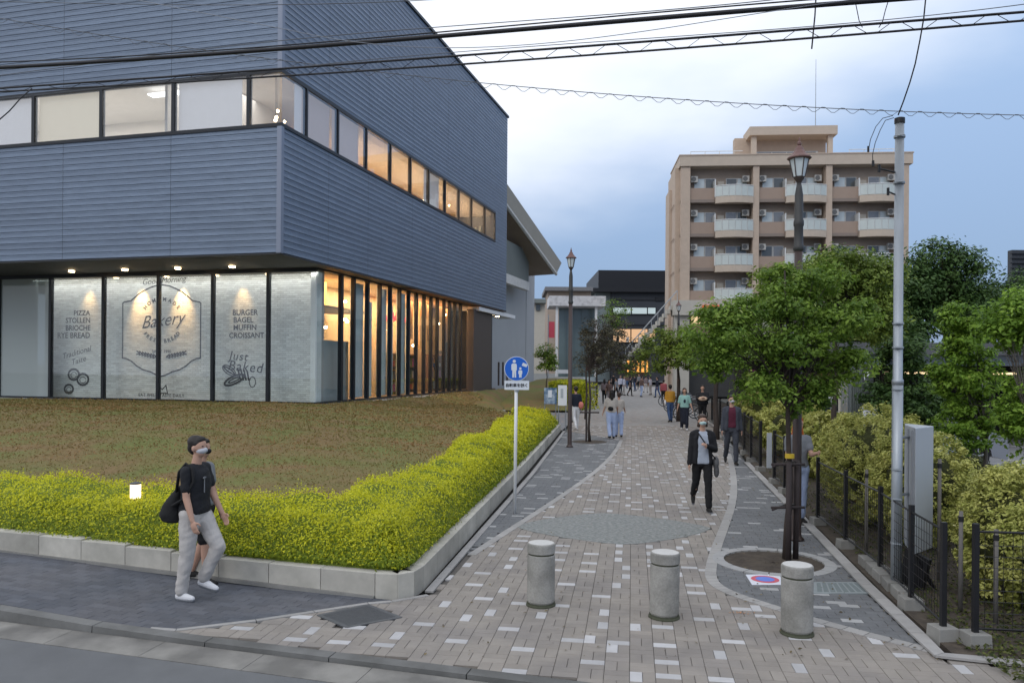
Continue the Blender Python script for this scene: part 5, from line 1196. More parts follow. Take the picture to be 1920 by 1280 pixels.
m = MB(); m.tube([(tb.x-.32, tb.y-.1, .95), (tb.x+.3, tb.y-.1, .95)], .025, 6); m.build('cross_rail', 'stake_wood', y2)
m = MB(); m.tube([(tb.x-.1, tb.y, 0), (tb.x-.1, tb.y, 1.6)], .03, 6); m.build('stake', 'stake_wood', y2); m = MB(); m.tube([(tb.x+.04, tb.y, 1.75), (tb.x+.22, tb.y, 1.75)], .02, 6); m.build('cross_rail', 'stake_wood', y2)
m = MB(); m.lathe([(.01, .008), (.56, .008), (.56, -.01)], (tb.x, tb.y, 0), 28); m.build('soil_disc', 'soil', y2)

# ================================================================== BOLLARDS
bp_ = [G(1014, 1133), G(1245, 1156), G(1494, 1187)]
blb = ['left granite bollard of the three, standing nearest the planter corner', 'middle granite bollard of the three across the paved entrance', 'right granite bollard beside the white floor sticker, nearest the fence']
bo = local_thing('bollard', blb[0], 'bollard', 'granite bollards across the entrance')
m = MB(); m.lathe([(.128, .03), (.132, .034), (.140, .05), (.140, .505), (.134, .512)], n=36); m.build('shaft', 'stone_granite', bo, smooth=False)
m = MB(); m.lathe([(.128, .508), (.128, .530)], n=36); m.build('groove', 'moss_dark', bo)
m = MB(); m.lathe([(.134, .526), (.141, .533), (.141, .612), (.138, .622), (.128, .628)], n=36); m.build('head', 'stone_granite', bo)
m = MB(); m.lathe([(.129, .6285), (.10, .631), (0, .633)], n=36); m.build('top_face', 'stone_top', bo)
m = MB(); m.lathe([(.150, -.01), (.150, .012), (.142, .022), (.142, .032), (.12, .034)], n=30); m.build('base_ring', 'moss_dark', bo)
for i, p in enumerate(bp_):
    b_ = bo if i == 0 else copy_tree(bo); b_.location = p; b_['label'] = blb[i]; b_.rotation_euler.z = i*1.3
    b_.rotation_euler.x = (0, .012, -.006)[i]

# ================================================================== STREET LAMPS
lg = 'brown lantern street lamps along the walkway'
lamp = local_thing('street_lamp', 'brown lantern street lamp by the hedge on the left of the walkway', 'street lamp', lg)
m = MB(); m.lathe([(.105, 0), (.105, .03), (.075, .06), (.066, .1), (.062, 1.2), (.056, 4.35)], n=16); m.build('pole', 'brown_metal', lamp, smooth=True)
m = MB(); m.lathe([(.056, 4.35), (.072, 4.37), (.075, 4.42), (.062, 4.45), (.060, 4.72), (.070, 4.74), (.070, 4.80), (.060, 4.83), (.056, 5.20), (.042, 5.30), (.030, 5.38)], n=16); m.build('collar', 'garden_post', lamp, smooth=True)
m = MB(); m.lathe([(.03, 5.38), (.045, 5.41), (.065, 5.44), (.078, 5.47)], n=12); m.build('lantern_base', 'brown_metal', lamp)
m = MB(); m.lathe([(.074, 5.475), (.125, 5.735)], n=6, rz=.3); m.build('lantern_glass', 'lamp_glass', lamp)
for k in range(6):
    a = .3+k*math.pi/3; m = MB(); m.tube([(.078*math.cos(a), .078*math.sin(a), 5.47), (.131*math.cos(a), .131*math.sin(a), 5.74)], .008, 5); m.build('glazing_bar', 'brown_metal', lamp)
m = MB(); m.lathe([(.13, 5.735), (.165, 5.745), (.165, 5.76), (.11, 5.81), (.065, 5.87), (.045, 5.92), (.028, 5.94)], n=12, rz=.3); m.build('lantern_roof', 'brown_roof', lamp)
m = MB(); m.lathe([(.015, 5.935), (.028, 5.96), (.028, 5.985), (.013, 6.01), (.011, 6.05), (0, 6.07)], n=10); m.build('finial', 'brown_roof', lamp)
lps = [(G(1068, 838), 'brown lantern street lamp by the hedge on the left of the walkway', .985), (G(1493, 1012), 'tall brown lantern street lamp rising through the near street tree', .93), (Vector((AT(1272, 640, 43).x, 43, 0)), 'far thin lantern street lamp among trees in front of the apartment podium', 1.0), (Vector((AT(1115, 640, 58).x, 58, 0)), 'farthest small street lamp by the crowd left side', .9)]
for i, (p, lb, s) in enumerate(lps[:3]):
    o = lamp if i == 0 else copy_tree(lamp); o.location = p; o.scale = (1, 1, s); o['label'] = lb; o.rotation_euler.z = i*.4

# ================================================================== UTILITY POLE
pb = G(1680, 1107); up = thing('utility_pole', (pb.x, pb.y, 0), 'galvanised steel utility pole at the fence with black cap and wires', 'pole')
zc_ = AT(1682, 222, pb.y).z; zm = AT(1681, 712, pb.y).z
m = MB(); m.lathe([(.056, -.1), (.056, zm)], (pb.x, pb.y, 0), 20); m.build('lower_shaft', 'galvanised', up, smooth=True)
m = MB(); m.lathe([(.060, zm-.05), (.060, zm), (.050, zm+.01), (.046, zc_-.05)], (pb.x, pb.y, 0), 20); m.build('upper_shaft', 'galvanised', up, smooth=True)
m = MB(); m.lathe([(.054, zc_-.055), (.054, zc_), (.02, zc_+.012)], (pb.x, pb.y, 0), 16); m.build('cap', 'black_metal', up)
for z in (zm-.1, zm+.35, 1.32, 1.0, .52, zc_-.7, zc_-.2, 2.9): m = MB(); m.tube([(pb.x-.07, pb.y-.05, z), (pb.x+.01, pb.y-.09, z)], .008, 6); m.lathe([(.059, z-.012), (.059, z+.012)], (pb.x, pb.y, 0), 16); m.build('band', 'galvanised', up)
for z, dx in ((AT(1680, 325, pb.y).z, -.22), (AT(1680, 368, pb.y).z, -.12)):
    m = MB(); m.tube([(pb.x, pb.y, z), (pb.x+dx*.6, pb.y, z+.03), (pb.x+dx, pb.y, z+.05)], .009, 6); m.tube([(pb.x+dx, pb.y, z+.01), (pb.x+dx, pb.y, z+.09)], .016, 6); m.build('bracket', 'black_metal', up)
# sign box on the pole
sb = thing('signboard', (4.55, 8.85, 0), 'tall narrow pale grey signboard seen from its edge beside the utility pole', 'signboard')
zt_, zb_ = AT(1722, 800, 8.8).z, AT(1722, 1040, 8.6).z
mat('board_grey', (.42, .45, .49), .45, .03, 2); mat('board_edge', (.30, .32, .35), .5, .03, 2)
p0, p1 = AT(1697, 900, 9.1), AT(1716, 900, 8.62); p2 = AT(1750, 900, 8.95)
def vq2(m, pa, pb_, z0, z1, th):
    d = Vector((pb_.x-pa.x, pb_.y-pa.y, 0)).normalized(); nn_ = Vector((-d.y, d.x, 0))*th
    return m.hexa([(pa.x, pa.y, z0), (pb_.x, pb_.y, z0), (pb_.x+nn_.x, pb_.y+nn_.y, z0), (pa.x+nn_.x, pa.y+nn_.y, z0), (pa.x, pa.y, z1), (pb_.x, pb_.y, z1), (pb_.x+nn_.x, pb_.y+nn_.y, z1), (pa.x+nn_.x, pa.y+nn_.y, z1)])
m = MB(); m.add([(p0.x, p0.y, zb_), (p1.x, p1.y, zb_), (p2.x, p2.y, zb_), (p2.x-.12, p2.y+.42, zb_), (p0.x, p0.y, zt_), (p1.x, p1.y, zt_), (p2.x, p2.y, zt_), (p2.x-.12, p2.y+.42, zt_)], [(0, 3, 2, 1), (4, 5, 6, 7), (0, 1, 5, 4), (1, 2, 6, 5), (2, 3, 7, 6), (3, 0, 4, 7)]); m.build('panel', 'board_grey', sb, bevel=.008)
for f in (.35, .75): q = p0.lerp(p1, f); m = MB(); m.box((q.x-.012, q.y-.01, (zt_+zb_)/2), (.02, .03, zt_-zb_-.06), rz=0); m.build('edge_rib', 'board_edge', sb)
for z in (zt_-.12, zt_-.75): m = MB(); m.tube([(pb.x, pb.y+.02, z), (p0.x+.05, p0.y-.1, z)], .016, 6); m.build('clamp', 'galvanised', sb)
bb = thing('black_crate', (4.6, 8.75, 0), 'black folded stand leaning under the pale signboard', 'stand')
m = MB(); m.box((4.42, 8.75, .2), (.05, .3, .42), rz=.4, rx=.25); m.build('panel', 'black_metal', bb); m = MB(); m.tube([(4.36, 8.6, .4), (4.62, 8.7, .02)], .014, 6); m.tube([(4.40, 8.9, .38), (4.62, 8.72, .02)], .014, 6); m.build('leg', 'black_metal', bb)

# ================================================================== BLACK MESH FENCE
fposts = [G(1828, 1212), G(1768, 1200), G(1708, 1143), G(1650, 1082), G(1585, 1029), G(1533, 985)]
fpts = [Vector((p.x, p.y, 0)) for p in fposts[1:]]
d_ = Vector((7.0-5.0, 24.5-13.0, 0))
fence = thing('mesh_fence', tuple(fpts[0]), 'near run of black wire mesh fence on concrete blocks beside the utility pole', 'fence')
def fence_run(root, pts, h=.98, blocks=True, pr=.022):
    for p in pts:
        m = MB(); m.box((p.x, p.y, h/2+.06), (pr*2, pr*2, h+.02)); m.build('post', 'black_metal', root)
        if blocks: m = MB(); m.box((p.x, p.y, .055), (.20, .20, .15), rz=random.uniform(-.1, .1), taper=.93, rnd=random.random()); m.build('concrete_foot', 'kerb_concrete', root, bevel=.006)
    for a, b in zip(pts, pts[1:]):
        m = MB(); n = max(2, int((b-a).length/.075))
        for z in (h, .16): m.tube([a+Vector((0, 0, z)), b+Vector((0, 0, z))], .011, 5)
        for k in range(8): z = .2+k*(h-.22)/8; m.tube([a+Vector((0, 0, z)), b+Vector((0, 0, z))], .0032, 3, cap=False)
        for k in range(1, n): q = a.lerp(b, k/n); m.tube([q+Vector((0, 0, .14)), q+Vector((0, 0, h))], .0026, 3, cap=False)
        m.build('mesh_panel', 'black_metal', root)
fence_run(fence, fpts)
f2 = thing('mesh_fence', tuple(fposts[0]), 'short black mesh fence run leaving the picture at the lower right', 'fence')
fence_run(f2, [Vector((fposts[0].x, fposts[0].y, 0)), Vector((5.4, 6.78, 0)), Vector((7.2, 6.5, 0)), Vector((9, 6.2, 0))], h=1.0)
f3 = thing('mesh_fence', (5.9, 15.9, 0), 'far run of black mesh fence beside the man in the burgundy vest', 'fence')
def fp(px, py): p = G(px, py); return Vector((p.x, p.y, 0))
f3p = [Vector((lerp_line(RE, y)+.12, y, 0)) for y in (18.6, 20.4, 22.3, 24.4, 26.6, 29, 31.8, 35)]
fence_run(f3, f3p, h=1.12, pr=.03)
f4 = thing('mesh_fence', (5.5, 14.2, 0), 'middle fence section with a pale narrow notice panel, between the two longer runs', 'fence')
f4p = [Vector((lerp_line(RE, y)+.14, y, 0)) for y in (14.0, 15.3, 16.6)]
fence_run(f4, f4p, h=1.05, pr=.03)
m = MB(); q = AT(1441, 840, 16.5); m.box((q.x, 16.45, .72), (.10, .03, .72)); m.build('notice_panel', 'board_grey', f4)
wk = thing('low_edge_blocks', (4.4, 8.8, 0), 'broken row of weathered concrete edge blocks under the fence by the utility pole', 'edging blocks')
for k in range(6):
    y = 8.05+k*.33; x = lerp_line(RE, y)+.23; m = MB(); m.box((x, y, .05), (.14, .29, .13+.02*random.random()), rz=-.2+random.uniform(-.05, .05), rnd=random.random()); m.build('edge_block', 'kerb_concrete', wk, bevel=.008)
sk = ['weathered grey hedge stake behind the signboard', 'weathered grey hedge stake near the right foreground bush', 'rightmost weathered hedge stake with a black strap', 'thin grey hedge stake amid the near bushes by the fence']
for (px, py0, py1, D), lb in zip(((1762, 860, 1090, 9.0), (1802, 958, 1145, 7.9), (1868, 992, 1185, 7.5), (1625, 880, 1040, 10.2)), sk):
    a, b = AT(px, py0, D), AT(px, py1, D); t = thing('hedge_stake', (a.x, D, 0), lb, 'stake', 'wooden stakes along the hedge'); m = MB(); m.tube([(a.x, D, -.02), (a.x, D, a.z)], [.022, .02], 8); m.build('shaft', 'old_wood', t, smooth=True)
    m = MB(); m.lathe([(.026, a.z-.10), (.026, a.z-.05)], (a.x, D, 0), 8); m.build('strap', 'black_metal', t)

# ================================================================== PEDESTRIAN SIGN
sp = G(965, 962); sg = thing('pedestrian_sign', (sp.x, sp.y, 0), 'round blue adult and child pedestrian sign with text plate on a slim white pole', 'sign')
mat('sign_blue', (.015, .13, .60), .35, .02, 2); mat('sign_white', (.72, .76, .82), .35, .02, 2)
zt_ = AT(968, 668, sp.y).z; c = AT(968.5, 691, sp.y-.04); rr = 23*sp.y/1500
m = MB(); m.tube([(sp.x, sp.y, -.05), (c.x, sp.y, zt_-.05)], .027, 10); m.build('pole', 'white_paint', sg, smooth=True)
m = MB(); m.tube([(sp.x+.02, sp.y-.0, 1.985), (sp.x+.02, sp.y, 2.02)], .034, 10); m.build('clamp', 'galvanised', sg)
def disc(r, y, matn, name, par): m = MB(); m.lathe([(r, 0), (r, .004)], (0, 0, 0), 36); m.v = [(c.x+x, y-z, c.z+yy) for x, yy, z in m.v]; return m.build(name, matn, par)
disc(rr, c.y, 'sign_white', 'disc', sg); disc(rr*.95, c.y-.0045, 'sign_blue', 'blue_face', sg)
def fig(pts, name):
    m = MB(); n = len(pts); m.add([(c.x+x*rr, c.y-.0115, c.z+y*rr) for x, y in pts]+[(c.x+x*rr, c.y-.009, c.z+y*rr) for x, y in pts], [tuple(range(n))]+[(i, (i+1) % n, n+(i+1) % n, n+i) for i in range(n)]); return m.build(name, 'sign_white', sg)
fig([(-.34, .42), (-.04, .42), (.02, .30), (.02, -.12), (-.03, -.14), (-.03, -.72), (-.15, -.72), (-.18, -.2), (-.21, -.72), (-.34, -.72), (-.34, -.14), (-.42, -.1), (-.42, .32)], 'adult_body')
fig([(-.19+.13*math.cos(k*math.pi/6), .60+.13*math.sin(k*math.pi/6)) for k in range(12)], 'adult_head')
fig([(.20, -.12), (.42, -.12), (.47, -.2), (.46, -.42), (.42, -.44), (.41, -.72), (.32, -.72), (.31, -.5), (.30, -.72), (.21, -.72), (.20, -.44), (.14, -.4), (.15, -.2)], 'child_body')
fig([(.31+.10*math.cos(k*math.pi/6), .02+.10*math.sin(k*math.pi/6)) for k in range(12)], 'child_head')
fig([(.42, .26), (.80, .12), (.90, .34), (.52, .50)], 'sticker')
pl_c = AT(969, 722, sp.y-.04); m = MB(); m.box((pl_c.x, pl_c.y, pl_c.z), (46*sp.y/1500, .004, 17*sp.y/1500)); po_ = m.build('text_plate', 'sign_white', sg)
place_text('plate_text', '自転車を除く', .062, Matrix.Translation((pl_c.x, pl_c.y-.004, pl_c.z-.004)) @ Matrix.Rotation(R(90), 4, 'X'), 'black_metal', po_, bold=.0015)

# standing boards by the side path
for (x0, x1, y0, y1, D, mt, lb) in ((1020, 1044, 727, 757, 31.2, 'board_blue', 'blue and white standing banner board by the side path'), (1046, 1063, 722, 760, 29.9, 'white_paint', 'white standing notice board next to the left street lamp')):
    if 'board_blue' not in MATS: mat('board_blue', (.06, .14, .26), .5, .3, 3, col2=(.35, .42, .5), c2scale=6)
    a, b = AT(x0, y1, D), AT(x1, y0, D); t = thing('notice_board', ((a.x+b.x)/2, D, 0), lb, 'notice board'); m = MB(); m.box(((a.x+b.x)/2, D, (a.z+b.z)/2), (b.x-a.x, .06, b.z-a.z)); m.build('panel', mt, t)
    for x in (a.x+.03, b.x-.03): m = MB(); m.tube([(x, D+.05, 0), (x, D+.05, b.z)], .018, 6); m.build('leg', 'galvanised', t)
    m = MB(); m.box(((a.x+b.x)/2-.02, D-.035, (a.z+b.z)/2+.08), ((b.x-a.x)*.3, .008, (b.z-a.z)*.45)); m.build('print', 'board_grey' if mt == 'white_paint' else 'sign_white', t)
# far yellow hedge
fh = thing('hedge', (4.6, 48, 0), 'distant bright yellow-green hedge block behind the thin brownish tree', 'hedge')
P = []; n = 9000; u = rng.random((n, 3)); X = 3.0+u[:, 0]*1.9+.25*(u[:, 1])*1.5; Yv = 45+u[:, 1]*9; top = rng.random(n) < .5
xs = np.array([lerp_line(LE, y) for y in Yv]); X = xs-.25-u[:, 0]*1.7; Z = np.where(top, 1.45+.1*rng.random(n), 1.5*u[:, 2]); Yv = np.where(top, Yv, 45+.1*rng.random(n)+np.where(rng.random(n) < .6, 0, 9*u[:, 1])); X = np.where((~top) & (Yv > 45.2), np.array([lerp_line(LE, y) for y in Yv])-.25, X)
leaves('foliage', np.stack([X, Yv, Z], 1), rng.normal(size=(n, 3))*.6+np.array([.2, -.7, .6]), .13*(.6+.8*rng.random(n)), rng.random(n)*.9, 'hedge_leaf', fh)
m = MB(); m.add([(lerp_line(LE, 45.1)-1.95, 45.1, 0), (lerp_line(LE, 45.1)-.3, 45.1, 0), (lerp_line(LE, 54)-.3, 54, 0), (lerp_line(LE, 54)-1.95, 54, 0)]+[(lerp_line(LE, 45.1)-1.95, 45.1, 1.4), (lerp_line(LE, 45.1)-.3, 45.1, 1.4), (lerp_line(LE, 54)-.3, 54, 1.4), (lerp_line(LE, 54)-1.95, 54, 1.4)], [(0, 3, 2, 1), (4, 5, 6, 7), (0, 1, 5, 4), (1, 2, 6, 5), (2, 3, 7, 6), (3, 0, 4, 7)]); m.build('inner_twigs', 'hedge_inner', fh)

# ================================================================== OVERHEAD CABLES
# fallen leaves and bits on the paving
n = 420; Y = 6.6+11*rng.random(n)**1.5; X = np.array([lerp_line(LE, y)+(lerp_line(RE, y)-lerp_line(LE, y))*(1-rng.random()**2.2*.98) for y in Y])
leaves('fallen_leaves', np.stack([X, Y, .008+.006*rng.random(n)], 1), np.array([0, 0, 1])+rng.normal(size=(n, 3))*.25, .035*(.5+.9*rng.random(n)), rng.random(n), 'leaf_litter', kind='stuff')
q = G(1388, 1149); n = 26; leaves('orange_crumbs', np.stack([q.x+rng.normal(size=n)*.055, q.y+rng.normal(size=n)*.02, .006+0*rng.random(n)], 1), np.array([0, 0, 1])+rng.normal(size=(n, 3))*.15, .022*(.5+rng.random(n)), rng.random(n), 'crumb', kind='stuff')
mat('cable_black', (.012, .012, .016), .5); mat('cable_grey', (.14, .15, .17), .6); mat('cable_pale', (.25, .27, .31), .6)
CD = lambda px: None
def line_plane(px, k):     # depth of a cable plane parallel to the road, k = lateral offset beyond the kerb line
    a = (px-960)/FPX; q0 = K0+RN*k      # q0 + RD*s has x/y = a
    s = (a*q0.y-q0.x)/(RD.x-a*RD.y); return (q0+RD*s).y
def cable(pts, k, r, matn, label, lash=None, grp='overhead cables above the road', ext=True, Dfix=None, lr=.012):
    """pts: photo points along the cable"""
    t = None; W_ = []
    # monotone resample by x with Catmull interpolation
    xs = [p[0] for p in pts]; ys = [p[1] for p in pts]; n = 60
    fx = np.linspace(xs[0], xs[-1], n); fy = np.interp(fx, xs, ys) if len(xs) < 3 else np.polyval(np.polyfit(xs, ys, min(3, len(xs)-1)), fx)
    for x, y in zip(fx, fy): W_.append(AT(x, y, Dfix(x) if Dfix else line_plane(x, k)))
    if ext:
        d0 = (W_[0]-W_[3]).normalized(); d1 = (W_[-1]-W_[-4]).normalized(); W_ = [W_[0]+d0*6]+W_+[W_[-1]+d1*6]
    c = W_[len(W_)//2]; t = thing('overhead_cable', tuple(c), label, 'cable', grp)
    m = MB(); m.tube(W_, r, 6); m.build('cable', matn, t, smooth=True)
    return t, W_
mains = [
 ([(-20, 128), (250, 112), (520, 92), (825, 70), (1050, 47), (1400, 22), (1700, -3)], 2.0, .025, 'cable_black', 'thickest black cable crossing from left over the roof edge to the top right'),
 ([(-20, 118), (400, 93), (825, 64), (1300, 15), (1560, -2)], 2.05, .008, 'cable_black', 'thin wire riding just above the thickest black cable'),
 ([(300, 103), (700, 60), (940, 44), (1200, 22), (1480, -3)], 2.15, .005, 'cable_grey', 'thin grey wire highest above the thickest cable at the roof edge'),
 ([(-20, 166), (250, 150), (520, 132), (830, 105), (1100, 84), (1400, 66), (1700, 42), (1940, 20)], 1.6, .012, 'cable_black', 'upper cable of the lashed pair crossing the whole picture'),
 ([(-20, 172), (250, 162), (520, 142), (830, 122), (1100, 104), (1400, 84), (1700, 55), (1940, 38)], 1.6, .0105, 'cable_black', 'lower cable of the lashed pair crossing the whole picture'),
 ([(560, 126), (830, 100), (1100, 80), (1400, 60), (1700, 33), (1940, 6)], 1.7, .004, 'cable_grey', 'very thin wire just above the lashed cable pair on the right'),
 ([(560, 60), (830, 92), (1100, 70), (1380, 35), (1560, 4)], 1.9, .004, 'cable_pale', 'pale fine wire between the thick cable and the lashed pair'),
 ([(-20, 3), (300, 9), (600, 8), (840, -2)], 2.6, .005, 'cable_grey', 'faint thin wire across the top of the blue facade'),
]
for pts, k, r, mt, lb in mains: cable(pts, k, r, mt, lb)
# lashing wire between the pair: built as its own cable, real zigzag
def zig(p0, p1, n, k, label, r=.0032, fn=None, mt='cable_black', Dfix=None):
    W_ = []
    for i in range(n*6+1):
        f = i/(n*6); x = p0+(p1-p0)*f; yu, yl = fn(x); ph = (i % 6)/6; s = [0, 0, .5, 1, 1, .5][i % 6]; W_.append(AT(x, yu+(yl-yu)*s, Dfix(x) if Dfix else line_plane(x, k)-.01))
    t = thing('lashing_wire', tuple(W_[len(W_)//2]), label, 'cable', 'overhead cables above the road'); m = MB(); m.tube(W_, r, 4); m.build('wire', mt, t)
yu = np.polyfit([-20, 250, 520, 830, 1100, 1400, 1700, 1940], [166, 150, 132, 105, 84, 66, 42, 20], 3); yl = np.polyfit([-20, 250, 520, 830, 1100, 1400, 1700, 1940], [172, 162, 142, 122, 104, 84, 55, 38], 3)
zig(-20, 1940, 22, 1.6, 'zigzag lashing wire between the pair of cables crossing the picture', fn=lambda x: (np.polyval(yu, x)-1, np.polyval(yl, x)+1))
# farther lashed drop running behind: from upper left, over the roof edge, to beyond the pole
fx_ = [-20, 200, 400, 560, 760, 900, 1100, 1300, 1500, 1700, 1940]; fy_ = [30, 72, 95, 112, 142, 160, 174, 187, 199, 210, 217]
cf = np.polyfit(fx_, fy_, 4); Df = lambda x: 11.0-.0012*(x-960)
cable(list(zip(fx_, fy_)), 0, .0055, 'cable_grey', 'long thin cable sagging from upper left past the top of the utility pole', Dfix=Df)
zig(-20, 1940, 54, 0, 'looped lashing wire along the long sagging cable by the pole top', r=.0035, fn=lambda x: (np.polyval(cf, x)-1, np.polyval(cf, x)+8), mt='cable_grey', Dfix=lambda x: Df(x)-.01)
def wire(pts, D0, D1, r, label, mt='cable_black', extra=None):
    n = len(pts); W_ = [AT(p[0], p[1], D0+(D1-D0)*i/(n-1)) for i, p in enumerate(pts)]
    t = thing('hanging_wire', tuple(W_[0]), label, 'cable', 'loose hanging wires'); m = MB(); m.tube(W_, r, 6); m.build('wire', mt, t, smooth=True)
    if extra: m = MB(); m.tube([W_[-1], W_[-1]+Vector((0, 0, .06))], extra, 8); m.build('connector', 'cable_black', t)
wire([(1736, -6), (1732, 35), (1725, 75), (1716, 120), (1706, 155), (1694, 190), (1684, 216)], 8.0, pb.y, .0075, 'curved drop wire from the top of the picture to the utility pole cap')
wire([(1530, -6), (1528, 30), (1525, 60), (1522, 92)], 8.3, 8.3, .008, 'short dark vertical wire end hanging left of the pole top')
wire([(1602, -4), (1606, 15), (1611, 40), (1617, 52)], 8.3, 8.3, .005, 'left arm of the small V of wires under the thick cable')
wire([(1665, 4), (1660, 20), (1655, 40), (1648, 52)], 8.3, 8.3, .005, 'right arm of the small V of wires under the thick cable')
wire([(1674, 217), (1655, 222), (1642, 238), (1632, 262), (1628, 285)], pb.y, pb.y-.2, .004, 'outer looped lead hanging beside the pole cap with dark clip', extra=.012)
wire([(1676, 221), (1660, 226), (1650, 245), (1641, 268), (1636, 290), (1637, 312)], pb.y, pb.y-.2, .004, 'inner looped lead hanging beside the pole cap with long dark clip', extra=.014)
wire([(-5, 228), (18, 208), (40, 183), (60, 166)], 8.0, 8.2, .006, 'short guy wire slanting up at the left edge window')

# ================================================================== PEOPLE
mat('skin', (.50, .30, .22), .6, .05, 8); mat('hair_black', (.018, .014, .013), .55, .2, 30); mat('hair_brown', (.05, .03, .022), .55, .2, 30)
mat('mask_grey', (.50, .51, .55), .8, .03, 5); mat('mask_teal', (.42, .58, .58), .8, .03, 5); mat('eye_dark', (.02, .015, .015), .3)
def cloth(n, c, v=.12): mat(n, c, .85, v, 14, .35, 60)
cloth('tee_black', (.014, .015, .019)); cloth('trouser_light', (.50, .475, .455), .08); cloth('shoe_white', (.70, .70, .72), .06); cloth('bag_black', (.012, .012, .013)); cloth('short_black', (.012, .012, .014))
cloth('blouse_pale', (.40, .44, .52), .14); cloth('cardigan_black', (.012, .012, .015)); cloth('trouser_black', (.010, .010, .012)); cloth('shoe_black', (.015, .014, .014)); cloth('bag_pattern', (.10, .10, .105), .5)
cloth('suit_charcoal', (.045, .05, .065)); cloth('vest_burgundy', (.085, .012, .03)); cloth('top_mustard', (.50, .25, .03)); cloth('jeans_blue', (.05, .09, .19)); cloth('top_mint', (.28, .48, .44)); cloth('dress_navy', (.014, .018, .032))
cloth('jeans_pale', (.38, .46, .66), .08); cloth('top_sand', (.50, .45, .40)); cloth('bag_pink', (.60, .20, .16)); cloth('top_white', (.66, .67, .78)); cloth('top_mauve', (.20, .16, .17)); cloth('top_brown', (.14, .09, .08)); cloth('top_red', (.35, .08, .09)); cloth('top_grey', (.20, .21, .23)); cloth('bag_white', (.75, .75, .78)); cloth('bag_beige', (.62, .46, .34)); cloth('hat_orange', (.50, .13, .03))
def cap_prim(m, p0, r0, p1, r1, n=12):
    p0, p1 = Vector(p0), Vector(p1); d = (p1-p0); L_ = d.length; d = d.normalized(); pts = []; rd = []
    for k in range(4): a = math.pi/2*(k/4); pts.append(p0-d*r0*math.cos(a)); rd.append(max(r0*math.sin(a), .0006))
    for k in range(5): f = k/4; pts.append(p0.lerp(p1, f)); rd.append(r0+(r1-r0)*f)
    for k in range(3, -1, -1): a = math.pi/2*(k/4); pts.append(p1+d*r1*math.cos(a)); rd.append(max(r1*math.sin(a), .0006))
    m.tube(pts, rd, n)
def remesh(prims, vox, name, matn, parent, M, label=None, disp=0, smooth_it=2, seed=0, cutfn=None):
    m = MB()
    for p in prims:
        if p[0] == 'c': cap_prim(m, *p[1:])
        elif p[0] == 'l':
            sec = p[1]; n = 20; vs = []; fs = []
            for (x, y, z, rx, ry) in sec:
                for k in range(n): a = 2*math.pi*k/n; vs.append((x+rx*math.copysign(abs(math.cos(a))**.85, math.cos(a)), y+ry*math.copysign(abs(math.sin(a))**.85, math.sin(a)), z))
            for i in range(len(sec)-1):
                for k in range(n): fs.append((i*n+k, i*n+(k+1) % n, (i+1)*n+(k+1) % n, (i+1)*n+k))
            fs += [tuple(range(n))[::-1], tuple((len(sec)-1)*n+k for k in range(n))]; m.add(vs, fs)
        else: m.ell(p[1], p[2], 16, 10, p[3] if len(p) > 3 else None)
    me = m.mesh('tmp', matn); o = bpy.data.objects.new('tmp', me); COL.objects.link(o)
    r = o.modifiers.new('r', 'REMESH'); r.mode = 'VOXEL'; r.voxel_size = vox; s = o.modifiers.new('s', 'SMOOTH'); s.factor = .5; s.iterations = smooth_it
    dg = bpy.context.evaluated_depsgraph_get(); out = bpy.data.meshes.new_from_object(o.evaluated_get(dg)); bpy.data.objects.remove(o); bpy.data.meshes.remove(me)
    out.name = name
    if disp:
        out.update(); co = np.empty(len(out.vertices)*3); out.vertices.foreach_get('co', co); co = co.reshape(-1, 3); nn = np.array([tuple(v.normal) for v in out.vertices])
        dz = np.array([mnoise.noise(Vector((x*6+seed+z*4, y*6+z*3, z*6)))+.6*mnoise.noise(Vector((x*14+z*12, y*14+seed-z*9, z*13))) for x, y, z in co])
        co += nn*(dz*disp)[:, None]; out.vertices.foreach_set('co', co.ravel())
    out.transform(M); out.materials.clear(); out.materials.append(MATS[matn]); out.polygons.foreach_set('use_smooth', [True]*len(out.polygons)); out.update()
    return link(name, out, parent, None, label)
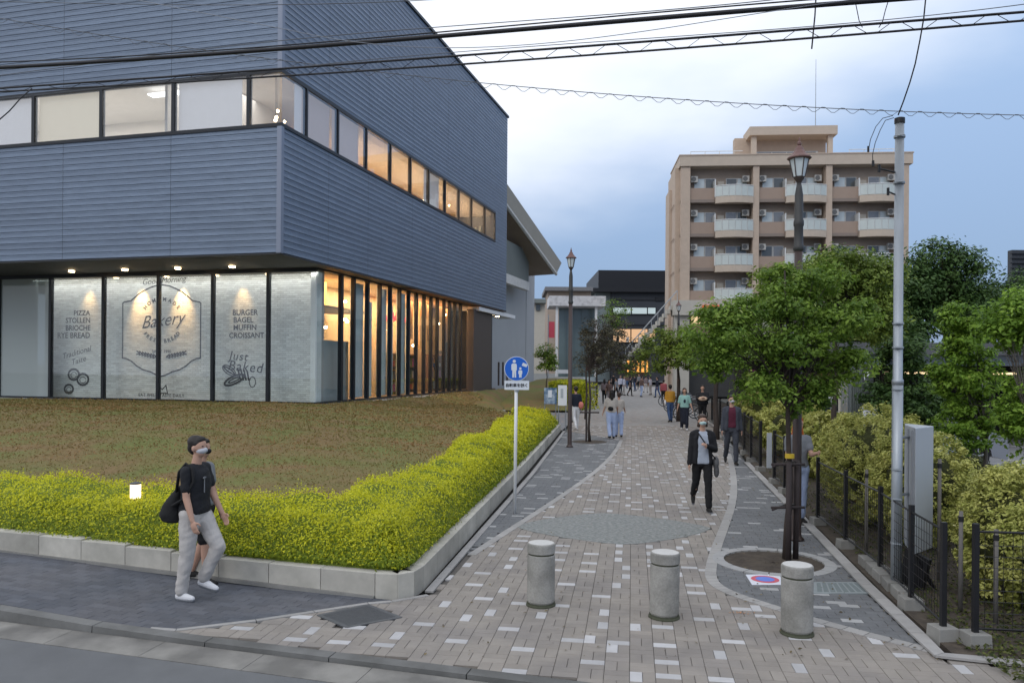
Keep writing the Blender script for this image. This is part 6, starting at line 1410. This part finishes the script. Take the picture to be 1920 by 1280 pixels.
def person(loc, rz, h, pose, fit, label, vox=.02, group=None, lean=0.0):
    loc = Vector(loc); t = thing('person', tuple(loc), label, 'person', group); s_ = h/1.735
    def dv(a, out, s): a, out = R(a), R(out); return Vector((s*math.sin(out), math.sin(a)*math.cos(out), -math.cos(a)*math.cos(out)))
    body = []; top = []; pants = []; shoes = []; jacket = []
    J = {}
    for s, (hip, knee) in ((1, pose['rl']), (-1, pose['ll'])):
        H_ = Vector((s*.088, 0, .90)); K_ = H_+dv(hip, 1, s)*.43; A_ = K_+dv(hip-knee, 0, s)*.42; J[s] = (H_, K_, A_)
    drop = min(J[1][2].z, J[-1][2].z)-.085
    off = Vector((0, 0, -drop))
    for s in (1, -1):
        H_, K_, A_ = [p+off for p in J[s]]; hip, knee = pose['rl'] if s > 0 else pose['ll']
        pitch = hip-knee; fd = Vector((s*.12, math.cos(R(pitch)*.6), math.sin(R(pitch)*.6))).normalized() if A_.z > .12 else Vector((s*.12, 1, 0)).normalized()
        toe = A_+fd*.145+Vector((0, 0, -.05 if A_.z <= .12 else -.055)); heel = A_-fd*.035+Vector((0, 0, -.045)); 
        body += [('c', H_, .085, K_, .052), ('c', K_, .054, K_.lerp(A_, .35), .055), ('c', K_.lerp(A_, .35), .055, A_, .034), ('c', heel, .03, toe, .026)]
        sh = [('c', heel+Vector((0, 0, .005)), .041, A_+fd*.05+Vector((0, 0, -.04)), .043), ('c', A_+fd*.05+Vector((0, 0, -.043)), .042, toe, .031), ('c', A_+Vector((0, 0, -.02)), .04, A_+fd*.03+Vector((0, 0, -.045)), .04)]; shoes.append(sh)
        pr = fit.get('pr', 1.0)
        if fit.get('pants_len', 1) == 1: pants += [('c', H_, .1*pr, K_, .068*pr), ('c', K_, .068*pr, A_+Vector((0, 0, .03)), .058*pr)]
        else: pants += [('c', H_, .1, H_.lerp(K_, .9), .082)]
    pz = off.z
    def T(x, y, z): return Vector((x, y+lean*(z-.9), z+pz))
    wd = fit.get('w', 1.0)
    def loft(rows): return ('l', [(*T(0, y, z), rx*wd, ry) for z, rx, ry, y in rows])
    body += [loft([(.84, .12, .08, 0), (.90, .155, .10, 0), (.97, .150, .10, 0), (1.07, .125, .085, 0), (1.18, .140, .095, 0), (1.28, .155, .105, 0), (1.36, .15, .09, 0), (1.41, .10, .06, -.01)]), ('c', T(-.13*wd, -.01, 1.385), .055, T(.13*wd, -.01, 1.385), .055), ('c', T(0, -.012, 1.39), .055, T(0, .008, 1.53), .05),
        ('e', T(0, .005, 1.635), (.075, .093, .10)), ('e', T(0, .03, 1.575), (.058, .068, .07)), ('c', T(0, .092, 1.61), .010, T(0, .108, 1.585), .014)]
    for s in (1, -1): body.append(('e', T(s*.077, .0, 1.605), (.012, .02, .03)))
    th = fit.get('thick', .016)
    tl = fit.get('top_len', .93)
    top += [loft([(tl-.015, .158+th, .104+th, 0), (tl+.04, .160+th, .106+th, 0), (1.06, .142+th, .098+th, 0), (1.17, .147+th, .102+th, 0), (1.28, .158+th*.7, .108+th*.6, 0), (1.36, .155+th*.4, .092+th*.3, -.004), (1.405, .125, .072, -.01), (1.435, .066, .058, -.01)]), ('c', T(-.14*wd, -.01, 1.382), .064, T(.14*wd, -.01, 1.382), .064)]
    pants += [loft([(.80, .11, .095, 0), (.86, .158, .112, 0), (.95, .160, .113, 0), (1.03, .140, .10, 0)])]
    AR = {}
    for s, (sh, el, ou) in ((1, pose['ra']), (-1, pose['la'])):
        S_ = T(s*.175*wd, -.01, 1.375); E_ = S_+dv(sh, ou, s)*.285; iw = pose.get('in', {}).get(s, 0); F = dv(sh+el, ou-iw, s); W_ = E_+F*.25; AR[s] = (S_, E_, W_, F)
        body += [('c', S_, .05, E_, .038), ('c', E_, .039, E_.lerp(W_, .4), .036), ('c', E_.lerp(W_, .4), .036, W_, .025)]
        inward = Vector((-s, 0, 0)); inward = (inward-F*inward.dot(F)).normalized(); side = F.cross(inward).normalized()
        if side.y < 0 and abs(side.y) > .2: side = -side
        pal = W_+F*.05
        Mx = Matrix((side, F, inward)).transposed(); body.append(('e', pal, (.038, .05, .018), Mx))
        for k in range(4):
            o0 = W_+F*.082+side*(.028-.0185*k); Lf = (.038, .042, .039, .03)[k]; d1 = (F+inward*.25).normalized(); d2 = (F+inward*.8).normalized(); a = o0+d1*Lf; body += [('c', o0-F*.02, .0095, a, .0085), ('c', a, .0085, a+d2*Lf*.85, .0072)]
        tb_ = W_+F*.03+side*.030; t1 = tb_+(F*.6+side*.8+inward*.3).normalized()*.035; body += [('c', tb_, .012, t1, .0105), ('c', t1, .0105, t1+(F*.9+side*.2+inward*.4).normalized()*.028, .009)]
        sl = fit.get('sleeve', .55)
        if fit.get('jacket'): jacket += [('c', S_, .064, E_, .056), ('c', E_, .058, W_, .045)]
        elif sl > 1: top += [('c', S_, .068, E_, .054), ('c', E_, .054, E_.lerp(W_, sl-1), .044)]
        else: top += [('c', S_, .060, S_.lerp(E_, sl), .060)]
    if fit.get('jacket'):
        for s in (1, -1):
            jacket.append(('l', [(*T(s*x_*wd, -.004, z), rx, ry) for z, x_, rx, ry in ((.84, .135, .052, .125), (.95, .130, .054, .130), (1.08, .115, .052, .120), (1.2, .120, .054, .124), (1.32, .118, .056, .118), (1.40, .10, .045, .08))]))
            jacket.append(('c', T(s*.14, -.01, 1.385), .072, T(s*.09, -.02, 1.40), .068))
        jacket.append(('l', [(*T(0, -.062, z), rx*wd, ry) for z, rx, ry in ((.84, .155, .07), (.95, .155, .07), (1.08, .14, .065), (1.2, .145, .068), (1.34, .15, .065), (1.42, .09, .05))]))
    M = Matrix.Rotation(rz, 4, 'Z') @ Matrix.Scale(s_, 4)
    remesh(body, min(vox, .02) if vox > .012 else vox*.72, 'body', 'skin', t, M)
    cv = vox*1.1
    remesh(top, cv, fit.get('top_name', 'shirt'), fit['top'], t, M, disp=.007, seed=h*9, smooth_it=5)
    remesh(pants, cv, 'shorts' if fit.get('pants_len', 1) != 1 else 'trousers', fit['pants'], t, M, disp=.011, seed=h*5)
    if jacket: remesh(jacket, cv, fit['jacket_name'], fit['jacket'], t, M, disp=.006)
    for sh in shoes:
        so_ = remesh(sh, min(cv, .012), 'shoe', fit['shoe'], t, M)
        if vox < .014: remesh([('c', sh[0][1]+Vector((0, 0, -.024)), .034, sh[1][3]+Vector((0, 0, -.014)), .030)], .009, 'sole', 'top_grey', so_, M)
    hs = fit.get('hair', 'short'); hm = fit.get('hairm', 'hair_black')
    hr = [('e', T(0, -.018, 1.665), (.085, .098, .088)), ('e', T(0, -.045, 1.62), (.080, .066, .085)), ('e', T(0, .03, 1.70), (.07, .06, .045))]
    if hs == 'long': hr += [('c', T(0, -.07, 1.62), .07, T(0, -.09, 1.40), .05), ('c', T(-.06, -.03, 1.6), .03, T(-.075, -.03, 1.44), .028), ('c', T(.06, -.03, 1.6), .03, T(.075, -.03, 1.44), .028)]
    if hs == 'bob': hr += [('c', T(-.066, -.01, 1.63), .03, T(-.074, 0, 1.53), .028), ('c', T(.066, -.01, 1.63), .03, T(.074, 0, 1.53), .028), ('c', T(0, -.06, 1.6), .05, T(0, -.06, 1.53), .045)]
    if hs == 'cap': hr = [('e', T(0, -.01, 1.68), (.09, .105, .07)), ('e', T(0, .09, 1.665), (.07, .07, .012))]
    remesh(hr, min(cv, .010), 'hair' if hs != 'cap' else 'cap', hm, t, M, disp=.012, seed=h*3, smooth_it=1)
    if fit.get('mask'): remesh([('e', T(0, .045, 1.583), (.066, .070, .043)), ('e', T(0, .09, 1.59), (.030, .035, .030))], min(cv, .011), 'face_mask', fit['mask'], t, M)
    if vox < .02:
        for s in (-1, 1): remesh([('e', T(s*.030, .083, 1.632), (.014, .012, .007))], .004, 'eye', 'eye_dark', t, M, smooth_it=0)
        if not fit.get('mask'): remesh([('c', T(-.02, .09, 1.555), .006, T(.02, .09, 1.555), .006)], .005, 'mouth', 'top_red', t, M)
    loc0 = M
    def P(v): return M @ Vector(v)
    t_info = dict(root=t, M=M, T=T, AR=AR)
    return t_info
def bag_on(info, name, prims, matn, label, cat='bag', vox=.012, strap=None, sr=.012):
    root = info['root']; M = info['M']; rl = Vector(LOC[root.name]); b = thing(name, tuple(rl), label, cat)
    remesh(prims, vox, 'bag_body', matn, b, M, disp=.006, smooth_it=10)
    if strap:
        m = MB(); off = Vector(LOC[b.name]); m.tube([M @ Vector(p)+off for p in strap], sr, 6); m.build('strap', 'bag_black' if matn != 'bag_pink' else matn, b, smooth=True)
    return b
WALK = dict(rl=(-3, 6), ll=(33, 58), ra=(4, 16, 3), la=(15, 14, 3))
# 1 the man in front
g1 = G(364, 1119, .02); g1 = Vector((g1.x, g1.y, lift(g1.x)))
i1 = person(g1, R(-104), 1.63, WALK, dict(top='tee_black', pants='trouser_light', shoe='shoe_white', mask='mask_grey', sleeve=.62, pr=1.16, thick=.03, w=.98, top_len=.92), 'masked man in black T-shirt and light trousers walking along the blue-grey pavement', vox=.011, lean=.04)
T = i1['T']
bag_on(i1, 'shoulder_bag', [('l', [(*T(.03, y, z), rx, ry) for z, y, rx, ry in ((.80, -.20, .10, .08), (.82, -.22, .15, .11), (.89, -.24, .17, .13), (1.0, -.22, .15, .11), (1.12, -.18, .10, .06), (1.20, -.15, .05, .03))])], 'bag_black', 'large soft black shoulder bag on the back of the walking man', strap=[T(.10, -.17, 1.12), T(.16, -.10, 1.36), T(.16, -.02, 1.455), T(.16, .06, 1.40), T(.17, .09, 1.27), T(.20, .02, 1.1), T(.17, -.16, 1.0)], sr=.016)
m = MB(); q = i1['M'] @ T(.05, .137, 1.30)+g1; m.box(tuple(q), (.01, .06, .012), rz=0); m.box((q.x, q.y, q.z-.07), (.006, .012, .16)); m.build('chest_print', 'top_grey', i1['root'])
person(Vector((AT(379, 900, g1.y+.62).x, g1.y+.62, g1.z)), R(-104), 1.56, dict(rl=(16, 14), ll=(-6, 16), ra=(-4, 10, 2), la=(8, 12, 3)), dict(top='top_grey', pants='short_black', pants_len=.9, shoe='shoe_black', mask='tee_black', sleeve=.6, w=.92), 'person in black shorts mostly hidden behind the walking man in light trousers', vox=.016)
# 2 woman with cardigan
g2 = G(1316, 957)
i2 = person(g2, R(176), 1.60, dict(rl=(-14, 34), ll=(14, 6), ra=(2, 6, 7), la=(12, 105, 10), **{'in': {-1: 52}}), dict(top='blouse_pale', pants='trouser_black', shoe='shoe_black', mask='mask_teal', sleeve=.5, jacket='cardigan_black', jacket_name='cardigan', hair='bob', hairm='hair_brown', w=.98, pr=1.02, thick=.024, top_len=.86, top_name='blouse'), 'masked woman in black cardigan and pale blouse walking towards the bollards', vox=.013)
T = i2['T']
bag_on(i2, 'shoulder_bag', [('e', T(-.24, .03, .86), (.055, .10, .13)), ('e', T(-.25, .03, .72), (.05, .09, .13))], 'bag_pattern', 'dark patterned bag slung across the woman in the black cardigan', strap=[T(.10, .10, 1.42), T(.05, .145, 1.34), T(-.03, .155, 1.22), T(-.10, .16, 1.10), T(-.17, .14, 1.0), T(-.23, .08, .93)], sr=.012)
# 3 man in suit
person(G(1371, 870), R(174), 1.70, dict(rl=(-12, 22), ll=(12, 6), ra=(4, 10, 7), la=(-2, 12, 7)), dict(top='vest_burgundy', pants='suit_charcoal', shoe='shoe_black', sleeve=.5, jacket='suit_charcoal', jacket_name='jacket', mask='mask_grey', w=1.02, top_name='vest'), 'man in charcoal suit and burgundy vest walking beside the black fence', vox=.015)
# 4 couple
i4 = person(G(1256, 791), R(8), 1.62, dict(rl=(8, 10), ll=(-10, 14), ra=(8, 40, 10), la=(4, 10, 8)), dict(top='top_mustard', pants='jeans_blue', shoe='shoe_black', sleeve=1.8, w=1.0, thick=.035, hair='short'), 'person in mustard top and blue jeans walking away beside the parked bicycles', vox=.02)
T = i4['T']; bag_on(i4, 'tote_bag', [('e', T(-.24, .02, .92), (.05, .09, .13))], 'bag_white', 'small pale tote bag held by the person in the mustard top', vox=.02)
i5 = person(G(1283, 806), R(172), 1.60, dict(rl=(-6, 12), ll=(10, 6), ra=(0, 10, 12), la=(4, 20, 14)), dict(top='top_mint', pants='dress_navy', shoe='shoe_white', sleeve=.9, w=1.0, thick=.03, hair='bob', hairm='hair_brown', pr=1.15, jacket=None), 'person in mint blouse and long navy apron dress facing the camera', vox=.02)
T = i5['T']; remesh([('e', T(0, .02, 1.18), (.11, .125, .16)), ('e', T(0, .0, .92), (.165, .125, .2)), ('c', T(0, 0, .8), .14, T(0, 0, .35), .15)], .02, 'dress', 'dress_navy', i5['root'], i5['M'])
i6 = person(Vector((AT(1317, 760, 33).x, 33, 0)), R(170), 1.66, dict(rl=(2, 4), ll=(0, 6), ra=(30, 80, 8), la=(30, 80, 8), **{'in': {1: 50, -1: 50}}), dict(top='tee_black', pants='trouser_black', shoe='shoe_black', sleeve=1.7, w=1.2, thick=.05), 'person in black clutching a beige bag, above the cardigan woman head', vox=.02)
T = i6['T']; bag_on(i6, 'clutch_bag', [('e', T(0, .28, 1.17), (.20, .07, .10))], 'bag_beige', 'beige bag clutched in front of the person in black', vox=.02)
# 5 pair with pushchair
i7 = person(G(1146, 822), R(4), 1.62, dict(rl=(6, 6), ll=(-8, 14), ra=(10, 30, 10), la=(4, 20, 12)), dict(top='top_sand', pants='jeans_pale', shoe='shoe_black', sleeve=.8, hair='long', pr=1.2, w=1.0, thick=.03), 'long haired person in sand top and pale trousers left of the walkway, back turned', vox=.018)
T = i7['T']; bag_on(i7, 'waist_bag', [('e', T(-.06, -.16, 1.05), (.11, .07, .09))], 'bag_black', 'black bag on the hip of the long haired person in pale trousers', vox=.018)
i8 = person(G(1160, 819), R(-6), 1.52, dict(rl=(-6, 12), ll=(8, 8), ra=(14, 40, 10), la=(6, 20, 8)), dict(top='top_sand', pants='jeans_pale', shoe='shoe_black', sleeve=.8, pr=1.2, w=.9, hairm='hair_brown'), 'shorter person in pale trousers walking shoulder to shoulder with the long haired one', vox=.02)
# 6 navy top and pink bag behind the left lamp
i9 = person(G(1079, 806), R(12), 1.64, dict(rl=(12, 10), ll=(-16, 20), ra=(0, 14, 8), la=(6, 10, 6)), dict(top='dress_navy', pants='shoe_white', shoe='shoe_white', sleeve=.9, w=1.0, hair='short'), 'person in navy top and white trousers beside the left street lamp', vox=.02)
T = i9['T']; bag_on(i9, 'pink_bag', [('e', T(.20, -.08, .98), (.12, .09, .15))], 'bag_pink', 'salmon pink bag carried by the person in navy beside the lamp', vox=.02)
# person behind the lamp post and tree
i10 = person(Vector((AT(1496, 880, 12.4).x, 12.4, 0)), R(180), 1.62, dict(rl=(2, 4), ll=(-2, 6), ra=(10, 40, 4), la=(28, 75, 2)), dict(top='top_grey', pants='jeans_pale', shoe='shoe_black', sleeve=.6, hair='long', hairm='hat_orange', w=.95), 'orange-brown haired person half hidden behind the lamp post and tree trunk', vox=.015)
T = i10['T']; bag_on(i10, 'backpack', [('e', T(0, -.20, 1.28), (.15, .10, .20))], 'bag_black', 'black backpack on the person hidden behind the lamp post', vox=.018)
# 7 far crowd
crowd = [(1133, 756, 'top_mauve', 'trouser_black', 1.6, 'long', 'far walker in mauve coat, left one of the pair beside the yellow hedge'), (1142, 758, 'top_brown', 'top_mauve', 1.58, 'short', 'far walker in brown, right one of the pair beside the yellow hedge'),
 (1163, 741, 'top_white', 'dress_navy', 1.72, 'short', 'far walker in big white shirt in the middle of the walkway'), (1155, 748, 'top_grey', 'trouser_black', 1.6, 'short', 'far walker in grey just left of the white shirt'), (1170, 741, 'top_white', 'trouser_light', 1.66, 'short', 'second white shirted far walker, right behind the first'),
 (1182, 742, 'dress_navy', 'trouser_black', 1.66, 'bob', 'far walker in navy with white bag'), (1190, 733, 'dress_navy', 'jeans_blue', 1.62, 'short', 'tiny far walker in navy right under the orange entrance'), (1203, 744, 'top_brown', 'jeans_pale', 1.68, 'short', 'far walker in brown top and pale trousers'),
 (1211, 736, 'top_mauve', 'trouser_light', 1.6, 'short', 'tiny far walker in mauve near the bicycles'), (1198, 730, 'top_grey', 'trouser_black', 1.65, 'short', 'tiny grey far walker between navy and mauve ones'), (1244, 757, 'top_red', 'trouser_black', 1.6, 'short', 'walker in dull red top beyond the mustard one'),
 (1150, 730, 'tee_black', 'trouser_black', 1.7, 'short', 'tiny far walker in black at the left of the crowd'), (1176, 728, 'top_brown', 'jeans_blue', 1.64, 'short', 'tiny far walker in brown at the centre of the crowd'), (1219, 740, 'top_white', 'trouser_light', 1.6, 'short', 'tiny pale far walker by the first parked bicycle'),
 (1232, 745, 'dress_navy', 'jeans_blue', 1.66, 'short', 'far walker in dark blue among the parked bicycles')]
for k, (x, y, tp_, pn_, h, hair, lb) in enumerate(crowd):
    w1 = 14*math.sin(k*1.7); ii = person(G(x, y), R(180 if k % 3 else 0)+k*.3, h, dict(rl=(w1, 8), ll=(-w1, 14), ra=(-w1, 12, 6), la=(w1, 14, 6)), dict(top=tp_, pants=pn_, shoe='shoe_black', sleeve=.7 if k % 2 else 1.8, hair=hair, thick=.03), lb, vox=.03, group='far walkers in the crowd')
    if k == 5: T = ii['T']; bag_on(ii, 'white_bag', [('e', T(0, .18, .98), (.17, .06, .19))], 'bag_white', 'white carrier bag of the far walker in navy', vox=.03)
    if k == 7: T = ii['T']; bag_on(ii, 'white_bag', [('e', T(-.28, .05, .62), (.14, .10, .19))], 'bag_white', 'white shopping bag held low by the far walker in brown', vox=.03)

# ================================================================== BICYCLES
def bicycle(loc, rz, label, framem='black_metal'):
    t = local_thing('bicycle', label, 'bicycle', 'bicycles parked along the fence'); wr = .31
    def torus(cx, cz, R_, r_, name, mt, par):
        m = MB(); n = 20; m.tube([(cx+R_*math.cos(2*math.pi*k/n), 0, cz+R_*math.sin(2*math.pi*k/n)) for k in range(n+1)], r_, 6, cap=False); return m.build(name, mt, par)
    for cx in (-.52, .52):
        w_ = torus(cx, wr+.02, wr, .02, 'wheel', 'black_metal', t); torus(cx, wr+.02, wr-.03, .008, 'rim', 'galvanised', w_)
        m = MB()
        for k in range(8): a = math.pi*k/8; m.tube([(cx-.28*math.cos(a), 0, wr+.02-.28*math.sin(a)), (cx+.28*math.cos(a), 0, wr+.02+.28*math.sin(a))], .003, 3, cap=False)
        m.build('spokes', 'galvanised', w_)
    m = MB(); bb_ = (-.08, 0, .29); st_ = (-.2, 0, .78); hd = (.36, 0, .82)
    for a, b in ((bb_, st_), (bb_, (.37, 0, .62)), (st_, hd), (bb_, (-.52, 0, .33)), (st_, (-.52, 0, .33)), (hd, (.52, 0, .33))): m.tube([a, b], .018, 6)
    m.build('frame', framem, t)
    m = MB(); m.ell((-.22, 0, .86), (.13, .075, .035), 10, 6); m.build('saddle', 'black_metal', t)
    m = MB(); m.tube([(.20, -.27, .99), (.34, -.2, 1.02), (.36, 0, 1.0), (.34, .2, 1.02), (.20, .27, .99)], .014, 6); m.tube([(.36, 0, .8), (.36, 0, 1.0)], .016, 6); m.build('handlebar', 'galvanised', t)
    m = MB(); m.box((.56, 0, .86), (.30, .34, .24), taper=1.15); m.build('basket', 'grate_metal', t)
    t.location = loc; t.rotation_euler.z = rz; return t
for k, (y, fm, lb) in enumerate(((36.0, 'black_metal', 'nearest parked bicycle at the right edge of the walkway'), (38.2, 'top_grey', 'second nearest parked bicycle by the fence'), (40.6, 'jeans_blue', 'blue framed parked bicycle in mid row'), (43.2, 'black_metal', 'fourth parked bicycle in the row'), (46.2, 'top_grey', 'fifth parked bicycle in the row'), (49.5, 'black_metal', 'farthest parked bicycle next to the crowd'))):
    bicycle(Vector((lerp_line(RE, y)-.75-.5*(k % 2)*.3, y, 0)), R(-38+6*(k % 3)), lb, fm)

# ================================================================== CARS BEHIND THE TREES
mat('car_silver', (.34, .35, .38), .28, .02, 1, metal=.5, spec=.6); mat('car_dark', (.045, .048, .06), .25, .02, 1, metal=.3, spec=.6); mat('car_white', (.7, .71, .73), .3, .02, 1); mat('tyre', (.018, .018, .02), .85, .1, 20); mat('rim_silver', (.42, .43, .45), .35, .05, 8, metal=.7); mat('car_glass', (.02, .025, .03), .06, .05, 1, spec=.9); mat('head_lamp', (.75, .78, .82), .1, .02, 1); emat('tail_lamp', (1, .15, .03), .7)
def car(loc, rz, paint, label, low='car_dark'):
    t = local_thing('parked_car', label, 'car'); L_ = 2.1
    prof = [(-2.1, .32), (-2.13, .62), (-2.05, .92), (-1.65, .98), (-1.15, 1.36), (-.7, 1.46), (.2, 1.46), (.6, 1.38), (1.1, 1.0), (1.75, .88), (2.05, .74), (2.13, .5), (2.08, .3)]
    arch = lambda cx: [(cx+.36*math.cos(a), .32+.36*math.sin(a)) for a in [math.pi*k/8 for k in range(9)]]
    low_ = [(2.08, .22)]+[(1.32+.37*math.cos(math.pi*k/8), .30+.37*math.sin(math.pi*k/8)) for k in range(9)]+[(-1.30+.37*math.cos(math.pi*k/8), .30+.37*math.sin(math.pi*k/8)) for k in range(9)]+[(-2.1, .22)]
    out = prof+low_; n = len(out); m = MB()
    def w_(z): return .86 if z < .95 else .86-(z-.95)*.42
    vs = [(x, -w_(z), z) for x, z in out]+[(x, w_(z), z) for x, z in out]
    m.add(vs, [tuple(range(n)), tuple(n+i for i in range(n))[::-1]]+[(i, n+i, n+(i+1) % n, (i+1) % n) for i in range(n)]); b = m.build('body', paint, t)
    bm = bmesh.new(); bm.from_mesh(b.data); bmesh.ops.triangulate(bm, faces=[f for f in bm.faces if len(f.verts) > 4]); bmesh.ops.recalc_face_normals(bm, faces=bm.faces); bm.to_mesh(b.data); bm.free()
    for s in (-1, 1):
        for q in ([(-1.35, 1.02), (-1.02, 1.33), (-.62, 1.40), (-.4, 1.40), (-.4, 1.0)], [(-.34, 1.0), (-.34, 1.40), (.18, 1.40), (.52, 1.33), (.92, 1.0)]):
            m = MB(); n = len(q); m.add([(x, s*(w_(z)+.004), z) for x, z in q]+[(x, s*(w_(z)-.02), z) for x, z in q], [tuple(range(n)), tuple(n+i for i in range(n))[::-1]]+[(i, n+i, n+(i+1) % n, (i+1) % n) for i in range(n)]); m.build('side_window', 'car_glass', t)
        m = MB(); m.box((1.98, s*.66, .70), (.22, .30, .12), rz=-s*.3); m.build('headlight', 'head_lamp', t)
        m = MB(); m.box((-2.06, s*.68, .80), (.12, .26, .16)); m.build('tail_light', 'tail_lamp', t)
        m = MB(); m.box((.62, s*.93, 1.0), (.12, .16, .1)); m.build('mirror', low, t)
        for cx in (-1.30, 1.32):
            m = MB(); m.lathe([(.19, -.09), (.29, -.1), (.31, -.07), (.31, .07), (.29, .1), (.19, .09)], (0, 0, 0), 24); m.v = [(cx+x, s*.79+z, .31+y) for x, y, z in m.v]; wh = m.build('wheel', 'tyre', t)
            m = MB(); m.lathe([(.20, -.06), (.20, .06)], (0, 0, 0), 20); m.v = [(cx+x, s*.79+z, .31+y) for x, y, z in m.v]; m.build('rim_well', 'tyre', wh)
            m = MB()
            for k in range(5): a = 2*math.pi*k/5+.3; m.box((cx+.10*math.cos(a), s*.885, .31+.10*math.sin(a)), (.04, .03, .04)); m.tube([(cx, s*.885, .31), (cx+.19*math.cos(a), s*.875, .31+.19*math.sin(a))], .022, 5)
            m.build('rim', 'rim_silver', wh)
    m = MB(); m.add([(.62, -.74, 1.375), (1.08, -.80, 1.01), (1.08, .80, 1.01), (.62, .74, 1.375)], [(0, 1, 2, 3)]); m.v = [(x+.012, y, z+.012) for x, y, z in m.v]; m.build('windscreen', 'car_glass', t)
    m = MB(); m.box((2.1, 0, .42), (.1, 1.5, .2)); m.box((-2.1, 0, .42), (.1, 1.5, .2)); m.build('bumper', low, t)
    m = MB(); m.box((2.145, 0, .5), (.012, .5, .12)); m.build('number_plate', 'white_paint', t)
    t.location = loc; t.rotation_euler.z = rz; return t
cw = G(1828, 879, .015)
car(Vector((cw.x-1.30, cw.y+.8, .015)), R(3), 'car_silver', 'silver car with dark bumper parked right of the bushy dark tree, wheel showing')
car(Vector((AT(1540, 740, 27).x, 27.5, .015)), R(168), 'car_white', 'white car glimpsed between the near street tree and the cream post')
car(Vector((AT(1450, 720, 31).x+3.5, 32.0, .015)), R(178), 'car_dark', 'dark car glimpsed deep behind the variegated bush')
